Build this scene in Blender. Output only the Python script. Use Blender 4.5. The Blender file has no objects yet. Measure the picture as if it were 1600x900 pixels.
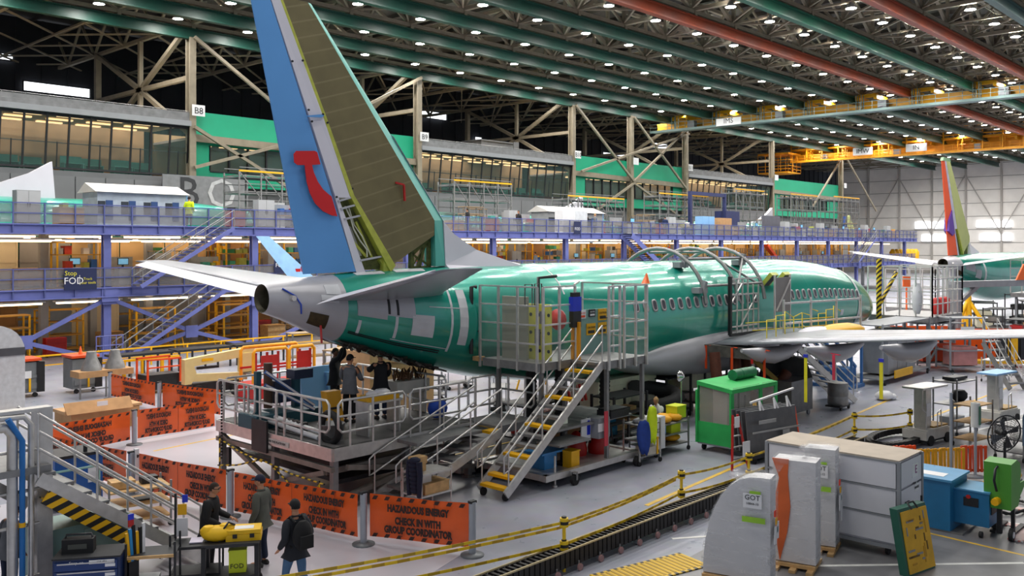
import bpy, math, random
from mathutils import Vector, Matrix
R = math.radians
S = bpy.context.scene
COL = S.collection
# ---------------------------------------------------------------- camera, world, exposure
YAW = 43.068
cam_d = bpy.data.cameras.new('camera'); cam = bpy.data.objects.new('camera', cam_d); COL.objects.link(cam)
cam.location = (0, 0, 6.25); cam.rotation_euler = (R(90), 0, R(YAW - 90))
cam_d.sensor_width = 36; cam_d.lens = 1423 / 1600 * 36; cam_d.shift_y = -66 / 1600
cam_d.clip_start = .1; cam_d.clip_end = 600
S.camera = cam
W = bpy.data.worlds.new('world'); S.world = W; W.use_nodes = True
W.node_tree.nodes['Background'].inputs[0].default_value = (.82, .88, 1, 1)
W.node_tree.nodes['Background'].inputs[1].default_value = .5
S.view_settings.view_transform = 'Standard'; S.view_settings.look = 'None'
S.view_settings.exposure = 0.02; S.view_settings.gamma = 1.0; S.view_settings.use_curve_mapping = False
S.cycles.max_bounces = 5; S.cycles.diffuse_bounces = 3; S.cycles.glossy_bounces = 3
S.cycles.transparent_max_bounces = 12; S.cycles.use_denoising = True
S.cycles.sample_clamp_indirect = 4; S.cycles.caustics_reflective = False; S.cycles.caustics_refractive = False
LAMP = 330.0
# ---------------------------------------------------------------- measuring: a point of the photograph at a known height or plane
_sa, _ca = math.cos(R(YAW - 90) ) , 0
SN, CS = math.sin(R(YAW)), math.cos(R(YAW))
def ray(px, py):
    u = (px - 800) / 1423; v = (384 - py) / 1423
    return (u * SN + CS, -u * CS + SN, v)
def gp(px, py, h=0.0):
    d = ray(px, py); t = (h - 6.25) / d[2]; return Vector((d[0] * t, d[1] * t, h))
def aY(px, py, Y):
    d = ray(px, py); t = Y / d[1]; return Vector((d[0] * t, Y, 6.25 + d[2] * t))
def aX(px, py, X):
    d = ray(px, py); t = X / d[0]; return Vector((X, d[1] * t, 6.25 + d[2] * t))
# ---------------------------------------------------------------- materials
MATS = {}
def lin(h):
    h = h.lstrip('#'); o = []
    for i in (0, 2, 4):
        x = int(h[i:i + 2], 16) / 255; o.append(x / 12.92 if x <= .04045 else ((x + .055) / 1.055) ** 2.4)
    return o + [1.0]
def M(name, hexc='808080', rough=.5, metal=0.0, var=.12, scale=2.5, bump=0.0, coat=0.0, emit=0.0, alpha=1.0, trans=0.0):
    if name in MATS: return MATS[name]
    m = bpy.data.materials.new(name); m.use_nodes = True; nt = m.node_tree; N = nt.nodes; L = nt.links
    b = N['Principled BSDF']; c = lin(hexc)
    tc = N.new('ShaderNodeTexCoord'); nz = N.new('ShaderNodeTexNoise'); nz.inputs['Scale'].default_value = scale
    nz.inputs['Detail'].default_value = 4; L.new(tc.outputs['Object'], nz.inputs['Vector'])
    cr = N.new('ShaderNodeValToRGB'); L.new(nz.outputs['Fac'], cr.inputs['Fac'])
    cr.color_ramp.elements[0].position = .3; cr.color_ramp.elements[1].position = .7
    cr.color_ramp.elements[0].color = [x * (1 - var) for x in c[:3]] + [1]
    cr.color_ramp.elements[1].color = [min(1, x * (1 + var)) for x in c[:3]] + [1]
    L.new(cr.outputs['Color'], b.inputs['Base Color'])
    b.inputs['Roughness'].default_value = rough; b.inputs['Metallic'].default_value = metal
    if coat: b.inputs['Coat Weight'].default_value = coat; b.inputs['Coat Roughness'].default_value = .15
    if emit:
        L.new(cr.outputs['Color'], b.inputs['Emission Color']); b.inputs['Emission Strength'].default_value = emit
    if trans: b.inputs['Transmission Weight'].default_value = trans
    if alpha < 1: b.inputs['Alpha'].default_value = alpha
    if bump:
        bp = N.new('ShaderNodeBump'); bp.inputs['Strength'].default_value = bump; bp.inputs['Distance'].default_value = .02
        L.new(nz.outputs['Fac'], bp.inputs['Height']); L.new(bp.outputs['Normal'], b.inputs['Normal'])
    MATS[name] = m; return m
# ---------------------------------------------------------------- mesh builder
def V(*a): return Vector(a)
_ONE = 'zeroth first second third fourth fifth sixth seventh eighth ninth tenth eleventh twelfth thirteenth fourteenth fifteenth sixteenth seventeenth eighteenth nineteenth'.split()
_TEN = {20: 'twent', 30: 'thirt', 40: 'fort', 50: 'fift', 60: 'sixt', 70: 'sevent', 80: 'eight', 90: 'ninet'}
def nth(n):
    if n < 20: return _ONE[n]
    t = _TEN[n // 10 * 10]; return t + 'ieth' if n % 10 == 0 else t + 'y-' + _ONE[n % 10]
class MB:
    def __init__(s): s.v = []; s.f = []; s.m = []; s.s = []
    def add(s, vs, fs, mi=0, sm=False):
        o = len(s.v); s.v += [tuple(x) for x in vs]; s.f += [tuple(i + o for i in f) for f in fs]
        s.m += [mi] * len(fs); s.s += [sm] * len(fs); return s
    BF = [(0, 3, 2, 1), (4, 5, 6, 7), (0, 1, 5, 4), (1, 2, 6, 5), (2, 3, 7, 6), (3, 0, 4, 7)]
    def box(s, x, y, z, sx, sy, sz, rz=0, mi=0, tilt=0):
        """box by its base centre"""
        a, b = sx / 2, sy / 2; c0, s0 = math.cos(rz), math.sin(rz); vs = []
        for k in (0, sz):
            for p, q in ((-a, -b), (a, -b), (a, b), (-a, b)):
                q2 = q + k * tilt; vs.append((x + p * c0 - q2 * s0, y + p * s0 + q2 * c0, z + k))
        return s.add(vs, s.BF, mi)
    def bar(s, p, q, w, h=None, mi=0, up=None):
        p, q = Vector(p), Vector(q); h = h or w; d = (q - p)
        if d.length < 1e-6: return s
        d.normalize(); u = Vector(up) if up else (V(0, 0, 1) if abs(d.z) < .95 else V(1, 0, 0))
        r = d.cross(u).normalized() * w / 2; t = r.cross(d).normalized() * h / 2
        return s.add([p - r - t, p + r - t, p + r + t, p - r + t, q - r - t, q + r - t, q + r + t, q - r + t], s.BF, mi)
    def cyl(s, p, q, r, r2=None, n=8, cap=True, mi=0):
        p, q = Vector(p), Vector(q); r2 = r if r2 is None else r2; d = (q - p).normalized()
        a = d.cross(V(0, 0, 1) if abs(d.z) < .95 else V(1, 0, 0)).normalized(); b = d.cross(a)
        vs = [p + (a * math.cos(2 * math.pi * i / n) + b * math.sin(2 * math.pi * i / n)) * r for i in range(n)]
        vs += [q + (a * math.cos(2 * math.pi * i / n) + b * math.sin(2 * math.pi * i / n)) * r2 for i in range(n)]
        s.add(vs, [(i, (i + 1) % n, n + (i + 1) % n, n + i) for i in range(n)], mi, n > 5)
        if cap: s.add(vs[:n], [tuple(range(n))[::-1]], mi); s.add(vs[n:], [tuple(range(n))], mi)
        return s
    def tube(s, pts, r, n=6, closed=False, mi=0):
        pts = [Vector(p) for p in pts]; k = len(pts); rings = []; a = None
        for i, p in enumerate(pts):
            d = (pts[(i + 1) % k] - pts[i - 1]) if closed else (pts[min(i + 1, k - 1)] - pts[max(i - 1, 0)])
            d.normalize()
            if a is None: a = d.cross(V(0, 0, 1) if abs(d.z) < .9 else V(1, 0, 0)).normalized()
            a = (a - d * a.dot(d)).normalized(); b = d.cross(a); rr = r[i] if isinstance(r, (list, tuple)) else r
            rings.append([p + (a * math.cos(2 * math.pi * j / n) + b * math.sin(2 * math.pi * j / n)) * rr for j in range(n)])
        return s.loft(rings, closed, not closed, mi)
    def loft(s, rings, closed=False, caps=True, mi=0, sm=True):
        n = len(rings[0]); k = len(rings); vs = [p for r in rings for p in r]; fs = []
        for i in range(k if closed else k - 1):
            o, o2 = i * n, ((i + 1) % k) * n
            fs += [(o + j, o + (j + 1) % n, o2 + (j + 1) % n, o2 + j) for j in range(n)]
        s.add(vs, fs, mi, sm)
        if caps: s.add(rings[0], [tuple(range(n))[::-1]], mi); s.add(rings[-1], [tuple(range(n))], mi)
        return s
    def lathe(s, prof, c=(0, 0, 0), n=12, mi=0, ax=2):
        rings = []
        for r, z in prof:
            ring = []
            for i in range(n):
                a = 2 * math.pi * i / n; p = (r * math.cos(a), r * math.sin(a), z)
                if ax == 0: p = (p[2], p[0], p[1])
                if ax == 1: p = (p[1], p[2], p[0])
                ring.append((c[0] + p[0], c[1] + p[1], c[2] + p[2]))
            rings.append(ring)
        return s.loft(rings, False, True, mi)
    def sph(s, c, rx, ry=None, rz=None, n=10, k=7, mi=0):
        ry = ry or rx; rz = rz or rx; rings = []
        for i in range(1, k):
            t = math.pi * i / k
            rings.append([(c[0] + rx * math.sin(t) * math.cos(2 * math.pi * j / n), c[1] + ry * math.sin(t) * math.sin(2 * math.pi * j / n), c[2] - rz * math.cos(t)) for j in range(n)])
        return s.loft(rings, False, True, mi)
    def slab(s, poly, vec, mi=0):
        """polygon of 3-D points pushed by vec"""
        n = len(poly); vec = Vector(vec); a = [Vector(p) for p in poly]; b = [p + vec for p in a]
        return s.add(a + b, [tuple(range(n))[::-1], tuple(range(n, 2 * n))] + [(i, (i + 1) % n, n + (i + 1) % n, n + i) for i in range(n)], mi)
    def quad(s, *p, mi=0): return s.add(p, [tuple(range(len(p)))], mi)
    def build(s, name, mat, parent=None, world=False, loc=None, smooth=False):
        me = bpy.data.meshes.new(name)
        off = V(0, 0, 0)
        if world:
            q = parent
            while q is not None: off += q.location; q = q.parent
            if loc is not None: off = Vector(loc)
        me.from_pydata([(x - off.x, y - off.y, z - off.z) for x, y, z in s.v] if world else s.v, [], s.f)
        for m in (mat if isinstance(mat, (list, tuple)) else [mat]): me.materials.append(m)
        me.polygons.foreach_set('material_index', s.m); me.polygons.foreach_set('use_smooth', s.s)
        me.update()
        o = bpy.data.objects.new(name, me); COL.objects.link(o)
        if parent: o.parent = parent
        if loc is not None: o.location = loc
        return o
def tag(o, label=None, cat=None, group=None, kind=None):
    if label: o['label'] = label
    if cat: o['category'] = cat
    if group: o['group'] = group
    if kind: o['kind'] = kind
    return o
def thing(name, label, cat, loc=(0, 0, 0), rz=0.0, group=None):
    o = bpy.data.objects.new(name, None); COL.objects.link(o); o.location = loc; o.rotation_euler = (0, 0, rz)
    o.empty_display_size = .2
    return tag(o, label, cat, group)
def struct(name, mb, mat): return tag(mb.build(name, mat), kind='structure')
def dup(o, loc=None, rz=None, label=None, group=None, parent=None):
    c = o.copy(); COL.objects.link(c)
    if parent is not None: c.parent = parent
    if loc is not None: c.location = loc
    if rz is not None: c.rotation_euler = (0, 0, rz)
    if label: c['label'] = label
    if group: c['group'] = group
    for ch in list(o.children): dup(ch, parent=c)
    return c
TEXTS = []
def text(body, size, mat, parent, loc, rot=(90, 0, 0), name='lettering', align='CENTER', ext=.002, sx=1.0, bold=0.0):
    cu = bpy.data.curves.new(name, 'FONT'); cu.body = body; cu.size = size; cu.extrude = ext; cu.align_x = align; cu.align_y = 'CENTER'
    cu.resolution_u = 2; cu.offset = bold; cu.materials.append(mat)
    o = bpy.data.objects.new('text_source', cu); COL.objects.link(o); o.location = loc; o.rotation_euler = [R(a) for a in rot]; o.scale = (sx, 1, 1)
    if parent: o.parent = parent
    TEXTS.append(o)
    return o
def rail(mb, path, rails=(.55, 1.07), h=1.07, step=1.5, r=.022, n=6, post=True):
    """guard rail along a path of floor points"""
    for a, b in zip(path, path[1:]):
        a, b = Vector(a), Vector(b); L = (b - a).length; k = max(1, round(L / step))
        for z in rails: mb.cyl(a + V(0, 0, z), b + V(0, 0, z), r, n=n)
        if post:
            for i in range(k + 1): p = a + (b - a) * i / k; mb.cyl(p, p + V(0, 0, h), r, n=n)
    return mb
# common materials
ALU = M('aluminium', 'cfcdca', .38, .7, .1, 6)
GALV = M('galvanised', '8f8f8f', .5, .6, .15, 5)
STEELG = M('grey_paint', '8e9196', .5, 0, .08, 3)
DARK = M('dark_metal', '26272a', .5, .2, .2, 4)
BLACK = M('black_rubber', '141416', .7, 0, .15, 8)
WHITE = M('white_paint', 'e8e8ea', .35, 0, .03, 2)
YEL = M('safety_yellow', 'f0b400', .45, 0, .08, 3)
ORG = M('orange_paint', 'e8501e', .45, 0, .08, 3)
RED = M('red_paint', 'b81f1c', .45, 0, .1, 3)
TAN = M('tan_steel', '8b816f', .6, 0, .12, 2)
PURP = M('periwinkle_steel', '666eae', .5, 0, .08, 2)
CARD = M('cardboard', 'b98f63', .85, 0, .1, 4)
WOOD = M('pale_wood', 'c9a26d', .75, 0, .18, 6)
BLUEP = M('blue_paint', '1f6f9f', .45, 0, .08, 3)
# ================================================================ the hall
def floor_mat():
    m = bpy.data.materials.new('epoxy_floor'); m.use_nodes = True; nt = m.node_tree; N = nt.nodes; L = nt.links; b = N['Principled BSDF']
    g = N.new('ShaderNodeNewGeometry'); n1 = N.new('ShaderNodeTexNoise'); n1.inputs['Scale'].default_value = .35; n1.inputs['Detail'].default_value = 6
    n2 = N.new('ShaderNodeTexNoise'); n2.inputs['Scale'].default_value = 2.2; n2.inputs['Detail'].default_value = 8
    for n in (n1, n2): L.new(g.outputs['Position'], n.inputs['Vector'])
    cr = N.new('ShaderNodeValToRGB'); L.new(n1.outputs['Fac'], cr.inputs['Fac'])
    cr.color_ramp.elements[0].position = .35; cr.color_ramp.elements[0].color = lin('9b9fac'); cr.color_ramp.elements[1].position = .65; cr.color_ramp.elements[1].color = lin('b0b2be')
    mx = N.new('ShaderNodeMix'); mx.data_type = 'RGBA'; mx.blend_type = 'MULTIPLY'; mx.inputs[0].default_value = .35
    L.new(cr.outputs['Color'], mx.inputs[6]); L.new(n2.outputs['Color'], mx.inputs[7])
    mx.inputs[0].default_value = .18
    L.new(mx.outputs[2], b.inputs['Base Color'])
    mr = N.new('ShaderNodeMapRange'); mr.inputs[3].default_value = .2; mr.inputs[4].default_value = .42; L.new(n2.outputs['Fac'], mr.inputs[0]); L.new(mr.outputs[0], b.inputs['Roughness'])
    b.inputs['Specular IOR Level'].default_value = .3
    return m
FLOOR = floor_mat()
struct('floor', MB().quad((-30, -30, 0), (240, -30, 0), (240, 110, 0), (-30, 110, 0)), FLOOR)
def patch(name, pts, mat, z): return tag(MB().slab([(p[0], p[1], 0.0) for p in pts], (0, 0, z)).build(name, mat), kind='structure')
G = lambda x, y: gp(x, y, 0)
DKF = M('worn_grey_floor', '77777a', .4, 0, .15, 1.5)
PALE = M('pale_pink_floor', 'c2bfc8', .3, 0, .05, .6)
# floor of the yard in front of the chain track, the pale walkway, lines
patch('floor_grey_zone', [(12.5, 9.7), (18, 10.0), (24.2, 10.1), (48, 8.5), (48, -20), (12.5, -20)], DKF, .004)
patch('floor_pale_zone', [(4, 13.6), (11.4, 12.9), (13.6, 13.6), (14.6, 17), (16, 22), (16.5, 29), (12.8, 28.6), (10, 24), (4, 24)], PALE, .004)
LINEW = M('line_white', 'd8d8d4', .5, 0, .15, 3); LINEY = M('line_yellow', 'd9b03a', .5, 0, .15, 3)
def fline(a, b, w, mat=LINEW, z=.007, name='trim_floor_line'):
    a, b = Vector(a), Vector(b); d = (b - a).normalized(); n = V(-d.y, d.x, 0) * w / 2
    return patch(name, [a + n, a - n, b - n, b + n], mat, z)
for a, b, w, m in (((1400, 620), (1010, 790), .12, LINEY), ((1590, 600), (1380, 680), .1, LINEY), ((1450, 800), (1600, 820), .12, LINEW), ((1180, 822), (1600, 824), .1, LINEW), ((1240, 885), (1600, 880), .1, LINEW),
                   ((1400, 702), (1600, 655), .08, LINEW), ((1560, 735), (1600, 712), .1, LINEW), ((1430, 748), (1600, 752), .1, LINEW), ((1560, 690), (1600, 699), .08, LINEW), ((1050, 842), (1140, 836), .1, LINEW), ((1420, 826), (1600, 868), .08, LINEY),
                   ((690, 705), (830, 690), .1, LINEY), ((560, 640), (240, 705), .1, LINEY)):
    fline(G(*a), G(*b), w, m)
# roof: crane rails, trusses, deck
GREEN = M('rail_green', '16453a', .45, 0, .1, 1); ORB = M('rail_orange', '8e3d22', .5, 0, .1, 1); GRB = M('rail_grey_green', '3d5a58', .5, 0, .1, 1)
YB = [70, 63.5, 57, 50.7, 44.4, 37.8, 31.2, 25.0, 18.8, 12.4, 6]
X0, X1 = -12.2, 213.5
MAT_B = {37.8: ORB, 25.0: ORB, 18.8: GRB, 31.2: M('rail_bright_green', '17604a', .4, 0, .1, 1)}
for y in YB:
    mb = MB()
    mb.box((X0 + X1) / 2, y, 23.2, X1 - X0, .12, .75); mb.box((X0 + X1) / 2, y, 23.1, X1 - X0, .5, .12); mb.box((X0 + X1) / 2, y, 23.9, X1 - X0, .5, .1)
    struct('crane_rail', mb, MAT_B.get(y, GREEN))
    mb = MB(); zb, zt = 24.3, 28.2
    mb.bar((X0, y, zb), (X1, y, zb), .34, .3); mb.bar((X0, y, zt), (X1, y, zt), .34, .3)
    k = int((X1 - X0) / 6.1)
    for i in range(k + 1):
        x = X0 + i * 6.1
        mb.bar((x, y, zb), (x, y, zt), .26); mb.bar((x, y, zb - .3), (x, y, zb), .5, .3)
        if i < k:
            xa, xb = (x, x + 6.1) if i % 2 else (x + 6.1, x)
            mb.bar((xa, y, zb), (xb, y, zt), .28); mb.bar((x + 3.05, y, (zb + zt) / 2), (xa if i % 2 == 0 else xb, y, zb), .16)
    struct('roof_truss', mb, TAN)
for i in range(int((X1 - X0) / 6.1) + 1):
    x = X0 + i * 6.1; mb = MB(); big = i % 2 == 0
    mb.bar((x, 0, 24.5), (x, 98, 24.5), .34 if big else .18, .3 if big else .16)
    if big: mb.bar((x, 0, 28.1), (x, 98, 28.1), .3)
    for j in range(15):
        y = 6 + j * 6.4
        if big:
            mb.bar((x, y, 24.5), (x, y + 3.2, 28.1), .2); mb.bar((x, y + 3.2, 28.1), (x, y + 6.4, 24.5), .2)
        mb.bar((x, y, 24.5), (x + 6.1, y + 6.4, 24.6), .14)
        if i % 2: mb.bar((x, y + 6.4, 24.5), (x + 6.1, y, 24.6), .14)
    struct('roof_truss_cross', mb, TAN)
ROOFD = M('roof_deck', '4a4640', .8, 0, .2, .5)
mb = MB().box(100, 40, 29.2, 240, 130, .3)
for i in range(60): mb.box(-18 + i * 4, 40, 28.8, .2, 130, .4)
struct('ceiling', mb, ROOFD)
# lamps on the lattice
mb = MB(); mb.cyl((0, 0, .5), (0, 0, .9), .025, n=4); mb.cyl((0, 0, .12), (0, 0, .5), .34, .1, n=10); mb.cyl((0, 0, 0), (0, 0, .12), .39, n=12, cap=False)
mb.add([(.37 * math.cos(i * math.pi / 6), .37 * math.sin(i * math.pi / 6), .03) for i in range(12)], [tuple(range(12))[::-1]], 1)
LENS = bpy.data.materials.new('lamp_lens'); LENS.use_nodes = True
_b = LENS.node_tree.nodes['Principled BSDF']; _b.inputs['Emission Color'].default_value = (1, .97, .92, 1); _b.inputs['Emission Strength'].default_value = LAMP
LENS.cycles.emission_sampling = 'FRONT'
lamp0 = None
LN = [0]
def place_lamp(x, y, z=23.95, row=1):
    global lamp0
    LN[0] += 1
    if lamp0 is None:
        lamp0 = mb.build('high_bay_lamp', [GALV, LENS]); o = lamp0
    else: o = lamp0.copy(); COL.objects.link(o)
    o.location = (x, y, z); tag(o, 'glowing high bay lamp, %s lamp row out from the offices, %s lamp along' % (nth(row), nth(LN[0])), 'lamp', 'high bay lamps under the roof')
for row, y in enumerate((8.5, 15.2, 21.6, 28.0, 34.4, 40.8, 47.5, 54.0, 60.6, 67.8, 72.4)):
    LN[0] = 0
    struct('lamp_conduit', MB().box(100, y, 24.88, 226, .07, .07), TAN)
    for i in range(-2, 33):
        x = 5.4 + 6.1 * i
        f = x * CS + y * SN; r = x * SN - y * CS
        if f < 4: ok = abs(x) < 14 and i % 2 == 0
        else: ok = abs(r / f) < .72
        if y < 20 and i % 2 and f < 40: ok = False
        if ok: place_lamp(x + (y - 40) * -.06, y, 24.0, 11 - row)
# walls
BACKW = M('dark_siding', '1b1d24', .85, 0, .2, .6)
mb = MB().box(100, 98, 0, 250, .3, 29)
for i in range(100): mb.box(-20 + i * 2.5, 97.8, 0, .25, .12, 29)
struct('wall_back', mb, BACKW)
BRIGHT = M('daylight_pane', 'f4f8ff', .5, 0, .02, 1, emit=2.2)
def daywin(n, p0, p1, k, dark=DARK, Y=97.5):
    a, b = aY(*p0, Y), aY(*p1, Y)
    w = tag(MB().box((a.x + b.x) / 2, Y - .1, b.z - .12, b.x - a.x + .3, .12, .12).box((a.x + b.x) / 2, Y - .1, a.z, b.x - a.x + .3, .12, .12).box(a.x - .1, Y - .1, b.z, .12, .12, a.z - b.z).box(b.x + .1, Y - .1, b.z, .12, .12, a.z - b.z).build('window_%d' % n, dark), kind='structure')
    for i in range(k):
        d = (b.x - a.x) / k; MB().box(a.x + d * (i + .5), Y, b.z, d * .97, .06, a.z - b.z).build('pane', BRIGHT, w)
for n, q in enumerate((((-60, 75), (20, 95), 2), ((37, 127), (140, 153), 3), ((655, 172), (697, 188), 3), ((742, 214), (752, 225), 1), ((1020, 223), (1047, 234), 2), ((942, 238), (978, 245), 2))): daywin(n + 1, q[0], q[1], q[2])
# far wall: pale door panels on a steel frame
FW = M('far_wall_panel', 'f2eee8', .7, 0, .06, .4); FWS = M('far_wall_rib', 'b9b4ae', .7, 0, .1, .5)
XF = 216.0
wf = struct('wall_far', MB().box(XF + .6, 44, 0, .4, 100, 29), M('far_wall_backing', 'a8a49f', .8, 0, .05, .3))
pan = None
for i in range(13):
    for j in range(9):
        if pan is None: pan = MB().box(0, 0, 0, .2, 6.9, 2.75).build('panel', FW, wf); o = pan
        else: o = pan.copy(); COL.objects.link(o)
        o.location = (XF + .3 + (.06 if (i + j) % 3 else .1), 89.5 - i * 7.2, 1.2 + j * 2.9)
for i in range(14): MB().box(XF, 93.1 - i * 7.2, 0, .5, .35, 27).build('rib', FWS, wf)
for i in range(6):
    a = V(XF - .2, 86 - i * 14.4, 9); MB().bar(a, a + V(0, -7.2, 13), .18).bar(a + V(0, -14.4, 0), a + V(0, -7.2, 13), .18).build('brace', FWS, wf)
for n, (x0, x1, y0, y1) in enumerate(((1430, 1454, 347, 357), (1454, 1477, 347, 357), (1440, 1453, 367, 377), (1454, 1477, 367, 377), (1526, 1551, 345, 355), (1553, 1580, 345, 355), (1531, 1551, 366, 376), (1553, 1580, 366, 376))):
    a, b = aX(x0, y0, XF), aX(x1, y1, XF)
    w = tag(MB().box(XF - .1, (a.y + b.y) / 2, b.z - .1, .5, abs(a.y - b.y) + .2, .1).build('window_%d' % (n + 11), FWS), kind='structure')
    MB().box(XF, (a.y + b.y) / 2, b.z, .3, abs(a.y - b.y), a.z - b.z).build('pane', BRIGHT, w)
# columns along the office line and their bracing
for k, x in enumerate((36.4, 60.8, 85.4, 97.4, 110.6, 136.3, 163, 12)):
    mb = MB().box(x, 69.6, 0, .55, .14, 23.2).box(x, 70.2, 0, .55, .14, 23.2).box(x, 69.9, 0, .12, .5, 23.2)
    c = struct('column', mb, TAN)
    p = MB().box(x + .3, 69.2, 16.8, 1.1, .06, .9).build('number_plate', WHITE, c)
    tx = {0: 'B8', 1: 'B9', 2: 'B10', 4: 'B11'}.get(k)
    if tx: text(tx, .75, DARK, c, (x + .3, 69.15, 17.2))
def xbr(pts, w=.3):
    mb = MB()
    for a, b in pts: mb.bar(a, b, w)
    return struct('column_brace', mb, TAN)
for x in (36.4, 60.8, 85.4, 110.6, 136.3):
    xbr([((x, 70.3, 24.3), (x, 79, 20)), ((x, 88, 24.3), (x, 79, 20)), ((x, 79, 12), (x, 79, 24.3)), ((x, 70.3, 15.5), (x, 79, 20)), ((x, 88, 15.5), (x, 79, 20)), ((x, 70.3, 20), (x, 88, 20))], .36)
    struct('column', MB().box(x, 88, 0, .5, .5, 24.3), TAN)
for xa, xb, za, zb in ((36.4, 48, 23.2, 16), (48, 36.4, 16.1, 12.6), (36.4, 48, 15.9, 10), (60.8, 50, 23.2, 17.6), (60.8, 52, 12.8, 18), (85.4, 97.4, 23.2, 14.6), (110.6, 97.4, 23, 14.6), (97.4, 87, 14.4, 9.5), (97.4, 109, 14.4, 10), (110.6, 86.5, 22, 15.3), (97.4, 110, 23, 14.2), (163, 150, 23, 13), (163, 178, 23, 13)):
    xbr([((xa, 69.3, za), (xb, 69.3, zb))], .26)
# office blocks on the far side: glazed grey ones and green ones
OGR = M('office_grey_panel', '66676a', .6, 0, .1, .6); OFA = M('office_fascia', '8d9094', .5, 0, .05, 1); OGN = M('office_green', '0f9e78', .55, 0, .05, .6)
GLASS = M('office_glass', '6f8c86', .05, 0, .05, 1, trans=.0, alpha=.22); WARM = M('office_warm_light', 'ffd9a0', .5, 0, .05, 1, emit=1.5)
OIN = M('office_interior', 'a88a62', .8, 0, .25, .3); OINB = M('office_back_wall', 'a5825a', .8, 0, .3, .3)
_owin = [30]
def office_glazed(xa, xb):
    L = xb - xa; xm = (xa + xb) / 2
    o = struct('wall_office_grey', MB().box(xm, 73.3, 8.2, L, 6.5, 3.6).box(xm, 71, 6, L, 1, 2.2), OGR)
    pn = int(L / 2.2)
    for i in range(pn): MB().box(xa + (i + .5) * L / pn, 70.0, 9.0, L / pn * .96, .1, 2.4).build('panel', M('office_grey_panel_b', '707174', .6, 0, .08, .5), o)
    MB().box(xm, 69.9, 15.95, L, 1.0, .42).build('fascia', OFA, o)
    MB().box(xm, 73.3, 16.05, L, 6.4, .2).build('soffit', M('office_soffit', 'cdb58a', .7, 0, .1, .4), o)
    MB().box(xm, 78, 11.8, L, .2, 4.5).build('back_wall', OINB, o)
    w = [V(xa, 69.6, 16.3), V(xb, 69.6, 16.3)]
    MB().box(xm, 69.6, 16.35, L, .05, .72).build('parapet', M('parapet_mesh', '77787a', .6, .2, .2, 2), o)
    struct('office_roof_rail', rail(MB(), w, (.4, .85), .85, 1.6, .03, 5), GALV)
    lm = MB()
    for i in range(int(L / 3)):
        for j in range(3): lm.box(xa + 1.5 + i * 3, 71.4 + j * 2.1, 15.92, 1.9, .35, .1)
    tag(lm.build('light_strip', WARM, o), kind='stuff')
    k = int(L / 1.5); _owin[0] += 1
    fr = tag(MB().box(xm, 69.9, 15.75, L, .2, .2).box(xm, 70.3, 11.9, L, .2, .15).build('window_%d' % _owin[0], DARK), kind='structure')
    for i in range(k + 1):
        x = xa + L * i / k; MB().bar((x, 70.3, 12), (x, 69.8, 15.95), .09, .14).build('mullion', DARK, fr)
        if i < k:
            d = L / k; MB().quad((x + .03, 70.25, 12), (x + d - .03, 70.25, 12), (x + d - .03, 69.9, 15.9), (x + .03, 69.9, 15.9)).build('pane', GLASS, fr)
            if i % 2: MB().bar((x + d / 2, 70.25, 12), (x + d / 2, 70.1, 13.9), .07).build('mullion', DARK, fr)
    MB().box(xm, 70.15, 13.8, L, .06, .06).build('transom', DARK, fr)
    rnd = random.Random(int(xa))
    for i in range(int(L / 2)):
        q = thing('desk', 'desk with partition and monitor behind the office glazing', 'desk', (xa + 1 + i * 2, 71.9 + rnd.random() * 3.3, 11.82), 0, 'desks behind the office glass')
        MB().box(0, 0, .7, 1.5, .7, .05).box(-.7, 0, 0, .05, .6, .7).box(.7, 0, 0, .05, .6, .7).build('desktop', M('desk_teal', '3f7f74', .6), q); MB().box(0, .36, 0, 1.6, .05, 1.3).build('partition', M('partition_green', '2f6f62', .8), q)
def office_green(xa, xb, wx0, wx1):
    L = xb - xa; xm = (xa + xb) / 2; z0, z1 = 12.5, 14.6
    mb = MB().box(xm, 70.5, z1, L, .4, 17.3 - z1).box(xm, 70.5, 11.2, L, .4, z0 - 11.2)
    mb.box((xa + wx0) / 2, 70.5, z0, wx0 - xa, .4, z1 - z0).box((wx1 + xb) / 2, 70.5, z0, xb - wx1, .4, z1 - z0)
    o = struct('wall_office_green', mb, OGN)
    MB().box(xm, 73, 6, L, 4, 5.2).build('lower_wall', OGR, o); MB().box(xm, 77, 11, L, .2, 5).build('back_wall', OIN, o); MB().box(xm, 74, 15, L, 6, .2).build('soffit', WHITE, o)
    MB().bar((xa, 70.0, 15.1), (xb, 70.0, 14.7), .3, .6).build('beam', TAN, o)
    k = max(3, int((wx1 - wx0) / 1.7)); _owin[0] += 1
    fr = tag(MB().box((wx0 + wx1) / 2, 70.3, z0 - .1, wx1 - wx0, .2, .1).build('window_%d' % _owin[0], DARK), kind='structure')
    for i in range(k + 1):
        x = wx0 + (wx1 - wx0) * i / k; MB().box(x, 70.4, z0, .14, .2, z1 - z0).build('mullion', DARK, fr)
        if i < k: d = (wx1 - wx0) / k; MB().box(x + d / 2, 70.5, z0, d - .1, .04, z1 - z0).build('pane', GLASS, fr)
    lm = MB()
    for i in range(int((wx1 - wx0) / 2.5) + 1): lm.box(wx0 + 1 + i * 2.5, 73.5, 14.85, 1.6, .4, .1)
    tag(lm.build('light_strip', WARM, o), kind='stuff')
office_glazed(5, 36.2); office_green(36.6, 60.6, 38.3, 45.5); office_glazed(61, 85.2); office_green(85.6, 110.4, 88.5, 108); office_glazed(110.8, 136); office_green(136.5, 163, 140, 158)
bo = tag(MB().box(37.3, 69.0, 9.0, 7.5, .12, 2.9).build('wall_sign_board', M('sign_board_grey', '7d7f82', .6)), kind='structure')
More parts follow.
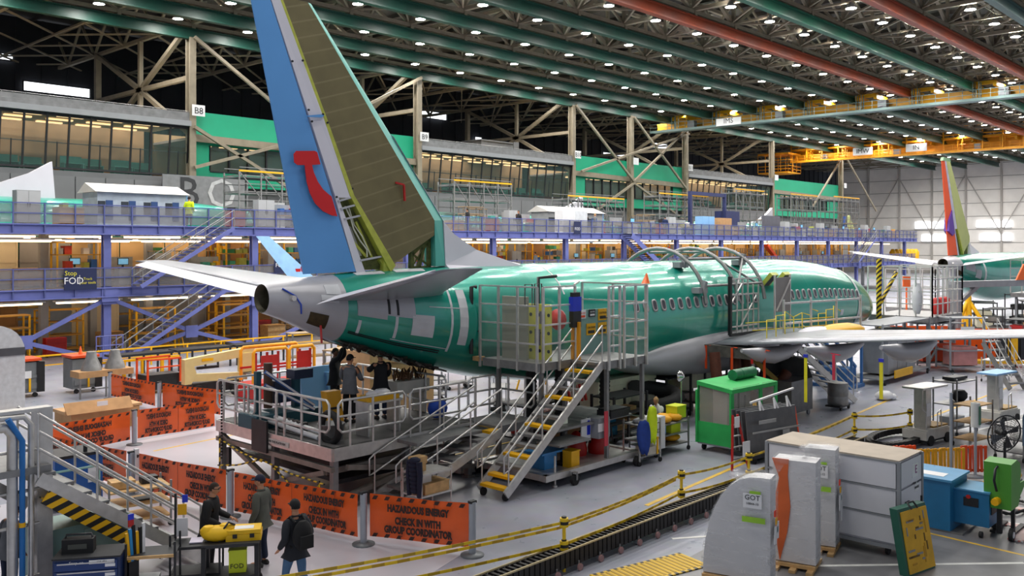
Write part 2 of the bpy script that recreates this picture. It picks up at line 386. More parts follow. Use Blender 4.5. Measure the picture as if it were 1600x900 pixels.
text('B', 3.4, M('sign_dark', '2e3034', .6), bo, (35.7, 68.9, 10.45)); text('O', 3.4, M('sign_pale', 'b9bbbd', .6), bo, (38.6, 68.9, 10.45))
for x, z, s in ((78.5, 17, 6),):
    tag(MB().box(x, 77, 16.2, s, 3, 2.4).box(x, 77, 18.6, s + .3, 3.3, .15).box(x + s * .3, 74.4, 16.7, .9, .1, 2).build('plant_room', M('plant_room_grey', '55585c', .6)), 'grey plant room box on the office roof at x %d' % x, 'plant room', kind='structure')
# overhead travelling cranes
def crane(name, X, ya, yb, zb, mats, label, seed):
    beam, walk, hoist = mats; c = thing(name, label, 'crane', (X, (ya + yb) / 2, zb)); L = ya - yb; ym = (ya + yb) / 2
    MB().box(X + .9, ym, zb + .4, .12, L, 1.2).box(X + .9, ym, zb + .4, .5, L, .12).box(X + .9, ym, zb + 1.5, .5, L, .12).box(X - .9, ym, zb + .5, .12, L, .9).build('girder', beam, c, True)
    MB().box(X - 2.0, ym, zb, 1.6, L, .18).box(X - 2.8, ym, zb - .05, .1, L, .3).build('walkway', walk, c, True)
    rb = MB()
    rail(rb, [(X - 2.75, ya, zb + .15), (X - 2.75, yb, zb + .15)], (.5, 1.0), 1.05, 1.4, .035, 5); rb.build('guard_rail', walk, c, True)
    y = ya - 3; k = 0
    while y > yb:
        t = MB().box(X, y, zb + 1.55, 3.4, .35, .5).box(X, y - 2.2, zb + 1.55, 3.4, .35, .5).box(X - 1.0, y - 1.1, zb + 1.9, .6, 2.2, .35).box(X + .6, y - 1.1, zb + .6, 1.2, 1.5, .7)
        t.build('end_truck', hoist, c, True)
        for q in (0, -.6): MB().box(X - 2.3, y + q - .2, zb + .1, .09, .09, 2.0).box(X - 1.6, y + q - .2, zb + .1, .09, .09, 2.0).build('hanger', walk, c, True)
        if k % 2 == 0: MB().box(X - 1.9, y - 3.2, zb + .3, .8, 1.0, .9).build('control_box', STEELG, c, True)
        y -= 6.4; k += 1
    return c
CY = M('crane_yellow', 'd99a12', .5, 0, .1, 1); CYB = M('crane_bright_yellow', 'f2b71c', .45, 0, .1, 1); CG = M('crane_grey_green', '6f8583', .5, 0, .1, 1); CO = M('crane_amber', 'eda01a', .5, 0, .12, 1)
c1 = crane('bridge_crane', 108.5, 72.5, 8, 21.9, (CY, CG, CYB), 'yellow bridge crane with grey green walkway under the roof rails', 1)
s = MB().box(105.55, 60.2, 21.9, .05, 3.6, .95).build('sign', WHITE, c1, True); text('IMS', .95, DARK, s, (-2.99, 19.95, .55), (90, 0, -90))
c2 = crane('bridge_crane', 160, 77, 8, 21.5, (CO, CO, CYB), 'amber bridge crane with railed walkway in front of the pale far wall', 2)
MB().box(157, 79, 19.5, 5, 6, .2).build('landing', CO, c2, True); MB().box(157, 79, 23, 5, 6, .2).build('upper_landing', CO, c2, True)
for zz in (2.7, 3.4, 4.1): MB().box(157.4, 42.5, 21.5 + zz, .16, 69, .16).build('upper_rail', CO, c2, True)
MB().box(158.2, 42.5, 23.6, 1.5, 69, .3).build('upper_walkway', CO, c2, True); MB().box(160, 42.5, 22.2, .4, 69, 1.6).build('box_girder', CO, c2, True)
for k in range(24): MB().box(157.4, 9 + k * 2.95, 21.6, .17, .17, 4.1).build('post', CO, c2, True)
rail(MB(), [(154.5, 82, 19.7), (154.5, 76, 19.7), (159.5, 76, 19.7), (159.5, 82, 19.7)], (.5, 1.1, 2.2, 3.2), 3.3, 1.5, .06, 5).build('landing_rail', CO, c2, True)
for y, tx in ((63.5, 'IMW'), (54.5, 'IN')):
    s = MB().box(157.1, y, 22, .05, 3.4, 1.3).build('sign', WHITE, c2, True); text(tx, 1.1, DARK, s, (-2.95, y - 42.5, 1.15), (90, 0, -90))
# ================================================================ the airliners: local x runs from the tail cone forward, y to the far side
def teal_mat(name, hexa, hexb):
    m = bpy.data.materials.new(name); m.use_nodes = True; nt = m.node_tree; N = nt.nodes; L = nt.links; b = N['Principled BSDF']
    tc = N.new('ShaderNodeTexCoord'); n = N.new('ShaderNodeTexNoise'); n.inputs['Scale'].default_value = .6; n.inputs['Detail'].default_value = 5; L.new(tc.outputs['Object'], n.inputs['Vector'])
    cr = N.new('ShaderNodeValToRGB'); cr.color_ramp.elements[0].position = .35; cr.color_ramp.elements[1].position = .7
    cr.color_ramp.elements[0].color = lin(hexa); cr.color_ramp.elements[1].color = lin(hexb); L.new(n.outputs['Fac'], cr.inputs['Fac']); L.new(cr.outputs['Color'], b.inputs['Base Color'])
    # skin lap joints every 2.4 m and stringer lines: fine relief
    w = N.new('ShaderNodeTexWave'); w.inputs['Scale'].default_value = .13; w.bands_direction = 'X'; w.inputs['Distortion'].default_value = 0
    L.new(tc.outputs['Object'], w.inputs['Vector']); r = N.new('ShaderNodeValToRGB'); r.color_ramp.elements[0].position = .985; r.color_ramp.elements[1].position = .995; L.new(w.outputs['Fac'], r.inputs['Fac'])
    bp = N.new('ShaderNodeBump'); bp.inputs['Strength'].default_value = .25; bp.inputs['Distance'].default_value = .01; L.new(r.outputs['Color'], bp.inputs['Height']); L.new(bp.outputs['Normal'], b.inputs['Normal'])
    b.inputs['Metallic'].default_value = .25; b.inputs['Roughness'].default_value = .3; b.inputs['Coat Weight'].default_value = .8; b.inputs['Coat Roughness'].default_value = .12; b.inputs['Coat IOR'].default_value = 1.7
    return m
TEAL = teal_mat('teal_primer', '0b9783', '17a892')
PGREY = M('plane_grey', 'b6b6bc', .35, .15, .04, 1.5); PWHITE = M('plane_white', 'dcdae4', .35, 0, .03, 1); LILAC = M('wing_grey', '9c9ea6', .3, .3, .06, 1.2)
TUI = M('rudder_blue', '5f9fe0', .4, 0, .03, .8); LOGO = M('logo_red', 'd01218', .4, 0, .03, 1); OLIVE = M('fin_composite', '6d6442', .55, 0, .12, 1.6)
def rib_lines(m, base, vec, thr):
    nt = m.node_tree; N = nt.nodes; L = nt.links; b = N['Principled BSDF']; src = b.inputs['Base Color'].links[0].from_socket
    tc = N.new('ShaderNodeTexCoord'); d = N.new('ShaderNodeVectorMath'); d.operation = 'DOT_PRODUCT'; d.inputs[1].default_value = vec; L.new(tc.outputs['Object'], d.inputs[0])
    f = N.new('ShaderNodeMath'); f.operation = 'FRACT'; L.new(d.outputs['Value'], f.inputs[0]); r = N.new('ShaderNodeMapRange'); r.inputs[1].default_value = thr; r.inputs[2].default_value = min(1, thr + .08); r.inputs[4].default_value = .4; L.new(f.outputs[0], r.inputs[0])
    mx = N.new('ShaderNodeMix'); mx.data_type = 'RGBA'; L.new(r.outputs[0], mx.inputs[0]); L.new(src, mx.inputs[6]); mx.inputs[7].default_value = lin(base); L.new(mx.outputs[2], b.inputs['Base Color'])
rib_lines(OLIVE, '938a66', (-.75, 0, 2.4), .86); LIME = M('primer_lime', 'b3b84a', .5, 0, .15, 5)
CAV = M('cavity_green', '565a2a', .7, .1, .4, 8); PATCHW = M('masking_white', 'd4d6da', .6, 0, .06, 3); HOLE = M('dark_hole', '1c1d18', .7, 0, .3, 6)
ST = [(0, 4.58, 5.3, .36), (.5, 4.4, 5.36, .5), (1.2, 4.08, 5.44, .68), (2.2, 3.66, 5.52, .9), (3.6, 3.16, 5.58, 1.13), (5.2, 2.72, 5.63, 1.35), (7, 2.3, 5.66, 1.55), (9, 1.98, 5.68, 1.72), (11, 1.77, 5.68, 1.82), (13.5, 1.68, 5.68, 1.88), (20, 1.68, 5.68, 1.88), (25, 1.68, 5.66, 1.88), (27, 1.7, 5.6, 1.87), (29, 1.74, 5.44, 1.8), (31, 1.82, 5.16, 1.66), (32.5, 1.98, 4.7, 1.4), (33.8, 2.2, 4.1, 1.0), (34.8, 2.5, 3.5, .55), (35.2, 2.8, 3.1, .2)]
def stn(t):
    for a, b in zip(ST, ST[1:]):
        if a[0] <= t <= b[0] or b is ST[-1]:
            k = max(0, min(1, (t - a[0]) / (b[0] - a[0]))); k2 = k
            return [a[i] + (b[i] - a[i]) * k2 for i in (1, 2, 3)]
def skin(t, ang, off=0.0):
    """point of the skin; ang 0 at the crown, 90 degrees on the near side"""
    z0, z1, w = stn(t); zc = (z0 + z1) / 2; h = (z1 - z0) / 2; a = R(ang)
    return V(t, -(w + off) * math.sin(a), zc + (h + off) * math.cos(a))
def barrel(t0, t1, n=44, step=.6, off=0.0):
    k = max(2, int((t1 - t0) / step)); return [[skin(t0 + (t1 - t0) * i / k, 360 * j / n, off) for j in range(n)][::-1] for i in range(k + 1)]
def sheet(t0, t1, a0, a1, off=.012, n=4, k=6):
    """thin panel lying on the skin between two stations and two angles"""
    mb = MB(); P = [[skin(t0 + (t1 - t0) * i / n, a0 + (a1 - a0) * j / k, off) for j in range(k + 1)] for i in range(n + 1)]
    Q = [[skin(t0 + (t1 - t0) * i / n, a0 + (a1 - a0) * j / k, -.01) for j in range(k + 1)] for i in range(n + 1)]
    vs = [p for r in P for p in r] + [p for r in Q for p in r]; w = k + 1; o = (n + 1) * w; fs = []
    for i in range(n):
        for j in range(k): fs.append((i * w + j, i * w + j + 1, (i + 1) * w + j + 1, (i + 1) * w + j))
    ed = [(0, j) for j in range(k)] + [(i, k) for i in range(n)] + [(n, j) for j in range(k, 0, -1)] + [(i, 0) for i in range(n, 0, -1)]
    ids = [i * w + j for i, j in ed]
    for a, b in zip(ids, ids[1:] + ids[:1]): fs.append((a, b, b + o, a + o))
    return mb.add(vs, fs, 0, False)
def taper(poly, mb=None):
    """fin-like solid: poly of (t, z, half thickness)"""
    mb = mb or MB(); n = len(poly); vs = [(t, -h, z) for t, z, h in poly] + [(t, h, z) for t, z, h in poly]
    return mb.add(vs, [tuple(range(n))[::-1], tuple(range(n, 2 * n))] + [(i, (i + 1) % n, n + (i + 1) % n, n + i) for i in range(n)])
def foil(le, te, y, zl, zt, th, n=8):
    """closed airfoil ring at span y"""
    pts = []; cs = [0, .03, .1, .25, .5, .75, 1]
    f = lambda c: th * (2.6 * math.sqrt(c) * (1 - c) * .9 + .02 * (1 - c))
    up = [(le + (te - le) * c, y, zl + (zt - zl) * c + f(c) * .6) for c in cs]; dn = [(le + (te - le) * c, y, zl + (zt - zl) * c - f(c) * .45) for c in cs[1:-1]][::-1]
    return up + dn
def plane_root(name, label, loc, rz): return thing(name, label, 'airplane', loc, rz)
def tail_parts(p, rud, fin, strip, near=True):
    """parts both airliners show at the tail"""
    MB().loft(barrel(0, 2.0, 32, .2), caps=False).build('tail_cone', PGREY, p)
    z0, z1, w = stn(0)
    ex = MB(); rr = [[(t, w * k * math.cos(2 * math.pi * j / 20), (z0 + z1) / 2 + (z1 - z0) / 2 * k * math.sin(2 * math.pi * j / 20)) for j in range(20)] for t, k in ((0, 1), (.02, .93), (.5, .86), (.9, .7))]
    ex.loft(rr, caps=False); ex.add(rr[-1], [tuple(range(20))]); ex.build('exhaust', M('exhaust_inside', '4a4636', .5, .4, .3, 5), p)
    lt = MB().cyl((.55, -.42, 4.95), (.55, -.62, 4.95), .07, n=10).build('tail_light', ALU, p)
    MB().loft(barrel(2.0, 30.6, 44, .6), caps=False).build('fuselage', TEAL, p)
    for s, nm in ((1, 1), (-1, -1)):
        rings = [foil(5.3, 1.2, s * .75, 4.86, 4.86, .2), foil(4.6, 1.15, s * 1.6, 5.0, 5.0, .18), foil(.95, -.2, s * 6.95, 5.78, 5.78, .06), foil(.8, -.1, s * 7.1, 5.8, 5.8, .02)]
        if s < 0: rings = [r[::-1] for r in rings]
        MB().loft(rings).build('stabilizer', LILAC, p)
        el = [[V(1.4, s * 1.1, 4.99), V(.85, s * 1.1, 4.8), V(1.3, s * 1.1, 4.88)], [V(0, s * 6.6, 5.78), V(-.35, s * 6.6, 5.68), V(0, s * 6.6, 5.72)]]
        if s < 0: el = [e[::-1] for e in el]
        MB().loft(el, sm=False).build('elevator', PWHITE, p)
    taper([(1.2, 5.52, .03), (-.28, 12.26, .02), (-.3, 12.5, .02), (.15, 12.5, .08), (2.7, 5.56, .2)]).build('rudder', rud, p)
    taper([(.18, 12.5, .08), (.44, 12.5, .125), (1.66, 9.64, .185), (2.5, 7.52, .23), (2.06, 7.52, .19)]).build('fin_panel', strip, p)
    taper([(2.04, 7.52, .19), (2.15, 7.52, .19), (3.0, 5.52, .22), (2.72, 5.52, .2)]).build('fin_post', strip, p)
    taper([(.46, 12.5, .12), (1.26, 12.5, .12), (5.42, 6.98, .24), (5.4, 6.55, .25), (3.88, 5.72, .27), (2.6, 7.6, .23), (1.74, 9.64, .185)]).build('fin_box', fin, p)
    taper([(.42, 12.5, .125), (.5, 12.5, .125), (1.76, 9.64, .186), (2.62, 7.6, .231), (3.98, 5.7, .272), (3.82, 5.52, .272), (2.48, 7.6, .231), (1.66, 9.64, .186)]).build('fin_spar', LIME, p)
    return p
def right_detail(p):
    pass
AX, AY_ = 12.25, 19.95
A1 = plane_root('airliner', 'teal unpainted airliner with pale blue rudder in the middle of the hall', (AX, AY_, 0), R(-1.5))
tail_parts(A1, TUI, OLIVE, PWHITE)
MB().loft(barrel(30.6, 35.2, 36, .3)).build('nose', TEAL, A1)
MB().loft(barrel(30.5, 30.75, 44, .1, .02), caps=False).build('joint_ring', PATCHW, A1)
LE = taper([(1.26, 12.5, .115), (1.4, 12.5, .05), (5.86, 7.0, .08), (5.9, 5.66, .16), (5.46, 5.66, .25), (5.42, 6.98, .24)])
LE.build('fin_leading_edge', M('edge_teal', '55b0a4', .4, .1, .05, 2), A1)
taper([(4.0, 9.35, .05), (4.06, 9.28, .1), (5.9, 6.95, .1), (5.7, 7.25, .1)]).build('edge_strip', PWHITE, A1)
taper([(5.9, 6.96, .1), (6.3, 6.6, .1), (7.2, 6.13, .12), (8.2, 5.84, .14), (9.3, 5.64, .1), (9.3, 5.5, .5), (5.9, 5.5, .5), (5.9, 5.7, .18)]).build('dorsal_fin', PWHITE, A1)
# open bay between rudder post and fin box, with ribs, pipes and wiring
bay = taper([(2.1, 7.5, .06), (2.5, 7.5, .06), (3.8, 5.6, .06), (3.0, 5.6, .06)]).build('fin_bay', CAV, A1)
for za, t0, t1 in ((7.42, 2.12, 2.55), (7.22, 2.2, 2.68), (6.95, 2.32, 2.88), (5.85, 2.82, 3.62)): MB().bar((t0, -.2, za), (t1, -.2, za + .12), .05, .05).build('rib', PGREY, A1)
MB().tube([(2.4, -.12, 7.3), (2.55, -.16, 7.0), (2.62, -.2, 6.7), (2.85, -.16, 6.4), (3.05, -.2, 6.15), (3.1, -.15, 5.95)], .022, 5).tube([(2.5, -.16, 7.25), (2.7, -.12, 6.8), (2.9, -.2, 6.5), (3.2, -.16, 6.0)], .018, 5).build('wiring', M('wire_white', 'd0d0c0', .6), A1)
MB().bar((2.5, -.1, 6.5), (3.1, -.1, 5.95), .07).bar((2.75, -.1, 6.9), (3.3, -.1, 5.9), .06).build('strut', LIME, A1)
taper([(2.35, 6.85, .12), (2.6, 6.75, .12), (2.95, 5.98, .12), (2.6, 5.95, .12)]).build('inner_plate', M('plate_grey', '8f9088', .5, .2), A1)
MB().box(3.75, -.05, 5.5, .3, .35, .35).bar((3.55, -.1, 5.9), (3.9, -.1, 5.5), .14).build('fitting', LIME, A1)
ribm = MB(); ribm.bar((5.0, 0, 5.6), (5.25, 0, 6.4), .1).bar((4.75, 0, 5.62), (4.75, 0, 6.05), .12).bar((5.4, 0, 5.6), (5.4, 0, 6.6), .1).bar((4.7, 0, 5.62), (5.45, 0, 5.62), .1).bar((4.75, 0, 6.02), (5.4, 0, 6.48), .12).bar((4.8, 0, 5.7), (5.38, 0, 6.35), .05).bar((4.8, 0, 6.0), (5.38, 0, 5.7), .05)
ribm.build('rib', CAV, A1)
# the logo on the rudder: cap bar and curved stem, a thin raised decal on the near face
def decal(pix, off, push=.012):
    Y = AY_ + .0
    P = []
    for x, y in pix:
        q = aY(x, y, Y - off); P.append(V(q.x - AX, -off + .0, q.z))
    return MB().slab(P, (0, -push, 0))
decal([(462, 236), (490, 236), (494, 238), (499, 257), (486, 258), (489, 270), (495, 284), (503, 296), (513, 305), (516, 307), (525, 338), (517, 337), (503, 330), (491, 318), (483, 302), (478, 284), (475, 258), (464, 258), (459, 254), (458, 241)], .215, .02).build('logo', LOGO, A1)
decal([(477, 181), (500, 179), (505, 181), (500, 184), (481, 183)], .2, .03).build('hinge_fairing', TUI, A1)
for k, (x, y) in enumerate(((472, 95), (503, 179), (456, 96), (481, 172), (486, 190), (510, 192), (524, 308), (548, 295))):
    MB().cyl(*[(lambda q, d: (q.x - AX, -.2 - d, q.z))(aY(x, y, AY_ - .2), d) for d in (0, .03)], .03, n=6).build('fastener', DARK, A1)
MB().bar((4.0, -.24, 8.0), (4.25, -.3, 7.95), .05).bar((4.25, -.3, 7.95), (4.28, -.3, 7.5), .05).build('streamer', RED, A1)
# skin details on the near side
win = None
FRAMEW = M('window_frame_grey', 'a9a6a8', .4, .3); PANEW = M('window_pane_dark', '3e3a42', .2, 0, .2, 3)
for i in range(35):
    t = 12.95 + i * .515
    if 21.1 < t < 23: continue
    a = skin(t, 75, .01); n_ = V(0, -math.sin(R(75)), math.cos(R(75)))
    if win is None:
        mb = MB(); ov = [(.14 * math.copysign(abs(math.cos(q)) ** .6, math.cos(q)), .22 * math.copysign(abs(math.sin(q)) ** .7, math.sin(q))) for q in [2 * math.pi * j / 14 for j in range(14)]]
        rings = [[(x * k, d, z * k) for x, z in ov] for k, d in ((1, .015), (1, -.015), (.74, -.02), (.7, -.005))]
        mb.loft(rings, caps=False); win = mb.build('window', FRAMEW, A1); o = win
        pn_ = MB().add([(x * .74, -.008, z * .74) for x, z in ov], [tuple(range(14))[::-1]]).build('pane', PANEW, win)
    else: o = dup(win, parent=A1)
    o.location = a; o.rotation_euler = (R(-15), 0, 0)
for t0, t1, a0, a1, nm, mt in ((2.25, 3.1, 68, 98, 'fairing_panel', PGREY), (3.0, 3.95, 64, 92, 'fairing_panel', PGREY), (3.86, 4.55, 87, 113, 'white_patch', PATCHW), (1.45, 1.85, 45, 66, 'white_patch', PATCHW), (1.3, 1.75, 68, 82, 'white_patch', PATCHW), (2.6, 3.5, 12, 22, 'white_patch', PATCHW), (3.9, 4.9, 10, 20, 'white_patch', PATCHW),
                               (5.4, 5.68, 55, 117, 'white_patch', PATCHW), (28.4, 28.7, 98, 106, 'white_patch', PATCHW)):
    sheet(t0, t1, a0, a1, .014).build(nm, mt, A1)
for t0, t1, a0, a1 in ((5.1, 5.17, 40, 128), (3.3, 5.1, 124, 125), (9.6, 9.66, 5, 60), (4.4, 5.6, 76, 77), (2.3, 2.38, 105, 130), (3.35, 3.43, 92, 122)): sheet(t0, t1, a0, a1, .008, 3, 8).build('seam_tape', PATCHW, A1)
for t0, t1, a0, a1 in ((3.12, 3.18, 70, 90), (3.38, 3.44, 70, 90)): sheet(t0, t1, a0, a1, .03).build('drain_strip', DARK, A1)
sheet(1.02, 1.5, 108, 140, .016).build('access_opening', M('opening_brown', '3f331a', .6, .1, .4, 8), A1)
MB().bar(skin(1.35, 132, .04), skin(1.35, 132, .04) + V(0, -.05, -.45), .07, .02).build('streamer', RED, A1)
MB().tube([skin(.35, 52, .03), skin(.62, 75, .04), skin(.75, 95, .04), skin(.8, 118, .03)], .022, 5).build('blue_strap', M('strap_blue', '2a4bb5', .6), A1)
# open keel bay with plumbing under the tail
kb = MB().loft([[V(2.05, -.5, 3.74), V(2.05, .5, 3.74), V(2.05, 0, 3.95)], [V(3.4, -.85, 3.3), V(3.4, .85, 3.3), V(3.4, 0, 3.5)], [V(5.2, -.75, 2.74), V(5.2, .75, 2.74), V(5.2, 0, 2.9)]], sm=False)
rk = random.Random(4)
for i in range(70):
    t = 2.1 + rk.random() * 2.9; z = 3.72 - (t - 2.05) * .31; y = -rk.random() * .85
    kb.cyl((t, y, z), (t + rk.uniform(.1, .4), y + rk.uniform(-.2, .2), z - rk.uniform(0, .12)), rk.uniform(.02, .06), n=5)
tag(kb.build('tail_bay_plumbing', M('dark_plumbing', '37302b', .5, .3, .5, 9), A1), kind='stuff')
for a in (128, 131): sheet(2.1, 4.9, a, a + 1, .03, 8, 2).build('bay_edge', DARK, A1)
# wing-body fairing and the wings
fr = []
for i in range(15):
    u = i / 14; t = 12.6 + u * 14.1; k = math.sin(math.pi * max(.02, min(.98, u))) ** .5
    sg_ = lambda q: math.copysign(abs(math.sin(q)) ** .45, math.sin(q))
    fr.append([V(t, (1.86 + .2 * k) * sg_(2 * math.pi * j / 28) * k ** .2, 2.3 - .98 * k * math.cos(2 * math.pi * j / 28) * (1.0 if math.cos(2 * math.pi * j / 28) > 0 else 1.05)) for j in range(28)])
MB().loft(fr).build('belly_fairing', PGREY, A1)
def wing(s):
    rings = [foil(24.6, 17.3, s * 1.5, 2.55, 2.6, .62), foil(23.0, 16.9, s * 3.2, 2.75, 2.72, .5), foil(21.3, 16.75, s * 5.4, 2.98, 2.95, .4), foil(17.6, 14.6, s * 11.5, 3.68, 3.68, .24), foil(14.3, 12.4, s * 17.2, 4.4, 4.4, .12)]
    if s < 0: rings = [r[::-1] for r in rings]
    w = MB().loft(rings).build('wing', LILAC, A1)
    wl = [[V(14.2, s * 17.2, 4.4), V(12.4, s * 17.2, 4.36), V(13.3, s * 17.2, 4.46)], [V(13.0, s * 17.6, 4.75), V(11.6, s * 17.6, 4.75), V(12.3, s * 17.65, 4.75)], [V(11.0, s * 18.3, 6.7), V(10.3, s * 18.3, 6.7), V(10.6, s * 18.35, 6.7)]]
    w2 = [[V(13.6, s * 17.3, 4.35), V(12.2, s * 17.3, 4.35), V(12.9, s * 17.35, 4.38)], [V(11.5, s * 17.8, 3.3), V(10.9, s * 17.8, 3.3), V(11.2, s * 17.85, 3.3)]]
    for q in (wl, w2): MB().loft(q, sm=False).build('winglet', M('winglet_blue', '8fc0f0', .4), w)
    for q in ((11.2, 4.9), (11.5, 5.0)): MB().box(q[0] + 1, s * 17.72, q[1], .25, .06, .25).build('emblem', LOGO, w)
    # flap, spoiler and slat seams as raised strips, flap track fairings
    for y0, y1, c0, c1, dz in ((5.6, 11.0, .66, .67, .0), (5.6, 15.2, .78, .79, 0)):
        def P(y, c):
            le = 21.3 + (14.3 - 21.3) * (y - 5.4) / 11.8; te = 16.75 + (12.4 - 16.75) * (y - 5.4) / 11.8; z = 2.96 + (4.4 - 2.96) * (y - 5.4) / 11.8; th = .4 - .28 * (y - 5.4) / 11.8
            return V(le + (te - le) * c, s * y, z + th * 2.6 * math.sqrt(c) * (1 - c) * .54 + .012)
        MB().quad(P(y0, c0), P(y1, c0), P(y1, c1), P(y0, c1)).build('flap_seam', DARK, w)
    for y in (4.25, 6.8, 9.6):
        te = 16.75 + (12.4 - 16.75) * max(0, y - 5.4) / 11.8; z = 2.92 + (4.4 - 2.96) * (y - 5.4) / 11.8
        rr = []
        for u in (0, .08, .25, .5, .75, .93, 1):
            k = math.sin(math.pi * min(.97, max(.03, u))) ** .65; rr.append([V(te - 1.2 + 4.2 * u, s * y + .26 * k * math.cos(2 * math.pi * j / 10), z - .06 - .1 * u + .06 * (1 - u) - .62 * k * (.5 + .5 * math.sin(2 * math.pi * j / 10)) * (1 if True else 0)) for j in range(10)])
        MB().loft(rr if s > 0 else rr).build('flap_fairing', PGREY, w)
    return w
wing(-1); wing(1)
# torn-open flap cove: dark underside, struts, streamers
MB().box(17.25, -2.9, 2.25, .7, 2.2, .4).build('flap_cove', M('cove_grey', '5c5a55', .6, .2, .3, 5), A1)
MB().bar((16.9, -3.6, 2.5), (17.8, -4.3, 1.5), .16).build('flap_strut', M('strut_ochre', '7a6420', .5, .2), A1)
for t, y, l, m in ((16.95, -2.0, .85, ORG), (16.9, -3.1, .8, ORG), (16.9, -3.9, .5, RED), (16.85, -4.4, 1.0, ORG), (16.2, -7.2, .8, M('streamer_pink', 'e8455f', .6))): MB().box(t - .05, y, 2.62 - l + (.15 if y < -6 else 0), .02, .09, l).bar((t - .05, y - .2, 2.63 + (.15 if y < -6 else 0)), (t + .2, y + .25, 2.64 + (.15 if y < -6 else 0)), .08, .02).build('warning_streamer', m, A1)
for y, l in ((-6.8, 1.4), (-9.6, 1.05)):
    te = 16.75 + (12.4 - 16.75) * (-y - 5.4) / 11.8; MB().box(te - 1.18, y, 2.75 - l + .2 * (y < -9), .02, .1, l).build('yellow_streamer', M('streamer_yellow', 'e8dc2a', .6), A1); MB().box(te - 1.18, y, 2.75 + .2 * (y < -9), .05, .14, .1).build('streamer_clip', M('clip_blue', '2a35c0', .5), A1)
# landing gear bay doors, struts and wheels, engine with yellow inlet cover
for s in (1, -1):
    MB().cyl((18.6, s * 2.86, 2.6), (18.6, s * 2.86, .6), .13, n=8).bar((18.6, s * 2.86, 1.2), (19.6, s * 1.8, 2.3), .1).bar((18.6, s * 2.5, .56), (18.6, s * 3.2, .56), .1).build('landing_gear', WHITE, A1)
    for q in (2.55, 3.17): MB().cyl((18.6, s * (q - .17), .57), (18.6, s * (q + .17), .57), .565, n=18).build('wheel', BLACK, A1)
MB().sph((22.2, -4.6, 2.9), 2.0, .55, .36, 14, 7).build('wing_cover', YEL, A1); MB().sph((20.6, -4.4, 2.95), 1.2, .5, .28, 12, 6).build('wing_cover', PWHITE, A1)
for y in (-.5, -1.1): MB().box(17.9, y, .9, 2.6, .06, 1.1).build('gear_bay_panel', M('bay_cream', 'd8d4bc', .6, 0, .08, 3), A1)
MB().cyl((30.5, 0, 2), (30.5, 0, .4), .12).build('nose_gear', WHITE, A1)
for q in (-.25, .25): MB().cyl((30.5, q - .1, .35), (30.5, q + .1, .35), .35, n=16).build('wheel', BLACK, A1)
# second airliner further down the line
A2 = plane_root('airliner', 'unfinished airliner with orange and purple rudder at the pale far wall', (70.6, 22.6, 0), 0.0)
tail_parts(A2, M('rudder_orange', 'f0581c', .4, 0, .03, 1), M('fin_lime', 'b9c07a', .5, 0, .06, 1), M('fin_strip_lilac', 'c3c2d6', .4))
taper([(1.26, 12.5, .115), (1.5, 12.5, .05), (5.5, 6.9, .1), (5.2, 5.66, .16), (5.0, 6.4, .24)]).build('fin_leading_edge', M('fin_lime'), A2)
taper([(-.3, 12.5, .1), (-.1, 12.75, .1), (1.2, 12.75, .12), (1.5, 12.5, .1)]).build('fin_tip', M('tip_green', '8fb98c', .5), A2)
taper([(5.4, 6.9, .1), (6.3, 6.3, .1), (8.4, 5.7, .12), (8.4, 5.5, .4), (5.4, 5.5, .4)]).build('dorsal_fin', PWHITE, A2)
taper([(2.2, 7.6, .1), (2.5, 7.5, .1), (3.8, 5.7, .1), (2.9, 5.6, .1)]).build('fin_bay', CAV, A2)
taper([(4.6, 5.6, .12), (5.3, 5.6, .12), (5.1, 6.6, .12)]).build('fin_bay', CAV, A2)
taper([(.78, 7.35, .18), (1.6, 7.0, .215), (2.05, 7.2, .21), (1.45, 8.9, .2), (.9, 8.1, .185)]).build('rudder_emblem', M('emblem_purple', '5b2f9a', .4), A2)
for t0, t1, a0, a1 in ((2.3, 3.8, 66, 95), (3.9, 4.8, 84, 112), (5.4, 5.7, 55, 115)): sheet(t0, t1, a0, a1).build('white_patch', PATCHW, A2)
sheet(1.35, 1.95, 112, 136, .016).build('access_opening', M('opening_brown'), A2)
kb = MB().loft([[V(2.4, -.55, 3.7), V(2.4, .55, 3.7), V(2.4, 0, 3.9)], [V(5.5, -.8, 2.7), V(5.5, .8, 2.7), V(5.5, 0, 2.9)]], sm=False)
kb.build('tail_bay', M('dark_plumbing'), A2)
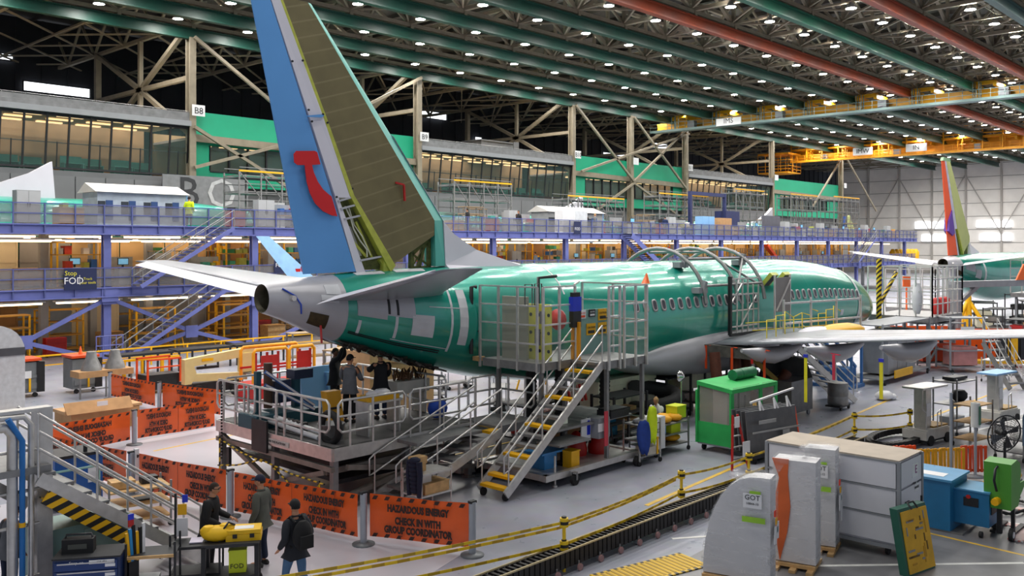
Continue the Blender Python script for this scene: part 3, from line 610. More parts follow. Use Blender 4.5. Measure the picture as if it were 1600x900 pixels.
# ================================================================ blue mezzanine behind the airliner
YM, Z1, Z2 = 50.0, 3.95, 7.35
MCOL = [12.2, 21.3, 30.4, 42.8, 51.7, 60.7, 69.2, 78.1, 86.8, 95.8, 104.7, 113.6, 122.5, 131.4, 140.3]
MESH = M('infill_mesh', '86868c', .6, .2, .1, 3, alpha=.5); DECKG = M('deck_grey', '6a6a6e', .8, 0, .1, 2); PURPD = M('rail_slate', '535c94', .5, .1, .06, 2)
for z, xa, xb in ((Z1, -8, 143.5), (Z2, -8, 144.2)):
    o = struct('mezzanine_deck', MB().box((xa + xb) / 2, YM + 4.2, z - .2, xb - xa, 8, .2), DECKG)
    MB().box((xa + xb) / 2, YM, z - .5, xb - xa, .14, .52).box((xa + xb) / 2, YM - .1, z - .5, xb - xa, .2, .06).box((xa + xb) / 2, YM - .1, z - .02, xb - xa, .2, .06).build('edge_beam', PURP, o)
    MB().box((xa + xb) / 2, YM + 8.1, z - .5, xb - xa, .14, .5).build('edge_beam', PURP, o)
    jm = MB()
    for i in range(int((xb - xa) / 3)): jm.box(xa + 1.5 + i * 3, YM + 4, z - .45, .12, 7.8, .25)
    tag(jm.build('joist', M('soffit_cream', 'cdbfa6', .7, 0, .06, 1), o), kind='stuff')
    x = xa; n = 3.05
    while x < xb - .5:
        x2 = min(x + n * 2, xb); mb = MB(); k = max(1, round((x2 - x) / 1.5))
        for i in range(k): mb.box(x + (x2 - x) * i / k, YM - .14, z - .4, .07, .07, 1.5)
        for h in (.55, 1.07): mb.box((x + x2) / 2, YM - .12, z + h, x2 - x, .05, .06)
        r = struct('mezzanine_railing', mb, PURPD)
        MB().box((x + x2) / 2, YM - .08, z + .1, x2 - x - .1, .015, .95).build('mesh_panel', MESH, r)
        x = x2
for x in MCOL:
    c = struct('mezzanine_column', MB().box(x, YM + .25, 0, .4, .08, Z2 - .45).box(x, YM + .55, 0, .4, .08, Z2 - .45).box(x, YM + .4, 0, .1, .3, Z2 - .45), PURP)
    MB().box(x, YM - .11, Z1 - .75, .9, .06, .8).build('gusset_plate', PURP, c)
    struct('mezzanine_column', MB().box(x + 2.2, YM + 7.6, 0, .4, .4, Z2 - .45), STEELG)
    if x < 60:
        struct('mezzanine_column', MB().box(x + 5, YM + 6, 0, .45, .35, Z2 - .45), STEELG); struct('mezzanine_column', MB().box(x - 1.6, YM + 5, 0, .45, .35, Z2 - .45), STEELG)
NODES = set()
def brace(pts):
    mb = MB()
    for a, b in zip(pts, pts[1:]): mb.bar((a[0], YM + .1, a[1]), (b[0], YM + .1, b[1]), .16, .22)
    for p in pts:
        if p in NODES: continue
        NODES.add(p); mb.box(p[0], YM + .0, p[1] - .35, .75, .05, .7)
    return struct('mezzanine_brace', mb, PURP)
brace([(21.3, 3.4), (17, 1.3), (13, 3.2)]); brace([(12.5, .1), (17, 1.3), (20.8, .1)]); brace([(21.3, 3.4), (26.1, 1.25), (30.4, 2.9)]); brace([(21.9, .1), (26.1, 1.25), (30, .1)]); brace([(30.6, 3.2), (34, 1.2), (38, 3.2)]); brace([(31, .1), (34, 1.2), (37.5, .1)])
# tubes glowing under the decks
TUBE = M('tube_light', 'ffdcb0', .5, 0, .02, 1, emit=6)
t0 = None
for z, ys, xs in ((Z2 - .62, (51.2, 53.5, 55.8, 57.6), range(0, 34)), (Z1 - .62, (52.5, 55.5), range(0, 30))):
    for y in ys:
        for i in xs:
            if t0 is None: t0 = MB().box(0, 0, 0, 3.4, .25, .1, mi=1).box(0, 0, .1, 3.7, .42, .08).build('tube_lamp', [WHITE, TUBE]); o = t0
            else: o = t0.copy(); COL.objects.link(o)
            o.location = (-4 + i * 4.2, y, z - (.28, .02, .2, .12)[ys.index(y)]); tag(o, 'glowing tube lamp under the %s mezzanine deck, %s row from its edge, %s along' % ('upper' if z > 5 else 'lower', nth(ys.index(y) + 1), nth(i + 1)), 'lamp', 'tube lamps under the mezzanine')
# stairs with treads: local x along the run, rising towards +x
def stairs(name, label, loc, rz, run, rise, width, n, smat, tmat, rmat, group=None, hand=True, yel=(), sw=.22, cat='stairs', ext=0.0, rails=(1.0, .55), hmb=None):
    t = thing(name, label, cat, loc, rz, group)
    for s in (-1, 1): MB().bar((0, s * width / 2, sw * .3), (run, s * width / 2, rise - sw * .3), .06, sw).build('stringer', smat, t)
    base = {}
    for i in range(n):
        x = run * (i + .5) / n; z = rise * (i + 1) / n - .04; m = YEL if i in yel else tmat
        if m not in base: base[m] = MB().box(0, 0, 0, max(.2, run / n * .85), width - .06, .04).box(-run / n * .42, 0, -.03, .03, width - .06, .07).build('tread', m, t); o = base[m]
        else: o = base[m].copy(); COL.objects.link(o)
        o.location = (x, 0, z)
    if hand:
        for s in (-1, 1):
            y = s * width / 2; mb = MB(); d = V(run, 0, rise).normalized()
            a, b = V(0.1, y, .1), V(run, y, rise)
            for h in rails: mb.cyl(a + V(0, 0, h), b + V(0, 0, h), .024, n=7)
            mb.tube([a + V(0, 0, rails[0]), a + V(-.16, 0, rails[0] - .1), a + V(-.16, 0, rails[-1] - .05), a + V(0, 0, rails[-1])], .024, 6)
            for k in range(4): p = a + (b - a) * k / 3; mb.cyl(p + V(0, 0, -.05), p + V(0, 0, rails[0]), .022, n=6)
            mb.build('handrail', rmat, t)
    return t
stairs('steel_stairs', 'blue steel stairs from the lower to the upper mezzanine deck', (22.4, YM - .9, Z1), 0, 5.6, 3.4, 1.1, 18, PURP, GALV, GALV)
stairs('steel_stairs', 'blue steel stairs from the hall floor up to the lower mezzanine deck', (21.4, YM - .9, 0), 0, 6.4, 3.9, 1.1, 20, PURP, GALV, GALV)
stairs('steel_stairs', 'dark backed stairs under the upper deck behind the fuselage crown', (73.3, YM - .8, Z1), R(180), 5.3, 3.4, 1.2, 18, PURP, DARK, PURP, hand=False, sw=.5)
stairs('steel_stairs', 'steel stairs at the far end of the mezzanine', (119, YM - .8, Z1), 0, 6, 3.4, 1.2, 18, PURP, GALV, GALV)
t = thing('stair_landing', 'blue railed landing at the foot of the mezzanine stairs', 'landing', (20.6, YM - .9, 0)); MB().box(0, 0, 0, 1.4, 1.6, .45).build('platform', PURP, t); rail(MB(), [(-.7, -.8, .45), (.7, -.8, .45)], (.55, 1.05), 1.07, .35, .03).build('railing', PURP, t)
# banner
NAVY = M('banner_navy', '15204a', .6, 0, .05, 2)
a, b = aY(100, 420, 49.75), aY(151, 452, 49.75)
bn = tag(MB().box((a.x + b.x) / 2, 49.75, b.z, b.x - a.x, .03, a.z - b.z).build('banner', NAVY), 'navy banner reading Stop FOD on the lower mezzanine railing', 'banner')
YT = M('banner_yellow', 'd8cf3a', .6); xx = (a.x + b.x) / 2; w_ = b.x - a.x
text('Stop', .34, YT, bn, (a.x + w_ * .2, 49.72, a.z - .25), align='CENTER'); text('FOD', .5, WHITE, bn, (a.x + w_ * .29, 49.72, a.z - .66)); text('Track\nyour tools', .2, YT, bn, (a.x + w_ * .72, 49.72, a.z - .66)); MB().box(a.x + w_ * .47, 49.725, a.z - .85, .02, .01, .5).build('divider', WHITE, bn)
for px, py, Y, lb in ((438, 412, 49.75, 'small navy FOD sign on the lower railing behind the tail cone'), (902, 356, 49.75, 'small navy FOD sign on the upper railing beside the white cabinets')):
    q = aY(px, py, Y); s = tag(MB().box(q.x, Y, q.z - .55, .9, .03, 1.1).build('sign', NAVY), lb, 'sign'); text('FOD', .36, WHITE, s, (q.x, Y - .03, q.z - .1))
# shed with pale roof on the upper deck
def shed(label, xa, xb, y, z, h, wall, gable, k):
    t = thing('crew_shed', label, 'shed', ((xa + xb) / 2, y, z)); L = xb - xa
    MB().box(0, 0, 0, L, 2.0, h).build('wall', wall, t); MB().slab([(-L / 2 - .2, -1.3, h), (-L / 2 - .2, 1.3, h), (-L / 2 - .2, .2, h + .55)], (L + .3, 0, 0)).build('roof', M('shed_roof', 'd3d0cb', .6, 0, .04, 2), t)
    MB().box(L / 2 + .05, 0, 0, .1, 2.05, h).build('end_wall', gable, t)
    for i in range(k):
        x = -L / 2 + (i + .5) * L / k; f = MB().box(x, -1.02, .35, L / k * .3, .06, 1.1).build('door', M('shed_door', '2f4f86', .5), t); MB().box(x - L / k * .33, -1.02, .7, L / k * .3, .05, .7).build('window', M('shed_window', '3a3f46', .2), t)
PBL = M('pale_blue_panel', '86b7e6', .5, 0, .04, 1)
shed('long pale blue shed with a white roof on the upper mezzanine deck', 21.2, 26.4, 52.3, Z2, 1.9, M('shed_wall', 'b9c6d4', .6), PBL, 4)
shed('short shed with white roof and blue end wall on the upper deck', 60.5, 68.3, 53.2, Z2, 1.9, M('shed_wall_grey', '9a9c9e', .6), PBL, 3)
# clutter along the decks and below: prototypes copied one by one
PROT = {}
def proto(kind):
    if kind in PROT: return dup(PROT[kind])
    t = thing(kind, '', '')
    if kind == 'storage_rack':
        for x in (-1.2, 1.2):
            for y in (-.45, .45): MB().box(x, y, 0, .09, .09, 2.5).build('upright', YEL, t)
        for z in (.15, .95, 1.75, 2.45): MB().box(0, 0, z, 2.5, 1.0, .07).build('shelf', M('rack_ochre', 'b98a35', .6, 0, .1, 3), t)
    elif kind == 'grey_rack':
        for x in (-1, 1):
            for y in (-.4, .4): MB().box(x, y, 0, .07, .07, 2.0).build('upright', GALV, t)
        for z in (.15, .8, 1.4, 1.95): MB().box(0, 0, z, 2.1, .9, .05).build('shelf', M('shelf_tan', 'a58d6c', .7, 0, .1, 3), t)
    elif kind == 'metal_cabinet':
        MB().box(0, 0, .1, 1.2, .6, 1.75).box(0, 0, 0, 1.1, .5, .1).build('body', M('cabinet_grey', 'a3a5a8', .5, 0, .04, 2), t)
        for x in (-.295, .295): d = MB().box(x, -.31, .15, .57, .03, 1.65).build('door', M('cabinet_door', 'b7b9bb', .5, 0, .04, 2), t); MB().box(x * .2, -.34, .95, .03, .03, .2).build('handle', DARK, d)
    elif kind == 'workbench':
        MB().box(0, 0, .85, 1.9, .75, .06).build('top', M('bench_top', 'b98e58', .6, 0, .12, 4), t)
        for x in (-.88, .88):
            for y in (-.3, .3): MB().box(x, y, 0, .07, .07, .85).build('leg', STEELG, t)
        for z in (.2, .42, .62): MB().box(.55, -.05, z, .6, .6, .18).build('drawer', M('drawer_blue', '3b5f94', .5), t)
        MB().box(0, .34, .9, 1.9, .04, .7).build('back_panel', M('bench_back', '8f9499', .6), t)
    elif kind == 'work_station':
        MB().box(0, 0, 0, .8, .6, 1.0).build('body', M('station_grey', 'c2c4c6', .5), t); MB().box(0, .1, 1.0, .1, .1, .2).box(0, .05, 1.15, .65, .05, .42).build('monitor', DARK, t); MB().box(0, .02, 1.19, .58, .02, .34).build('screen', M('screen_blue', '6ea6c8', .3, emit=.6), t)
    elif kind == 'tool_chest':
        MB().box(0, 0, .12, 1.1, .55, .95).build('body', RED, t)
        for i in range(5): MB().box(0, -.28, .2 + i * .17, 1.0, .03, .15).build('drawer', M('chest_drawer', '9e2320', .4), t)
        for x in (-.45, .45): MB().cyl((x, -.2, .06), (x, .2, .06), .06).build('wheel', BLACK, t)
    elif kind == 'wooden_crate':
        mb = MB().box(0, 0, .1, 1.3, 1.0, .9)
        mb.build('box', WOOD, t)
        for z in (.12, .5, .88): MB().box(0, -.52, z, 1.32, .04, .12).build('slat', M('crate_slat', 'a97f4c', .8, 0, .15, 6), t)
        for x in (-.5, .5): MB().box(x, 0, 0, .12, 1.0, .1).build('skid', M('crate_slat'), t)
    elif kind == 'parts_bin':
        MB().box(0, 0, 0, .62, .45, .05).box(0, -.21, 0, .62, .03, .34).box(0, .21, 0, .62, .03, .34).box(-.3, 0, 0, .03, .45, .34).box(.3, 0, 0, .03, .45, .34).build('tub', YEL, t)
    elif kind == 'parts_cart':
        for z in (.25, .85): MB().box(0, 0, z, 1.3, .7, .05).build('shelf', GALV, t)
        MB().box(-.62, -.3, .1, .04, .04, 1.0).box(.62, -.3, .1, .04, .04, 1.0).box(-.62, .3, .1, .04, .04, 1.0).box(.62, .3, .1, .04, .04, 1.0).build('frame', STEELG, t)
        for x in (-.55, .55): MB().cyl((x, -.3, .08), (x, .3, .08), .08).build('wheel', BLACK, t)
    elif kind == 'trestle_table':
        MB().box(0, 0, .72, 2.4, .8, .05).build('top', M('table_ochre', 'c99a35', .6, 0, .1, 3), t)
        for x in (-1.05, 1.05): MB().bar((x, -.35, 0), (x, -.1, .72), .06).bar((x, .35, 0), (x, .1, .72), .06).build('leg', YEL, t)
    PROT[kind] = t; return t
LBL = {'storage_rack': ('yellow storage rack of parts %s', 'rack'), 'grey_rack': ('galvanised shelf unit with tan shelves %s', 'shelf unit'), 'metal_cabinet': ('grey two door metal cabinet %s', 'cabinet'), 'workbench': ('workbench with blue drawers %s', 'workbench'),
       'work_station': ('grey computer stand with monitor %s', 'computer stand'), 'tool_chest': ('red tool chest on casters %s', 'tool chest'), 'wooden_crate': ('pale wooden crate on skids %s', 'crate'), 'parts_bin': ('yellow plastic tub %s', 'tub'), 'parts_cart': ('two shelf steel parts cart %s', 'cart'), 'trestle_table': ('yellow legged trestle table %s', 'table')}
WHERE = {2: 'on the upper mezzanine deck', 1: 'on the lower mezzanine deck', 0: 'on the floor under the mezzanine', 5: 'on the hall floor behind the mezzanine'}
BOXN = [0]; BOXM = [CARD, M('carton_white', 'd9d9d4', .7, 0, .05, 3), M('tub_blue', '2f67b0', .5, 0, .05, 2), YEL, M('pack_black', '2a2a2c', .7, 0, .1, 3), M('pack_green', '2f7f4a', .6, 0, .08, 2), M('tote_teal', '3fa390', .5, 0, .06, 2), M('part_lime', 'b3b84a'), M('pack_red', 'c23a22', .6), M('part_grey', '9c9ea2', .5, .2)]
BOXW = ['brown', 'white', 'blue', 'yellow', 'black', 'green', 'teal', 'lime', 'red', 'grey']; BOXP = {}
def smallbox(x, y, z, sx, sy, sz, m, lv, rz=0):
    if BOXN[0] >= 290: return
    BOXN[0] += 1
    if m not in BOXP: BOXP[m] = MB().box(0, 0, 0, 1, 1, .92).box(0, 0, .92, 1.03, 1.03, .08).build('storage_box', BOXM[m]); o = BOXP[m]
    else: o = BOXP[m].copy(); COL.objects.link(o)
    o.location = (x, y, z); o.scale = (sx, sy, sz); o.rotation_euler = (0, 0, rz)
    tag(o, '%s lidded storage box %s' % (BOXW[m], WHERE[lv]), 'box', '%s storage boxes %s' % (BOXW[m], WHERE[lv]))
rc = random.Random(7)
def clut(kind, x, y, lv, rz=0.0, boxes=0):
    z = {2: Z2, 1: Z1, 0: 0, 5: 0}[lv]; t = proto(kind); t.location = (x, y, z); t.rotation_euler = (0, 0, rz)
    tag(t, LBL[kind][0] % WHERE[lv], LBL[kind][1], LBL[kind][1] + 's of the kind ' + kind.replace('_', ' ') + ' ' + WHERE[lv])
    tops = {'storage_rack': (.22, 1.02, 1.82, 2.52), 'grey_rack': (.2, .85, 1.45, 2.0), 'workbench': (.91,), 'trestle_table': (.77,), 'parts_cart': (.3, .9), 'metal_cabinet': (1.85,), 'tool_chest': (1.07,), 'wooden_crate': (1.0,)}.get(kind, ())
    w = {'storage_rack': 2.2, 'grey_rack': 1.8, 'workbench': 1.6, 'trestle_table': 2.1, 'parts_cart': 1.1}.get(kind, .8)
    for tz in tops:
        u = -w / 2
        while boxes and u < w / 2 - .25:
            bw = rc.uniform(.28, .62)
            if rc.random() < .72:
                q = min(bw, w / 2 - u); smallbox(x + (u + q / 2) * math.cos(rz), y + (u + q / 2) * math.sin(rz), z + tz, q * .9, rc.uniform(.35, .6), rc.uniform(.2, .5), rc.randrange(10), lv, rz)
            u += bw + .04
x = 8.0
wb = tag(MB().box(60, YM + 8.35, 0, 130, .08, .1).build('wall_mezzanine_back', STEELG), kind='structure'); WBM = [M('back_tan', 'cfae80', .8, 0, .12, .5), M('back_cream', 'ddd0b4', .8, 0, .1, .5), M('back_brown', '8f6a44', .8, 0, .15, .6), M('back_grey', '8b8a8c', .7, 0, .1, .6)]; rw_ = random.Random(3); pb = {}
for zz, hh in ((Z1 + .05, 2.75), (.1, 3.2)):
    for i in range(48):
        if rw_.random() < .2 and zz < 1: continue
        m = rw_.randrange(4); k_ = (m, zz)
        if k_ not in pb: pb[k_] = MB().box(0, 0, 0, 2.9, .08, hh).box(0, -.05, hh * .45, 2.9, .04, .08).box(1.4, -.05, 0, .1, .04, hh).build('panel', WBM[m], wb); o = pb[k_]
        else: o = pb[k_].copy(); COL.objects.link(o)
        o.location = (-6 + i * 3, YM + 8.35, zz)
seq2 = ['metal_cabinet', 'workbench', 'work_station', 'parts_cart', 'metal_cabinet', 'wooden_crate', 'workbench', 'work_station', 'grey_rack', 'tool_chest']
i = 0
while x < 142:
    f = (x - 8) / 134
    if not (20.3 < x < 28 or 42 < x < 50 or 59.6 < x < 69.6 or 83 < x < 90): clut(seq2[i % 10], x, 51.6 + rc.uniform(0, .5), 2, 0, 1 if i % 2 else 0)
    if rc.random() < .5 and not (19.5 < x < 28 or 58 < x < 70 or 86 < x < 99): clut(seq2[(i * 3 + 1) % 10], x + .6, 54.5, 2, 0, 0)
    x += rc.uniform(1.9, 2.8); i += 1
x = 8.0; seq1 = ['grey_rack', 'workbench', 'storage_rack', 'metal_cabinet', 'parts_cart', 'grey_rack', 'wooden_crate', 'storage_rack', 'work_station']
while x < 130:
    if not (43 < x < 49): clut(seq1[i % 9], x, 53.8 + rc.uniform(0, .6), 1, 0, 1 if i % 3 else 0)
    clut(seq1[(i * 2 + 3) % 9], x + 1, 56.9, 1, 0, 1 if i % 2 else 0)
    x += rc.uniform(2.3, 3.1); i += 1
x = 9.0; seq0 = ['storage_rack', 'trestle_table', 'storage_rack', 'wooden_crate', 'grey_rack', 'trestle_table', 'storage_rack', 'tool_chest', 'parts_cart']
while x < 56:
    clut(seq0[i % 9], x, 53.1 + rc.uniform(0, .8), 0, 0, 1); clut(seq0[(i + 4) % 9], x + 1.1, 56.2, 0, 0, 1); clut(seq0[(i + 2) % 9], x + .4, 59.6, 5, 0, 0); clut(seq0[(i + 5) % 9], x - .4, 63.0, 5, 0, 0)
    if i % 2: clut(seq0[(i + 1) % 9], x + .3, 66.5, 5, 0, 0)
    x += rc.uniform(2.5, 3.0); i += 1
while x < 128: clut(seq0[i % 9], x, 55, 0, 0, 0); x += 4.5; i += 1
# fuselages on the line behind the decks, each with its white dorsal fin
def far_plane(label, xa, xb, y, zc, tip):
    t = thing('fuselage', label, 'fuselage', ((xa + xb) / 2, y, 0)); n = 28
    MB().loft([[V(x, y + 1.88 * k * math.sin(2 * math.pi * j / n), zc + (1 - k) * .8 + 2.0 * k * math.cos(2 * math.pi * j / n)) for j in range(n)] for x, k in ((xa, .45), (xa + 4, .75), (xa + 9, .97), (xa + 12, 1), (xb - 4, 1), (xb, .7))]).build('barrel', TEAL, t, True)
    MB().slab([(tip - 8, y - .2, zc + 1.85), (tip, y - .2, zc + 1.8), (tip - .2, y - .2, zc + 4.3), (tip - 1.5, y - .2, zc + 3.5), (tip - 4, y - .2, zc + 2.5)], (0, .4, 0)).build('dorsal_fin', PWHITE, t, True)
    MB().box((xa + xb) / 2, y, 0, xb - xa - 6, 1.2, zc - 1.9).build('cradle', STEELG, t, True)
far_plane('teal fuselage with white dorsal fin behind the pale blue shed', -2, 36, 61, 7.3, 22.5)
far_plane('teal fuselage with white dorsal fin behind the airliner fin', 44, 82, 61, 7.3, 76.3)
far_plane('teal fuselage beyond the scaffold towers on the far line', 86, 124, 61, 7.3, 119)
q = taper([(0, 0, .1), (4, 0, .2), (1.4, 5.2, .1), (-.4, 5.2, .06)]); t = thing('tail_fin', 'small blue and lime tail fin at the end of the mezzanine', 'tail fin', (137, 58, Z2)); MB().slab([(0, 0, 0), (1.3, 0, 0), (.2, 0, 3.4), (-1, 0, 3.4)], (0, .2, 0)).build('rudder', M('fin_blue', '1f62d0', .4), t); MB().slab([(1.3, 0, 0), (4.6, 0, 0), (1.5, 0, 3.6), (.2, 0, 3.4)], (0, .2, 0)).build('fin', M('fin_lime'), t)
# scaffold towers round those fuselages
def tower(label, x, y, z, w, d, h, lv, mat=GALV, yel=True):
    y, z, h, d = 56.7, Z2, h - Z2 + .3, 2.0; lv = max(2, lv - 1); t = thing('scaffold', label, 'scaffold', (x, y, z)); k = max(2, round(w / 1.6))
    for i in range(k + 1):
        px = -w / 2 + w * i / k
        for py in (-d / 2, d / 2): MB().box(px, py, 0, .09, .09, h).build('post', mat, t)
    for j in range(lv + 1):
        zz = h * (j + .35) / (lv + .6); m = MB()
        for py in (-d / 2, d / 2): m.box(0, py, zz, w, .06, .06).box(0, py, zz + .55, w, .05, .05)
        m.box(-w / 2, 0, zz, .06, d, .06).box(w / 2, 0, zz, .06, d, .06); m.build('ledger', mat, t)
        MB().box(0, 0, zz - .12, w, d, .06).build('deck', GALV if j < lv else DECKG, t)
    m = MB()
    for i in range(k): a = -w / 2 + w * i / k; m.bar((a, -d / 2, .2), (a + w / k, -d / 2, h * .6), .06).bar((a, -d / 2, h), (a + w / k, -d / 2, h * .55), .06)
    m.build('brace', mat, t)
    if yel: MB().box(0, -d / 2, h, w, .12, .12).build('top_beam', YEL, t)
    return t
for args in (('grey scaffold tower just behind the airliner fin on the upper line', 56, 59, 0, 7, 2.5, 11.4, 4), ('low scaffold tower behind the short blue shed', 72, 58.6, 0, 9, 2.5, 10.7, 4), ('tall scaffold of sloping grey frames before the second green office', 88, 58.4, 0, 10, 3, 11.6, 5), ('yellow topped scaffold past the dark screen panel', 103, 59, 0, 7, 3, 12.8, 4), ('scaffold tower with yellow beam before the last glazed office', 118, 59, 0, 8, 3, 12.8, 4),
             ('wide scaffold tower before the last green office', 132, 60, 0, 9, 3, 13, 4), ('grey scaffold tower left of the airliner rudder', 35, 58.8, 0, 5, 2.5, 11, 4)): tower(*args)
t = thing('screen', 'dark grey slatted screen standing on the upper deck', 'screen', (98.5, 50.6, Z2 - .5))
for i in range(14): MB().box(-2.1 + i * .32, 0, 0, .26, .06, 2.9).build('slat', M('screen_grey', '5d5d66', .6), t)
MB().box(0, .05, .2, 4.6, .05, .1).box(0, .05, 2.6, 4.6, .05, .1).build('frame', M('screen_grey'), t)
t = thing('gate_frame', 'dark navy steel gate frame rising from the upper deck', 'frame', (92, 55, Z2)); MB().box(-4, 0, 0, .35, .35, 5).box(3.5, 0, 0, .35, .35, 5).box(-.2, 0, 4.6, 7.8, .3, .4).build('post', M('navy_steel', '2a3260', .5), t); MB().box(5, .5, 0, 3.2, 1.5, 3.0).build('motor_house', M('navy_steel'), t)
for nm, lb, x, w, h, m in (('white_cabinet', 'tall white cabinet pair on the upper deck beside the FOD sign', 62.2, 3.4, 2.0, WHITE), ('blue_cabinet', 'bright blue and pale blue cabinet on the upper deck', 84.5, 2.4, 2.0, PBL), ('cardboard_carton', 'big brown carton on the upper deck beside the blue cabinet', 88, 2.6, 1.9, CARD)):
    t = thing(nm, lb, 'cabinet' if m != CARD else 'carton', (x, 51, Z2)); MB().box(0, 0, 0, w, .9, h).build('body', m, t); MB().box(-w / 4, -.46, .05, w / 2 - .03, .03, h - .1).build('door', m, t); MB().box(w / 4, -.46, .05, w / 2 - .03, .03, h - .1).build('door', M('cabinet_white2', 'd4d8dc', .4) if m == WHITE else m, t)
# scattered kit on the hall floor beyond the airliner
for i, (k, x, y) in enumerate((('parts_cart', 24.5, 27.5), ('parts_cart', 27.5, 29), ('trestle_table', 30, 26.5), ('grey_rack', 23, 31), ('parts_cart', 32, 31), ('workbench', 36, 28), ('wooden_crate', 28, 33), ('grey_rack', 38, 33), ('parts_cart', 21, 34.5), ('tool_chest', 33.5, 35.5), ('grey_rack', 42, 30), ('trestle_table', 46, 33), ('storage_rack', 52, 30), ('metal_cabinet', 56, 33), ('workbench', 60, 30), ('storage_rack', 64, 34), ('grey_rack', 57, 27), ('metal_cabinet', 67, 31), ('wooden_crate', 49, 27), ('parts_cart', 25.2, 24.2), ('storage_rack', 30, 39), ('grey_rack', 26, 38))):
    t = proto(k); t.location = (x, y, 0); t.rotation_euler = (0, 0, R(17 * (i % 5) - 30)); tag(t, LBL[k][0] % 'on the hall floor beyond the airliner', LBL[k][1], k.replace('_', ' ') + ' kit on the hall floor beyond the airliner, by the mezzanine')
a, b = aY(1197, 383, 51.6), aY(1219, 412, 51.6)
t = thing('conveyor', 'slanting orange conveyor arm on the lower mezzanine deck past the screen', 'conveyor', (b.x, 51.6, Z1)); MB().bar(a, b, .5, .35).build('arm', ORG, t, True); MB().box(b.x, 51.6, Z1, .8, .6, .35).build('base', DARK, t, True)
for i in range(7):
    p = aY(1395 + i * 6, 390, 52.5); tag(MB().lathe([(.45, 0), (.5, 1.3), (.2, 1.8)], (p.x, 52.5, Z1), 10).build('yellow_canister', YEL), 'yellow canister at the far end of the lower deck, %s along' % nth(i + 1), 'canister', 'yellow canisters at the mezzanine end')
# ================================================================ work stands round the airliner
PLYG = M('clear_panel', 'b9c9c4', .1, 0, .03, 1, alpha=.07); HAZ = None
def hazard(name, ca, cb, sc=7.0, vec=(1, 1, 0)):
    if name in MATS: return MATS[name]
    m = M(name, ca, .5, 0, .06, 3); nt = m.node_tree; N = nt.nodes; L = nt.links; b = N['Principled BSDF']
    tc = N.new('ShaderNodeTexCoord'); d = N.new('ShaderNodeVectorMath'); d.operation = 'DOT_PRODUCT'; d.inputs[1].default_value = vec; L.new(tc.outputs['Object'], d.inputs[0])
    w = N.new('ShaderNodeMath'); w.operation = 'MULTIPLY'; w.inputs[1].default_value = sc; L.new(d.outputs['Value'], w.inputs[0])
    f = N.new('ShaderNodeMath'); f.operation = 'FRACT'; L.new(w.outputs[0], f.inputs[0]); g = N.new('ShaderNodeMath'); g.operation = 'GREATER_THAN'; g.inputs[1].default_value = .5; L.new(f.outputs[0], g.inputs[0])
    mx = N.new('ShaderNodeMix'); mx.data_type = 'RGBA'; mx.inputs[6].default_value = lin(ca); mx.inputs[7].default_value = lin(cb); L.new(g.outputs[0], mx.inputs[0]); L.new(mx.outputs[2], b.inputs['Base Color'])
    return m
HAZ = hazard('hazard_stripe', 'f2b800', '161616', 5.5, (.3, 1, .9))
def wheel(p, x, y, r=.1, w=.06, z=0.0, fork=True, mat=None):
    o = MB().cyl((x, y - w / 2, z + r), (x, y + w / 2, z + r), r, n=14).build('wheel', mat or BLACK, p, True)
    if fork: MB().box(x, y - w * .8, z + r, .05, .02, r * 1.3).box(x, y + w * .8, z + r, .05, .02, r * 1.3).box(x, y, z + r * 2.25, .12, .12, .03).build('caster', GALV, o, True)
# ---- rear door stand: caged platform, legs in black bellows, wheeled base
zA = 3.08
A = thing('door_stand', 'caged aluminium platform on a wheeled base at the rear fuselage', 'work stand', (19.6, 16.5, 0))
MB().slab([(18.3, 18.25, zA - .22), (18.3, 16.15, zA - .22), (19.85, 16.15, zA - .22), (19.95, 15.15, zA - .22), (21.9, 15.15, zA - .22), (21.9, 17.85, zA - .22)], (0, 0, .22)).build('platform', GALV, A, True)
MB().slab([(18.2, 18.3, zA - .1), (18.2, 18.55, zA - .1), (18.45, 18.55, zA - .1), (18.45, 18.3, zA - .1)], (0, 0, .12)).build('timber_end', WOOD, A, True)
def cage(p, a, b, h, nv, nh, name, infill=.55, r=.028):
    a, b = Vector(a), Vector(b); mb = MB()
    for i in range(nv + 1): q = a + (b - a) * i / nv; mb.box(q.x, q.y, q.z - .25, .06, .06, h + .25)
    for j in range(1, nh + 1): z = V(0, 0, h * j / nh); mb.bar(a + z, b + z, .045)
    o = mb.build(name, ALU, p, True); d = (b - a)
    MB().bar(a + d * .03 + V(0, 0, .03 + h * infill / 2), b - d * .03 + V(0, 0, .03 + h * infill / 2), .012, h * infill, up=(0, 0, 1)).build('clear_panel', PLYG, o, True)
cage(A, (18.25, 18.3, zA), (18.32, 16.2, zA), 2.05, 3, 4, 'side_cage', .95); cage(A, (18.45, 16.1, zA), (19.8, 16.1, zA), 2.05, 2, 4, 'front_cage', .7)
cage(A, (20.05, 15.1, zA), (20.55, 15.1, zA), 2.05, 1, 5, 'gate'); cage(A, (20.75, 15.1, zA), (21.85, 15.1, zA), 2.05, 2, 4, 'front_cage', .6); cage(A, (21.87, 15.15, zA), (21.87, 17.5, zA), 2.05, 2, 4, 'side_cage', .6)
MB().bar((19.9, 16.2, zA + 2.08), (21.85, 17.6, zA + 2.08), .05).bar((19.9, 16.2, zA + 1.2), (21.85, 17.7, zA + 1.2), .05).build('back_rail', ALU, A, True)
MB().box(21.3, 16.62, zA, 1.5, .03, 1.3).build('sign_panel', M('panel_teal_grey', '7fa69e', .4, 0, .05, 2), A, True)
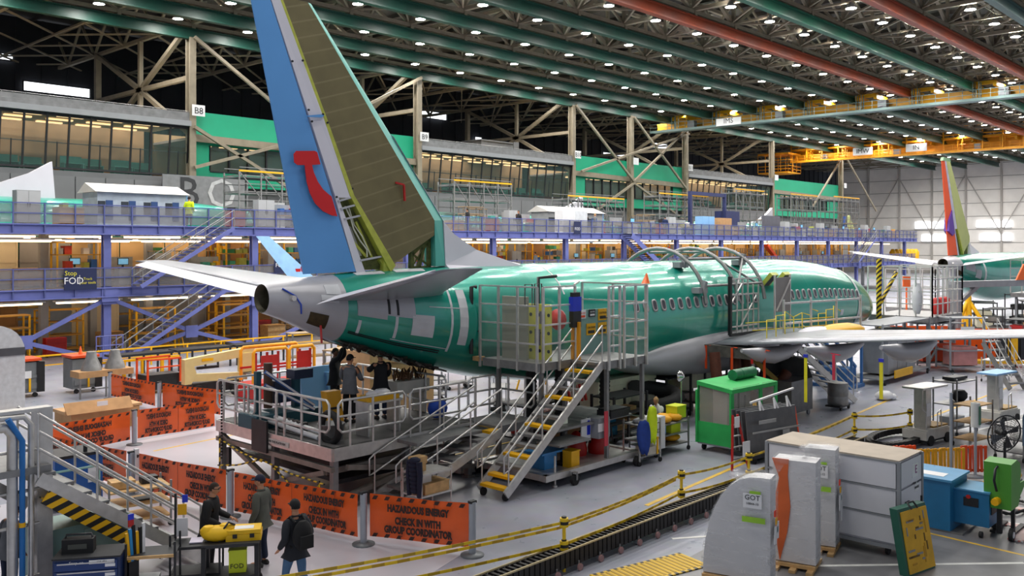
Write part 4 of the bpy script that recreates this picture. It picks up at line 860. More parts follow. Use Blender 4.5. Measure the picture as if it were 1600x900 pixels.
for i, (x, z, w, h, bg, tx, tm) in enumerate(((20.45, 1.05, .3, .24, WHITE, 'NO STEP', ORG), (20.9, 1.08, .3, .22, DARK, 'NOTICE', WHITE), (20.85, .55, .42, .34, YEL, 'CAUTION', DARK), (21.4, .95, .4, .34, YEL, 'CAUTION', DARK), (21.4, .55, .4, .34, YEL, 'CAUTION', DARK))):
    s = MB().box(x + .3, 16.59, zA + z, w, .02, h).build('sign', bg, A, True); text(tx, w * .2, tm, s, (x + .3 - 19.6, .07, zA + z + h * .65))
    MB().box(x + .3, 16.575, zA + z + h * .15, w * .7, .01, h * .25).build('print_line', tm, s, True)
MB().box(19.75, 16.05, zA + 1.35, .36, .16, .4).build('blue_control', M('control_blue', '1c35c8', .4), A, True); MB().box(19.75, 16.05, zA + .9, .34, .16, .45).box(19.75, 16.05, zA + 1.75, .3, .12, .12).build('black_box', DARK, A, True)
MB().box(19.78, 15.95, zA, .07, .1, 1.05).box(19.78, 16.15, zA, .07, .1, 1.05).build('gate_post', M('post_amber', 'e59a1a', .5), A, True)
MB().tube([(18.25, 18.45, zA + 2.0), (18.1, 18.5, zA + 2.0), (18.1, 18.5, zA + .9), (18.3, 18.4, zA + .9)], .06, 8).tube([(18.3, 18.4, zA + .75), (18.1, 18.5, zA + .75), (18.1, 18.5, zA + .1)], .06, 8).build('padded_bar', DARK, A, True)
MB().tube([(19.5, 17.2, zA + 1.2), (19.5, 17.2, zA + 2.25), (20.4, 17.3, zA + 2.28)], .05, 8).build('padded_bar', DARK, A, True)
for x in (18.6, 19.0): MB().tube([(x, 16.9, zA + 1.5), (x, 16.9, zA + 2.1), (x + .3, 16.9, zA + 2.1), (x + .3, 16.9, zA + 1.5), (x, 16.9, zA + 1.5)], .02, 5).build('hook_frame', DARK, A, True)
FLAG = M('cone_orange', 'f06a24', .5, 0, .03, 1)
MB().lathe([(.16, 0), (.1, .12), (.02, .3)], (21.85, 15.1, zA + 2.08), 3).build('warning_cone', FLAG, A, True)
# yellow panel and grey door leaning inside the cage
dr = tag(MB().box(18.75, 17.4, zA, .08, .95, 1.75).build('door_leaf', M('door_leaf_grey', '9c9a8a', .5, 0, .04, 2)), 'grey rounded cabin door leaf stored inside the caged platform', 'door leaf')
yp = thing('jig_plate', 'lime yellow drilled plate standing inside the caged platform', 'plate', (19.05, 16.75, zA))
LIMP = M('jig_lime', 'd6d45a', .5, 0, .06, 2)
MB().box(0, 0, 0, .05, .85, 1.55).build('plate', LIMP, yp); MB().box(-.03, .05, .4, .02, .22, .45).box(-.03, -.12, 1.0, .02, .2, .35).build('grey_insert', GALV, yp)
for i in range(9): MB().cyl((-.035, -.35 + (i % 3) * .33, .25 + (i // 3) * .5), (-.02, -.35 + (i % 3) * .33, .25 + (i // 3) * .5), .05, n=10).build('hole', DARK, yp)
MB().lathe([(.0, 0), (.3, .02), (.3, .06), (0, .08)], (19.5, 16.5, zA + 1.1), 14, ax=0).build('red_disc', RED, A, True)
for x, y in ((18.6, 16.3), (19.6, 16.3), (20.2, 15.3), (21.75, 15.2), (18.6, 17.9), (21.6, 17.6)): MB().box(x, y, .3, .1, .1, zA - .5).build('leg', GALV, A, True)
for x, y in ((19.2, 17.2), (20.1, 16.9), (21.3, 16.2)):
    m = MB().lathe([(.17 if i % 2 else .14, .9 + i * .06) for i in range(34)], (x, y, 0), 10); m.build('bellows', BLACK, A, True)
MB().box(19.6, 15.25, .22, 4.2, .16, .16).box(19.6, 17.7, .22, 4.2, .16, .16).box(17.6, 16.5, .22, .16, 2.6, .16).box(21.6, 16.5, .22, .16, 2.6, .16).box(19.6, 16.5, .3, 4, 2.4, .04).build('base_frame', ALU, A, True)
for x, y in ((18.5, 15.05), (21.3, 15.05), (17.7, 17.8), (21.5, 17.8)): wheel(A, x, y, .14, .1)
MB().cyl((18.0, 15.3, .05), (18.0, 15.3, .8), .03).lathe([(.07, 0), (.07, .03), (.02, .07)], (18, 15.3, 0), 8).build('outrigger', ALU, A, True)
MB().box(19.9, 16.4, 1.35, 3.4, 1.9, .06).box(18.6, 15.5, 1.05, 1.3, .8, .05).build('mid_shelf', GALV, A, True)
MB().box(20.1, 15.5, .95, .5, .4, .55).build('control_cabinet', STEELG, A, True); MB().box(19.95, 15.28, 1.15, .3, .02, .22).build('notice', WHITE, A, True)
MB().box(20.05, 15.2, .75, .16, .02, .95).build('red_white_notice', M('notice_red', 'c83a48', .5), A, True)
sA = stairs('access_stairs', 'steep aluminium stairs up to the caged rear platform', (16.1, 15.72, .1), 0, 3.85, zA - .12, .92, 14, ALU, GALV, ALU, yel=(0, 1, 3, 6, 9, 12), cat='stairs')
for y in (-.38, .38): MB().cyl((.08, y - .03, 0), (.08, y + .03, 0), .1, n=12).build('wheel', BLACK, sA)
MB().box(3.9, 0, zA - .33, .03, .95, .2).build('hazard_board', HAZ, sA)
# things kept on that base
def simple(name, label, cat, mat, mb, world=True, group=None): return tag(mb.build(name, mat), label, cat, group)
simple('plastic_tub', 'bright yellow plastic tub on the base of the caged stand', 'tub', YEL, MB().box(18.9, 15.5, .34, .34, .3, .42).box(18.9, 15.5, .76, .38, .34, .03))
simple('blue_board', 'flat blue board lying over the base of the caged stand', 'board', M('board_blue', '3f8fd0', .4), MB().box(18.35, 16.0, .75, .9, .7, .05).box(18.35, 16, .34, .5, .5, .41))
for i, (x, y) in enumerate(((20.1, 16.3), (20.75, 16.0))):
    t = thing('red_vacuum', ('red dome vacuum on the stand base behind the yellow tub', 'second red dome vacuum nearer the stand wheels')[i], 'vacuum', (x, y, .34)); MB().lathe([(.3, 0), (.32, .15), (.26, .4), (.1, .62), (.04, .66)], n=16).build('body', RED, t); MB().tube([(.1, 0, .6), (.3, -.2, .8), (.4, -.2, .3)], .03, 6).build('hose', DARK, t)
t = thing('computer_terminal', 'black computer terminal with pale screen beneath the steep stairs', 'computer', (19.0, 15.9, .34)); MB().box(0, 0, 0, .08, .08, .95).box(0, 0, 0, .5, .4, .04).build('stand', DARK, t); MB().box(0, 0, .85, .48, .05, .5).build('monitor', DARK, t); MB().box(0, -.03, .9, .4, .015, .38).build('screen', M('screen_pale', 'b9c0b0', .3, emit=.25), t)
t = thing('poster_board', 'white board with blue pictogram hung under the caged platform', 'board', (19.7, 15.6, .95)); MB().box(0, 0, 0, .5, .03, .55).build('board', WHITE, t); MB().box(.06, -.02, .1, .14, .01, .3).sph((.06, -.02, .43), .07, .01, .07).build('pictogram', M('control_blue'), t)
simple('cardboard_box', 'tall brown carton inside the base of the caged stand', 'box', CARD, MB().box(20.3, 16.9, .34, .8, .5, .8).box(20.3, 16.9, 1.14, .82, .52, .02))
simple('equipment_case', 'black equipment case on the middle shelf of the caged stand', 'case', DARK, MB().box(20.9, 15.6, 1.41, .85, .5, .2).box(20.9, 15.6, 1.62, .8, .45, .03))
# ---- tail work platform with rails, stairs, scissor legs
zB = 1.5; X1b, X2b, Y1b, Y2b = 12.7, 17.3, 17.6, 22.9
B = thing('work_platform', 'railed aluminium work platform beneath the tail', 'work stand', (15, 20, 0))
MB().box((X1b + X2b) / 2, (Y1b + Y2b) / 2, zB - .06, X2b - X1b, Y2b - Y1b, .06).build('deck', M('deck_plate', '6f6d6c', .6, .3, .15, 3), B, True)
MB().box((X1b + X2b) / 2, Y1b, zB - .3, X2b - X1b, .1, .3).box(X1b, (Y1b + Y2b) / 2, zB - .3, .1, Y2b - Y1b, .3).box(X2b, (Y1b + Y2b) / 2, zB - .3, .1, Y2b - Y1b, .3).box((X1b + X2b) / 2, Y2b, zB - .3, X2b - X1b, .1, .3).build('edge_frame', ALU, B, True)
lb_ = MB().box(X1b - .06, 20.2, zB - .24, .015, 1.7, .12).build('capacity_plate', M('plate_light', 'c6c4c0', .5), B, True); text('MAXIMUM LOAD ON THIS PLATFORM', .085, DARK, lb_, (X1b - .075 - 15, .2, zB - .18), (90, 0, -90))
def loop(p, a, b, z0, z1, name='guard_rail', r=.032, mat=ALU, n=3):
    """rounded rail panel with its posts"""
    a, b = Vector(a), Vector(b); d = (b - a).normalized() * .1; up = V(0, 0, 1)
    mb = MB().tube([a + up * (z0 + .1), a + up * (z1 - .1), a + d + up * z1, b - d + up * z1, b + up * (z1 - .1), b + up * (z0 + .1), b - d + up * z0, a + d + up * z0], r, 7, closed=True)
    for i in range(n): q = a + (b - a) * (i + .5) / n; mb.cyl(q + up * (-.2), q + up * z1, r, n=6)
    mb.cyl(a + up * ((z0 + z1) / 2), b + up * ((z0 + z1) / 2), r * .9, n=6)
    return mb.build(name, mat, p, True)
for q in (((X1b, 22.9, zB), (X1b, 21.0, zB)), ((X1b, 21.9, zB), (X1b, 19.6, zB)), ((X1b, 20.0, zB), (X1b, 17.75, zB)), ((X1b + .15, Y1b, zB), (X1b + 2.2, Y1b, zB)), ((X1b + 2.35, Y1b, zB), (X2b - .2, Y1b, zB)), ((X1b + .2, Y2b, zB), (X1b + 2.3, Y2b, zB)), ((X1b + 2.5, Y2b, zB), (X2b, Y2b, zB)), ((X2b, 22.8, zB), (X2b, 20.6, zB)), ((X2b, 20.4, zB), (X2b, 18.7, zB))): loop(B, q[0], q[1], .35, 1.1)
for x in (X1b + .1, 15, X2b - .1):
    for y in (Y1b + .1, 20.2, Y2b - .1): MB().box(x, y, .05, .15, .15, zB - .35).box(x, y, 0, .25, .25, .05).build('leg', GALV, B, True)
MB().bar((X1b, Y2b - .3, 1.1), (X1b, 20.4, .3), .12).bar((X1b, 17.9, .9), (X1b, 20, .3), .12).bar((X1b, Y1b, 1.0), (X1b, Y2b, 1.0), .1, .12).bar((X1b, Y1b, .35), (15, 20.5, 1.1), .12).bar((X1b + .4, Y1b, 1.0), (X2b, Y1b, .3), .12).bar((X1b + .4, Y1b, .3), (X2b, Y1b, 1.0), .12).bar((X1b, Y1b + .3, .9), (X2b, Y1b + .3, .9), .1, .14).build('scissor_brace', M('brace_worn', '857f78', .5, .4, .15, 4), B, True)
MB().box(15, 20.2, .55, 3.8, 4.6, .1).box(14, 19.4, .8, 1.4, 1.6, .35).build('under_tray', DARK, B, True)
MB().box(12.6, 20.6, 1.0, .06, .7, .8).box(12.65, 22.2, .35, .08, .12, .5).build('control_box', DARK, B, True)
YB_ = hazard('chain_yellow_black', 'e0c020', '1a1a1a', 4, (0, 1, 1))
for a, b in (((12.6, 22.7, 1.05), (12.6, 20.5, .75)), ((12.6, 22.7, .3), (12.6, 20.7, .75)), ((12.6, 20.6, .8), (12.6, 17.8, .65)), ((12.6, 20, .7), (12.6, 18, .05)), ((12.6, 22.6, .2), (12.6, 22.6, 1.1)), ((12.6, 18.0, .7), (12.6, 18, 0.02)), ((12.6, 18.0, .65), (12.6, 18.6, .02))): MB().tube([a, [(a[i] + b[i]) / 2 - (.06 if i == 2 else 0) for i in range(3)], b], .022, 5).build('barrier_chain', YB_, B, True)
mb = MB()
for i in range(24): mb.lathe([(.0, 0), (.03, .01), (.03, .05), (0, .06)], (12.6, 22.5, .5 + i * .085), 6)
tag(mb.build('hanging_chain', DARK, B, True), kind='stuff')
MB().box(15.9, 17.2, zB - .14, 2.6, .8, .08).box(18, 17.3, zB - .2, 1.5, 1.4, .2).build('landing', GALV, B, True)
loop(B, (18.7, 16.65, zB), (18.7, 17.95, zB), .3, 1.1, n=2); loop(B, (17.5, 18, zB), (18.6, 18, zB), .3, 1.1, n=2)
MB().box(18.6, 16.7, 0, .12, .12, 1.3).build('leg', GALV, B, True); MB().box(18.6, 17.9, 0, .12, .12, 1.3).build('leg', GALV, B, True)
stairs('access_stairs', 'wide aluminium stairs down from the tail work platform to the orange barrier', (13.75, 17.0, .06), 0, 3.5, zB - .12, 1.0, 8, ALU, GALV, ALU, yel=(7,), rails=(1.05, .6))
# kit standing on the platform
t = thing('test_rig', 'dark teal test rig with blue striped arms on the tail platform', 'rig', (13.6, 21.2, zB)); TL = M('rig_teal', '1d4f5c', .5, 0, .1, 3); RB = M('rig_blue', '2c5a9c', .5, 0, .1, 3)
MB().box(0, 0, 0, 2.0, .9, .35).box(-.7, 0, .35, .14, .14, 1.1).box(.6, .2, .35, .18, .18, .8).build('frame', TL, t)
for k in (0, .35): MB().bar((-.6, -.2, 1.45 - k), (.7, -.5, .45 - k * .3), .09).build('arm', RB, t); MB().bar((-.6, -.26, 1.45 - k), (.7, -.56, .45 - k * .3), .02, .05).build('stripe', WHITE, t)
MB().box(.8, .3, 1.1, .6, .4, .25).box(.2, .4, .5, .5, .4, .6).build('head', M('rig_navy', '2a3450', .5), t); MB().cyl((-.2, .3, .4), (-.2, .3, 1.6), .12, n=10).build('post', M('post_brown', '5a4030', .6), t)
for k in range(2): simple('white_pipe', ('long white pipe lying along the edge of the tail platform', 'second white pipe beside it with a red stripe')[k], 'pipe', WHITE, MB().cyl((12.95 + k * .18, 22.4, zB + .3 + k * .08), (13.0 + k * .18, 18.6, zB + .06 + k * .08), .06, n=10).box(13.0 + k * .18, 22, zB, .1, .1, .25))
mb = MB()
for i in range(12): mb.box(13.2, 19.5 + i * .2, zB, .14, .1, .3)
tag(mb.build('bracket_row', M('bracket_dark', '4a4644', .6, .2)), 'row of dark upright brackets on the tail platform edge', 'brackets', kind='stuff')
simple('pail', 'grey metal pail standing on the tail platform corner', 'pail', GALV, MB().lathe([(.28, 0), (.33, .38), (.35, .4), (.3, .4), (.26, .05)], (13.3, 18.5, zB), 16))
simple('cable_reel', 'black cable coil hung low at the corner of the tail platform', 'coil', BLACK, MB().tube([(13.05, 18.2 + .35 * math.cos(i * math.pi / 8), zB + .36 + .35 * math.sin(i * math.pi / 8)) for i in range(16)], .09, 7, closed=True))
t = thing('yellow_case', 'amber tool case tilted upright on the tail platform', 'case', (14.2, 19.6, zB)); MB().box(0, 0, 0, .45, .25, .95, tilt=.2).build('shell', M('case_amber', 'e0a21a', .5, 0, .05, 2), t); MB().box(0, -.02, .5, .3, .1, .05).build('slot', DARK, t)
t = thing('tool_bench', 'small bench with yellow tray of white rags behind the platform rail', 'bench', (14.6, 18.3, zB)); MB().box(0, 0, .8, 1.1, .6, .05).box(-.5, 0, 0, .05, .5, .8).box(.5, 0, 0, .05, .5, .8).build('frame', ALU, t); MB().box(0, 0, .85, .95, .5, .12).build('tray', YEL, t); MB().sph((.1, 0, 1.0), .28, .18, .12, 8, 5).sph((-.15, .05, .98), .2, .15, .1, 8, 5).build('rags', WHITE, t)
t = thing('hose_box', 'white box full of brown hose ends at the platform back', 'box', (16.9, 19.9, zB)); MB().box(0, 0, .6, 1.2, .6, .35).box(-.5, 0, 0, .06, .5, .6).box(.5, 0, 0, .06, .5, .6).build('box', M('box_cream', 'd0cbc0', .6), t)
mb = MB(); rr_ = random.Random(2)
for i in range(26): x = rr_.uniform(-.5, .5); mb.tube([(x, rr_.uniform(-.2, .2), .9), (x + rr_.uniform(-.1, .1), rr_.uniform(-.25, .25), 1.15 + rr_.random() * .15), (x + rr_.uniform(-.2, .2), rr_.uniform(-.25, .25), 1.0)], .025, 5)
tag(mb.build('hose_ends', M('hose_brown', '6a4a30', .6, 0, .3, 8), t), kind='stuff')
simple('blue_bag', 'blue cloth bag on the deck beside the hose box', 'bag', M('bag_blue', '1f4fb8', .7, 0, .1, 5), MB().sph((16.9, 18.6, zB + .28), .3, .25, .28, 10, 6))
simple('crate_board', 'pale blue and white board propped at the back of the tail platform', 'board', PBL, MB().box(15.6, 22.3, zB, 1.1, .08, 1.2, tilt=.2).box(16.1, 22.25, zB, .35, .1, 1.0, tilt=.2))
# jacket cart at the foot of the stairs
t = thing('utility_cart', 'small aluminium cart holding boxes at the foot of the platform stairs', 'cart', (14.3, 16.1, 0))
for z in (.45, .95): MB().box(0, 0, z, .95, .7, .04).build('shelf', ALU, t)
for x in (-.46, .46):
    for y in (-.33, .33): MB().cyl((x, y, .1), (x, y, 1.05), .02).build('post', ALU, t)
for x in (-.4, .4): MB().cyl((x, -.33, .08), (x, -.29, .08), .08).build('wheel', BLACK, t)
simple('wooden_box', 'pale wooden box on the lower shelf of the small aluminium cart', 'box', WOOD, MB().box(14.35, 16.05, .49, .75, .5, .22).box(14.35, 16.05, .71, .77, .52, .02))
simple('wooden_box', 'small pale wooden box stacked on top of the small aluminium cart', 'box', WOOD, MB().box(14.05, 16.15, 1.17, .35, .28, .16).box(14.05, 16.15, .99, .3, .25, .18))
simple('paper_carton', 'white printed carton on the aluminium cart by the dark jacket', 'box', M('carton_white'), MB().box(14.15, 16.1, .71, .3, .3, .26))
NAVJ = M('jacket_navy', '1b2138', .85, 0, .15, 9, bump=.4)
jk = MB()
for i in range(8): jk.sph((13.75, 15.92, .62 + i * .1), .07 + .012 * i, .13 + .02 * math.sin(i * .4), .075, 10, 5)
for s in (-1, 1): jk.tube([(13.75, 15.92 + s * .16, 1.3), (13.74, 15.92 + s * .2, 1.0), (13.74, 15.92 + s * .17, .5)], [.075, .07, .055], 7)
tag(jk.build('jacket', NAVJ), 'dark navy quilted jacket hung on the cart rail by the stairs', 'jacket')
# transport sled with dark mat beside the stairs
t = thing('transport_sled', 'long low dark transport sled lying on the floor under the tail', 'sled', (20.5, 19.6, 0))
MB().box(0, 0, .12, 6.6, 3.2, .14).build('mat', M('sled_mat', '4a4b4d', .8, 0, .15, 2), t); MB().box(0, -1.7, .05, 6.6, .18, .24).box(-3.3, 0, .05, .18, 3.4, .24).build('rail', ALU, t); MB().box(.3, -1.6, .29, 6, .1, .02).box(0, -.6, .265, 6, .08, .01).build('yellow_strip', LINEY, t)
sg = MB().box(-1.2, -1.8, .09, .9, .02, .17).build('sign', WHITE, t); text('EVO >', .15, DARK, sg, (-1.2, -1.815, .175)); sg = MB().box(1.0, -1.8, .09, .5, .02, .17).build('sign', WHITE, t); text('10', .15, DARK, sg, (1.0, -1.815, .175))
# ---- hoops over the crown
H = thing('crown_hoop_frame', 'grey steel hoops with clamps strapped over the fuselage crown', 'hoop frame', (AX + 20, AY_, 0)); hp = MB()
def hoop(t0, a0=-60, a1=78, o=.22): return [skin(t0, a0 + (a1 - a0) * i / 14, o + .25 * max(0, math.cos(R(a0 + (a1 - a0) * i / 14)))) + V(AX - .026 * 0, AY_ - .026 * t0, 0) for i in range(15)]
for tt in (16.7, 18.9, 20.9): MB().tube(hoop(tt), .075, 8).build('hoop', GALV, H, True)
for a in (28, 62, -10): p0, p1 = [skin(q, a, .35) + V(AX, AY_ - .026 * q, 0) for q in (16.7, 20.9)]; MB().cyl(p0, p1, .05, n=8).build('tie', GALV, H, True)
MB().cyl(skin(18.9, 20, .4) + V(AX, AY_ - .49, 0), skin(20.9, 66, .35) + V(AX, AY_ - .54, 0), .045).cyl(skin(18.9, 70, .3) + V(AX, AY_ - .49, 0), skin(20.9, 30, .4) + V(AX, AY_ - .54, 0), .045).build('diagonal', GALV, H, True)
for tt, a in ((16.7, 30), (16.7, 64), (20.9, 28)): q = skin(tt, a, .15) + V(AX, AY_ - .026 * tt, 0); MB().bar(q + V(-.3, 0, 0), q + V(.3, 0, 0), .32, .2).bar(q + V(0, -.1, -.1), q + V(.05, -.2, .35), .16).build('clamp', STEELG, H, True)
# open overwing exit hatches propped up
for k, tt in enumerate((21.6, 22.7)):
    t = thing('exit_hatch', ('overwing exit hatch swung up beside the hoops', 'overwing exit hatch swung up, the one further forward')[k], 'hatch', (AX + tt, AY_ - 1.95, 4.55)); MB().slab([(0, 0, 0), (.55, 0, 0), (.55, -.55, .62), (0, -.55, .62)], (0, -.12, -.1)).build('panel', LIME, t); MB().slab([(.08, -.1, -.06), (.47, -.1, -.06), (.47, -.6, .5), (.08, -.6, .5)], (0, -.03, -.03)).build('lining', DARK, t)
# overwing work frame with grey curtain and yellow tubing, standing on the wing root
T = thing('overwing_frame', 'aluminium overwing frame with a grey panel and dark post', 'work stand', (AX + 21, AY_ - 3, 2.85)); 
zW = 2.9; xo, yo = AX + 18.2, AY_ - 2.65
MB().box(xo, yo, zW, .12, .12, 2.2).bar((xo, yo, zW), (xo + 4.2, yo, zW), .1).build('dark_post', DARK, T, True)
mb = MB()
for i in range(5): mb.box(xo + .5 + i * .42, yo, zW, .05, .05, 2.1 - .25 * (i > 2))
for z in (.3, .9, 1.5, 2.1): mb.bar((xo, yo, zW + z), (xo + 2.1, yo, zW + z), .05)
mb.bar((xo, yo, zW + 1.1), (xo + 1, yo, zW + 2.0), .04).bar((xo + .8, yo, zW + .3), (xo + 2.1, yo, zW + 1.5), .04).build('lattice', ALU, T, True)
MB().box(xo + 3.2, yo - .5, zW + .75, 1.3, .04, 1.35).build('grey_panel', M('curtain_grey', '7f7e80', .7, 0, .06, 3), T, True); MB().bar((xo + 2.6, yo - .55, zW + .8), (xo + 3.8, yo - .55, zW + 2.0), .05).box(xo + 2.55, yo - .5, zW, .06, .06, 2.2).box(xo + 3.85, yo - .5, zW, .06, .06, 2.2).build('panel_frame', ALU, T, True)
T2 = thing('wing_guard', 'low aluminium and yellow tube guard frame standing on the wing', 'guard', (AX + 24, AY_ - 4.5, 3.0)); x0, x1, yw = AX + 17.6, AX + 24.5, AY_ - 4.2
for z in (.25, 1.0): MB().bar((x0 + 1.8, yw, 3.1 + z), (x1, yw - .8, 3.1 + z), .07).build('tube', ALU, T2, True)
for i in range(4): x = x0 + 1.8 + i * (x1 - x0 - 1.8) / 3; MB().box(x, yw - .27 * i, 2.9, .07, .07, 1.35).build('post', ALU, T2, True)
for i in range(9): x = x0 + i * .7; MB().tube([(x, yw - .25, 2.95), (x, yw - .25, 3.6 + .12 * (i % 3)), (x + .55, yw - .3, 3.6 + .12 * (i % 2))], .02, 5).build('yellow_tube', M('tube_yellow', 'd9c72a', .5), T2, True)
MB().bar((x0 - .5, yw + .3, 3.5), (x1 - 2, yw - .5, 3.45), .03).bar((x0, yw + .3, 3.2), (x1 - 2, yw - .5, 3.15), .03).build('yellow_tube', M('tube_yellow'), T2, True)
# ---- front door stand and grey portal of the next position
def lattice_stand(name, label, x, y, w, d, z, h, base=True):
    t = thing(name, label, 'work stand', (x, y, 0)); MB().box(0, 0, z - .3, w, d, .3).build('platform', GALV, t)
    for a, b, nv in (((-w / 2, -d / 2), (w / 2, -d / 2), 6), ((-w / 2, -d / 2), (-w / 2, d / 2), 4), ((w / 2, -d / 2), (w / 2, d / 2), 4)):
        mb = MB()
        for i in range(nv + 1): mb.box(a[0] + (b[0] - a[0]) * i / nv, a[1] + (b[1] - a[1]) * i / nv, z, .06, .06, h)
        for j in range(1, 5): mb.bar((a[0], a[1], z + h * j / 4), (b[0], b[1], z + h * j / 4), .05)
        mb.build('cage', ALU, t)
    for sx in (-.42, .42):
        for sy in (-.4, .4): MB().box(sx * w, sy * d, .1, .16, .16, z - .3).build('leg', STEELG, t); MB().cyl((sx * w, sy * d - .06, .12), (sx * w, sy * d + .06, .12), .12).build('wheel', BLACK, t)
    MB().bar((-w * .42, -d * .4, .4), (w * .42, -d * .4, z - .5), .09).bar((w * .42, -d * .4, .4), (-w * .42, -d * .4, z - .5), .09).build('brace', STEELG, t)
    return t
F1 = lattice_stand('door_stand', 'caged grey stand at the front door with red bins on it', 49.5, 17.2, 4.6, 3.2, 2.7, 2.5)
for i in range(3): simple('red_bin', 'tall red cylinder bin on the front door stand, %s of three along' % nth(i + 1), 'bin', RED, MB().lathe([(.2, 0), (.22, .75), (.1, .85)], (49.6 + i * .7, 16.2, 2.7), 10), group='red bins on the front door stand')
simple('plastic_sheet', 'clump of clear plastic sheeting hung on the front door stand', 'sheet', PATCHW, MB().sph((47.4, 16.4, 3.6), .35, .25, .9, 9, 6))
MB().tube([(46.6, 18.0, 2.0), (46.6, 18.0, 5.6)], .14, 8).bar((46.6, 18, 3.2), (47.6, 17.5, 4.9), .14).build('yellow_black_post', YB_, F1, True)
lattice_stand('door_stand', 'grey caged stand beside the second airliner tail', 60, 20.5, 4, 3, 2.4, 2.4); lattice_stand('door_stand', 'grey caged stand on the far flank of the second airliner', 76, 17.4, 4.5, 3, 2.8, 2.4)
P = thing('portal_frame', 'grey steel portal frame before the second airliner', 'frame', (58, 14, 0))
pa, pb = gp(1448, 600), aY(1580, 500, 13.2)
for x, y in ((53.8, 16.6), (61.8, 13.3)): MB().box(x, y, 0, .55, .55, 4.1).build('post', STEELG, P, True)
MB().bar((53.6, 16.7, 4.1), (62, 13.2, 4.1), .5, .35).bar((53.9, 16.6, 2.9), (55.6, 15.9, 4.0), .2).bar((61.6, 13.3, 2.9), (60, 14, 4.0), .2).build('beam', STEELG, P, True)
simple('warning_triangle', 'orange warning triangle on the grey portal beam', 'sign', FLAG, MB().slab([(58.0, 14.55, 4.28), (59.1, 14.1, 4.28), (58.55, 14.3, 5.2)], (.05, .08, 0)))
simple('orange_square', 'small orange square marker above the front door stand', 'marker', FLAG, MB().bar((56, 20.2, 4.1), (56.6, 20.0, 4.1), .06, .7).box(56.3, 20.1, 0, .08, .08, 4.0))
t = thing('tail_jack', 'yellow tripod jack under the second airliner', 'jack', (66, 19.5, 0)); MB().cyl((0, 0, 0), (0, 0, 2.9), .28, .2, n=10).build('ram', YEL, t)
for i in range(3): a = i * 2.09 + .6; MB().cyl((1.6 * math.cos(a), 1.6 * math.sin(a), 0), (0, 0, 2.6), .13).build('leg', YEL, t)
# slats of the far orange barrier bay and trolleys under the wing
def rolling_rack(name, label, x, y, w, d, h, lv, mat=STEELG, rz=0):
    t = thing(name, label, 'rack', (x, y, 0), rz)
    for sx in (-.5, .5):
        for sy in (-.5, .5): MB().box(sx * w, sy * d, .15, .07, .07, h).build('post', mat, t)
    for i in range(lv): MB().box(0, 0, .25 + (h - .2) * i / max(1, lv - 1), w, d, .05).build('shelf', mat, t)
    for sx in (-.45, .45): MB().cyl((sx * w, -d / 2 - .03, .09), (sx * w, -d / 2 + .03, .09), .09).build('wheel', BLACK, t)
    return t
t = rolling_rack('equipment_trolley', 'long grey equipment trolley with cabinets under the wing tip', 43.8, 16.4, 6, 1.6, 2.6, 2)
for i in range(3): MB().box(-1.4 + i * 1.15, 0, .4, 1.1, 1.3, 1.9).build('cabinet', STEELG, t)
MB().box(-.6, -.85, .22, 2.2, .05, .35).build('yellow_plate', YEL, t)
t = thing('blue_jig', 'blue tubular jig with slanting arms beneath the wing', 'jig', (38.6, 17.2, 0))
for i in range(4): MB().bar((-1.6, i * .5 - .8, 2.6), (1.2, i * .5 - .8, .9), .1).build('arm', M('jig_blue', '3c6ea8', .5, 0, .1, 3), t)
MB().box(1.0, 0, 0, 1.4, 2, .15).box(1.6, -.9, 0, .1, .1, 1.9).box(.5, -.9, 0, .1, .1, 1.9).box(1.05, -.9, 1.85, 1.2, .1, .1).box(1, 0, .15, 1.0, 1.4, .7).build('frame', M('jig_blue'), t)
stairs('access_stairs', 'bright aluminium stairs with many rails beneath the wing', (36.1, 15.3, 0), R(150), 2.6, 2.3, 1.3, 9, ALU, GALV, ALU, rails=(1.0, .7, .4))
t = thing('steel_drum', 'grey steel drum on a small dolly beneath the wing', 'drum', (34.0, 14.7, 0)); MB().lathe([(.36, .18), (.38, .2), (.38, .5), (.36, .52), (.38, .54), (.38, 1.0), (.35, 1.02)], n=16).build('drum', GALV, t); MB().box(0, 0, .12, .9, .6, .06).build('dolly', DARK, t)
for x in (-.35, .35): MB().cyl((x, -.3, .07), (x, -.24, .07), .07).build('wheel', BLACK, t)
simple('plastic_bag', 'crumpled white plastic bag on the floor by the bright stairs', 'bag', WHITE, MB().sph((37.3, 14.2, .18), .45, .35, .2, 9, 5).sph((37.6, 14.0, .12), .25, .2, .13, 8, 5))
t = thing('filter_unit', 'grey steel extraction hopper on casters beside the brown hoses', 'hopper', (31.5, 15.6, 0)); GRS = M('hopper_grey', '6e6f70', .45, .5, .15, 4)
MB().box(0, 0, .2, 1.7, 1.3, 1.1).build('body', GRS, t); MB().slab([(-.85, -.65, 1.3), (.85, -.65, 1.3), (.85, .65, 1.3), (-.85, .65, 1.3)], (0, 0, .06)).build('rim', GRS, t); MB().add([(.85, -.65, 1.36), (.85, .65, 1.36), (-.5, .65, 2.1), (.85, .65, 2.1), (.85, -.4, 2.0), (-.85, .65, 1.36)], [(0, 1, 3, 4), (1, 5, 2, 3)]).build('hood', GRS, t); MB().add([(-.85, .6, 1.36), (.8, .6, 1.36), (.8, .6, 2.0), (-.5, .6, 2.0)], [(0, 1, 2, 3)]).build('hood_lining', BLACK, t)
for x in (-.7, .7):
    for y in (-.55, .55): MB().cyl((x, y - .03, .1), (x, y + .03, .1), .1).build('wheel', GALV, t)
BRH = M('hose_rust', '5a2e1e', .7, 0, .2, 12, bump=.5)
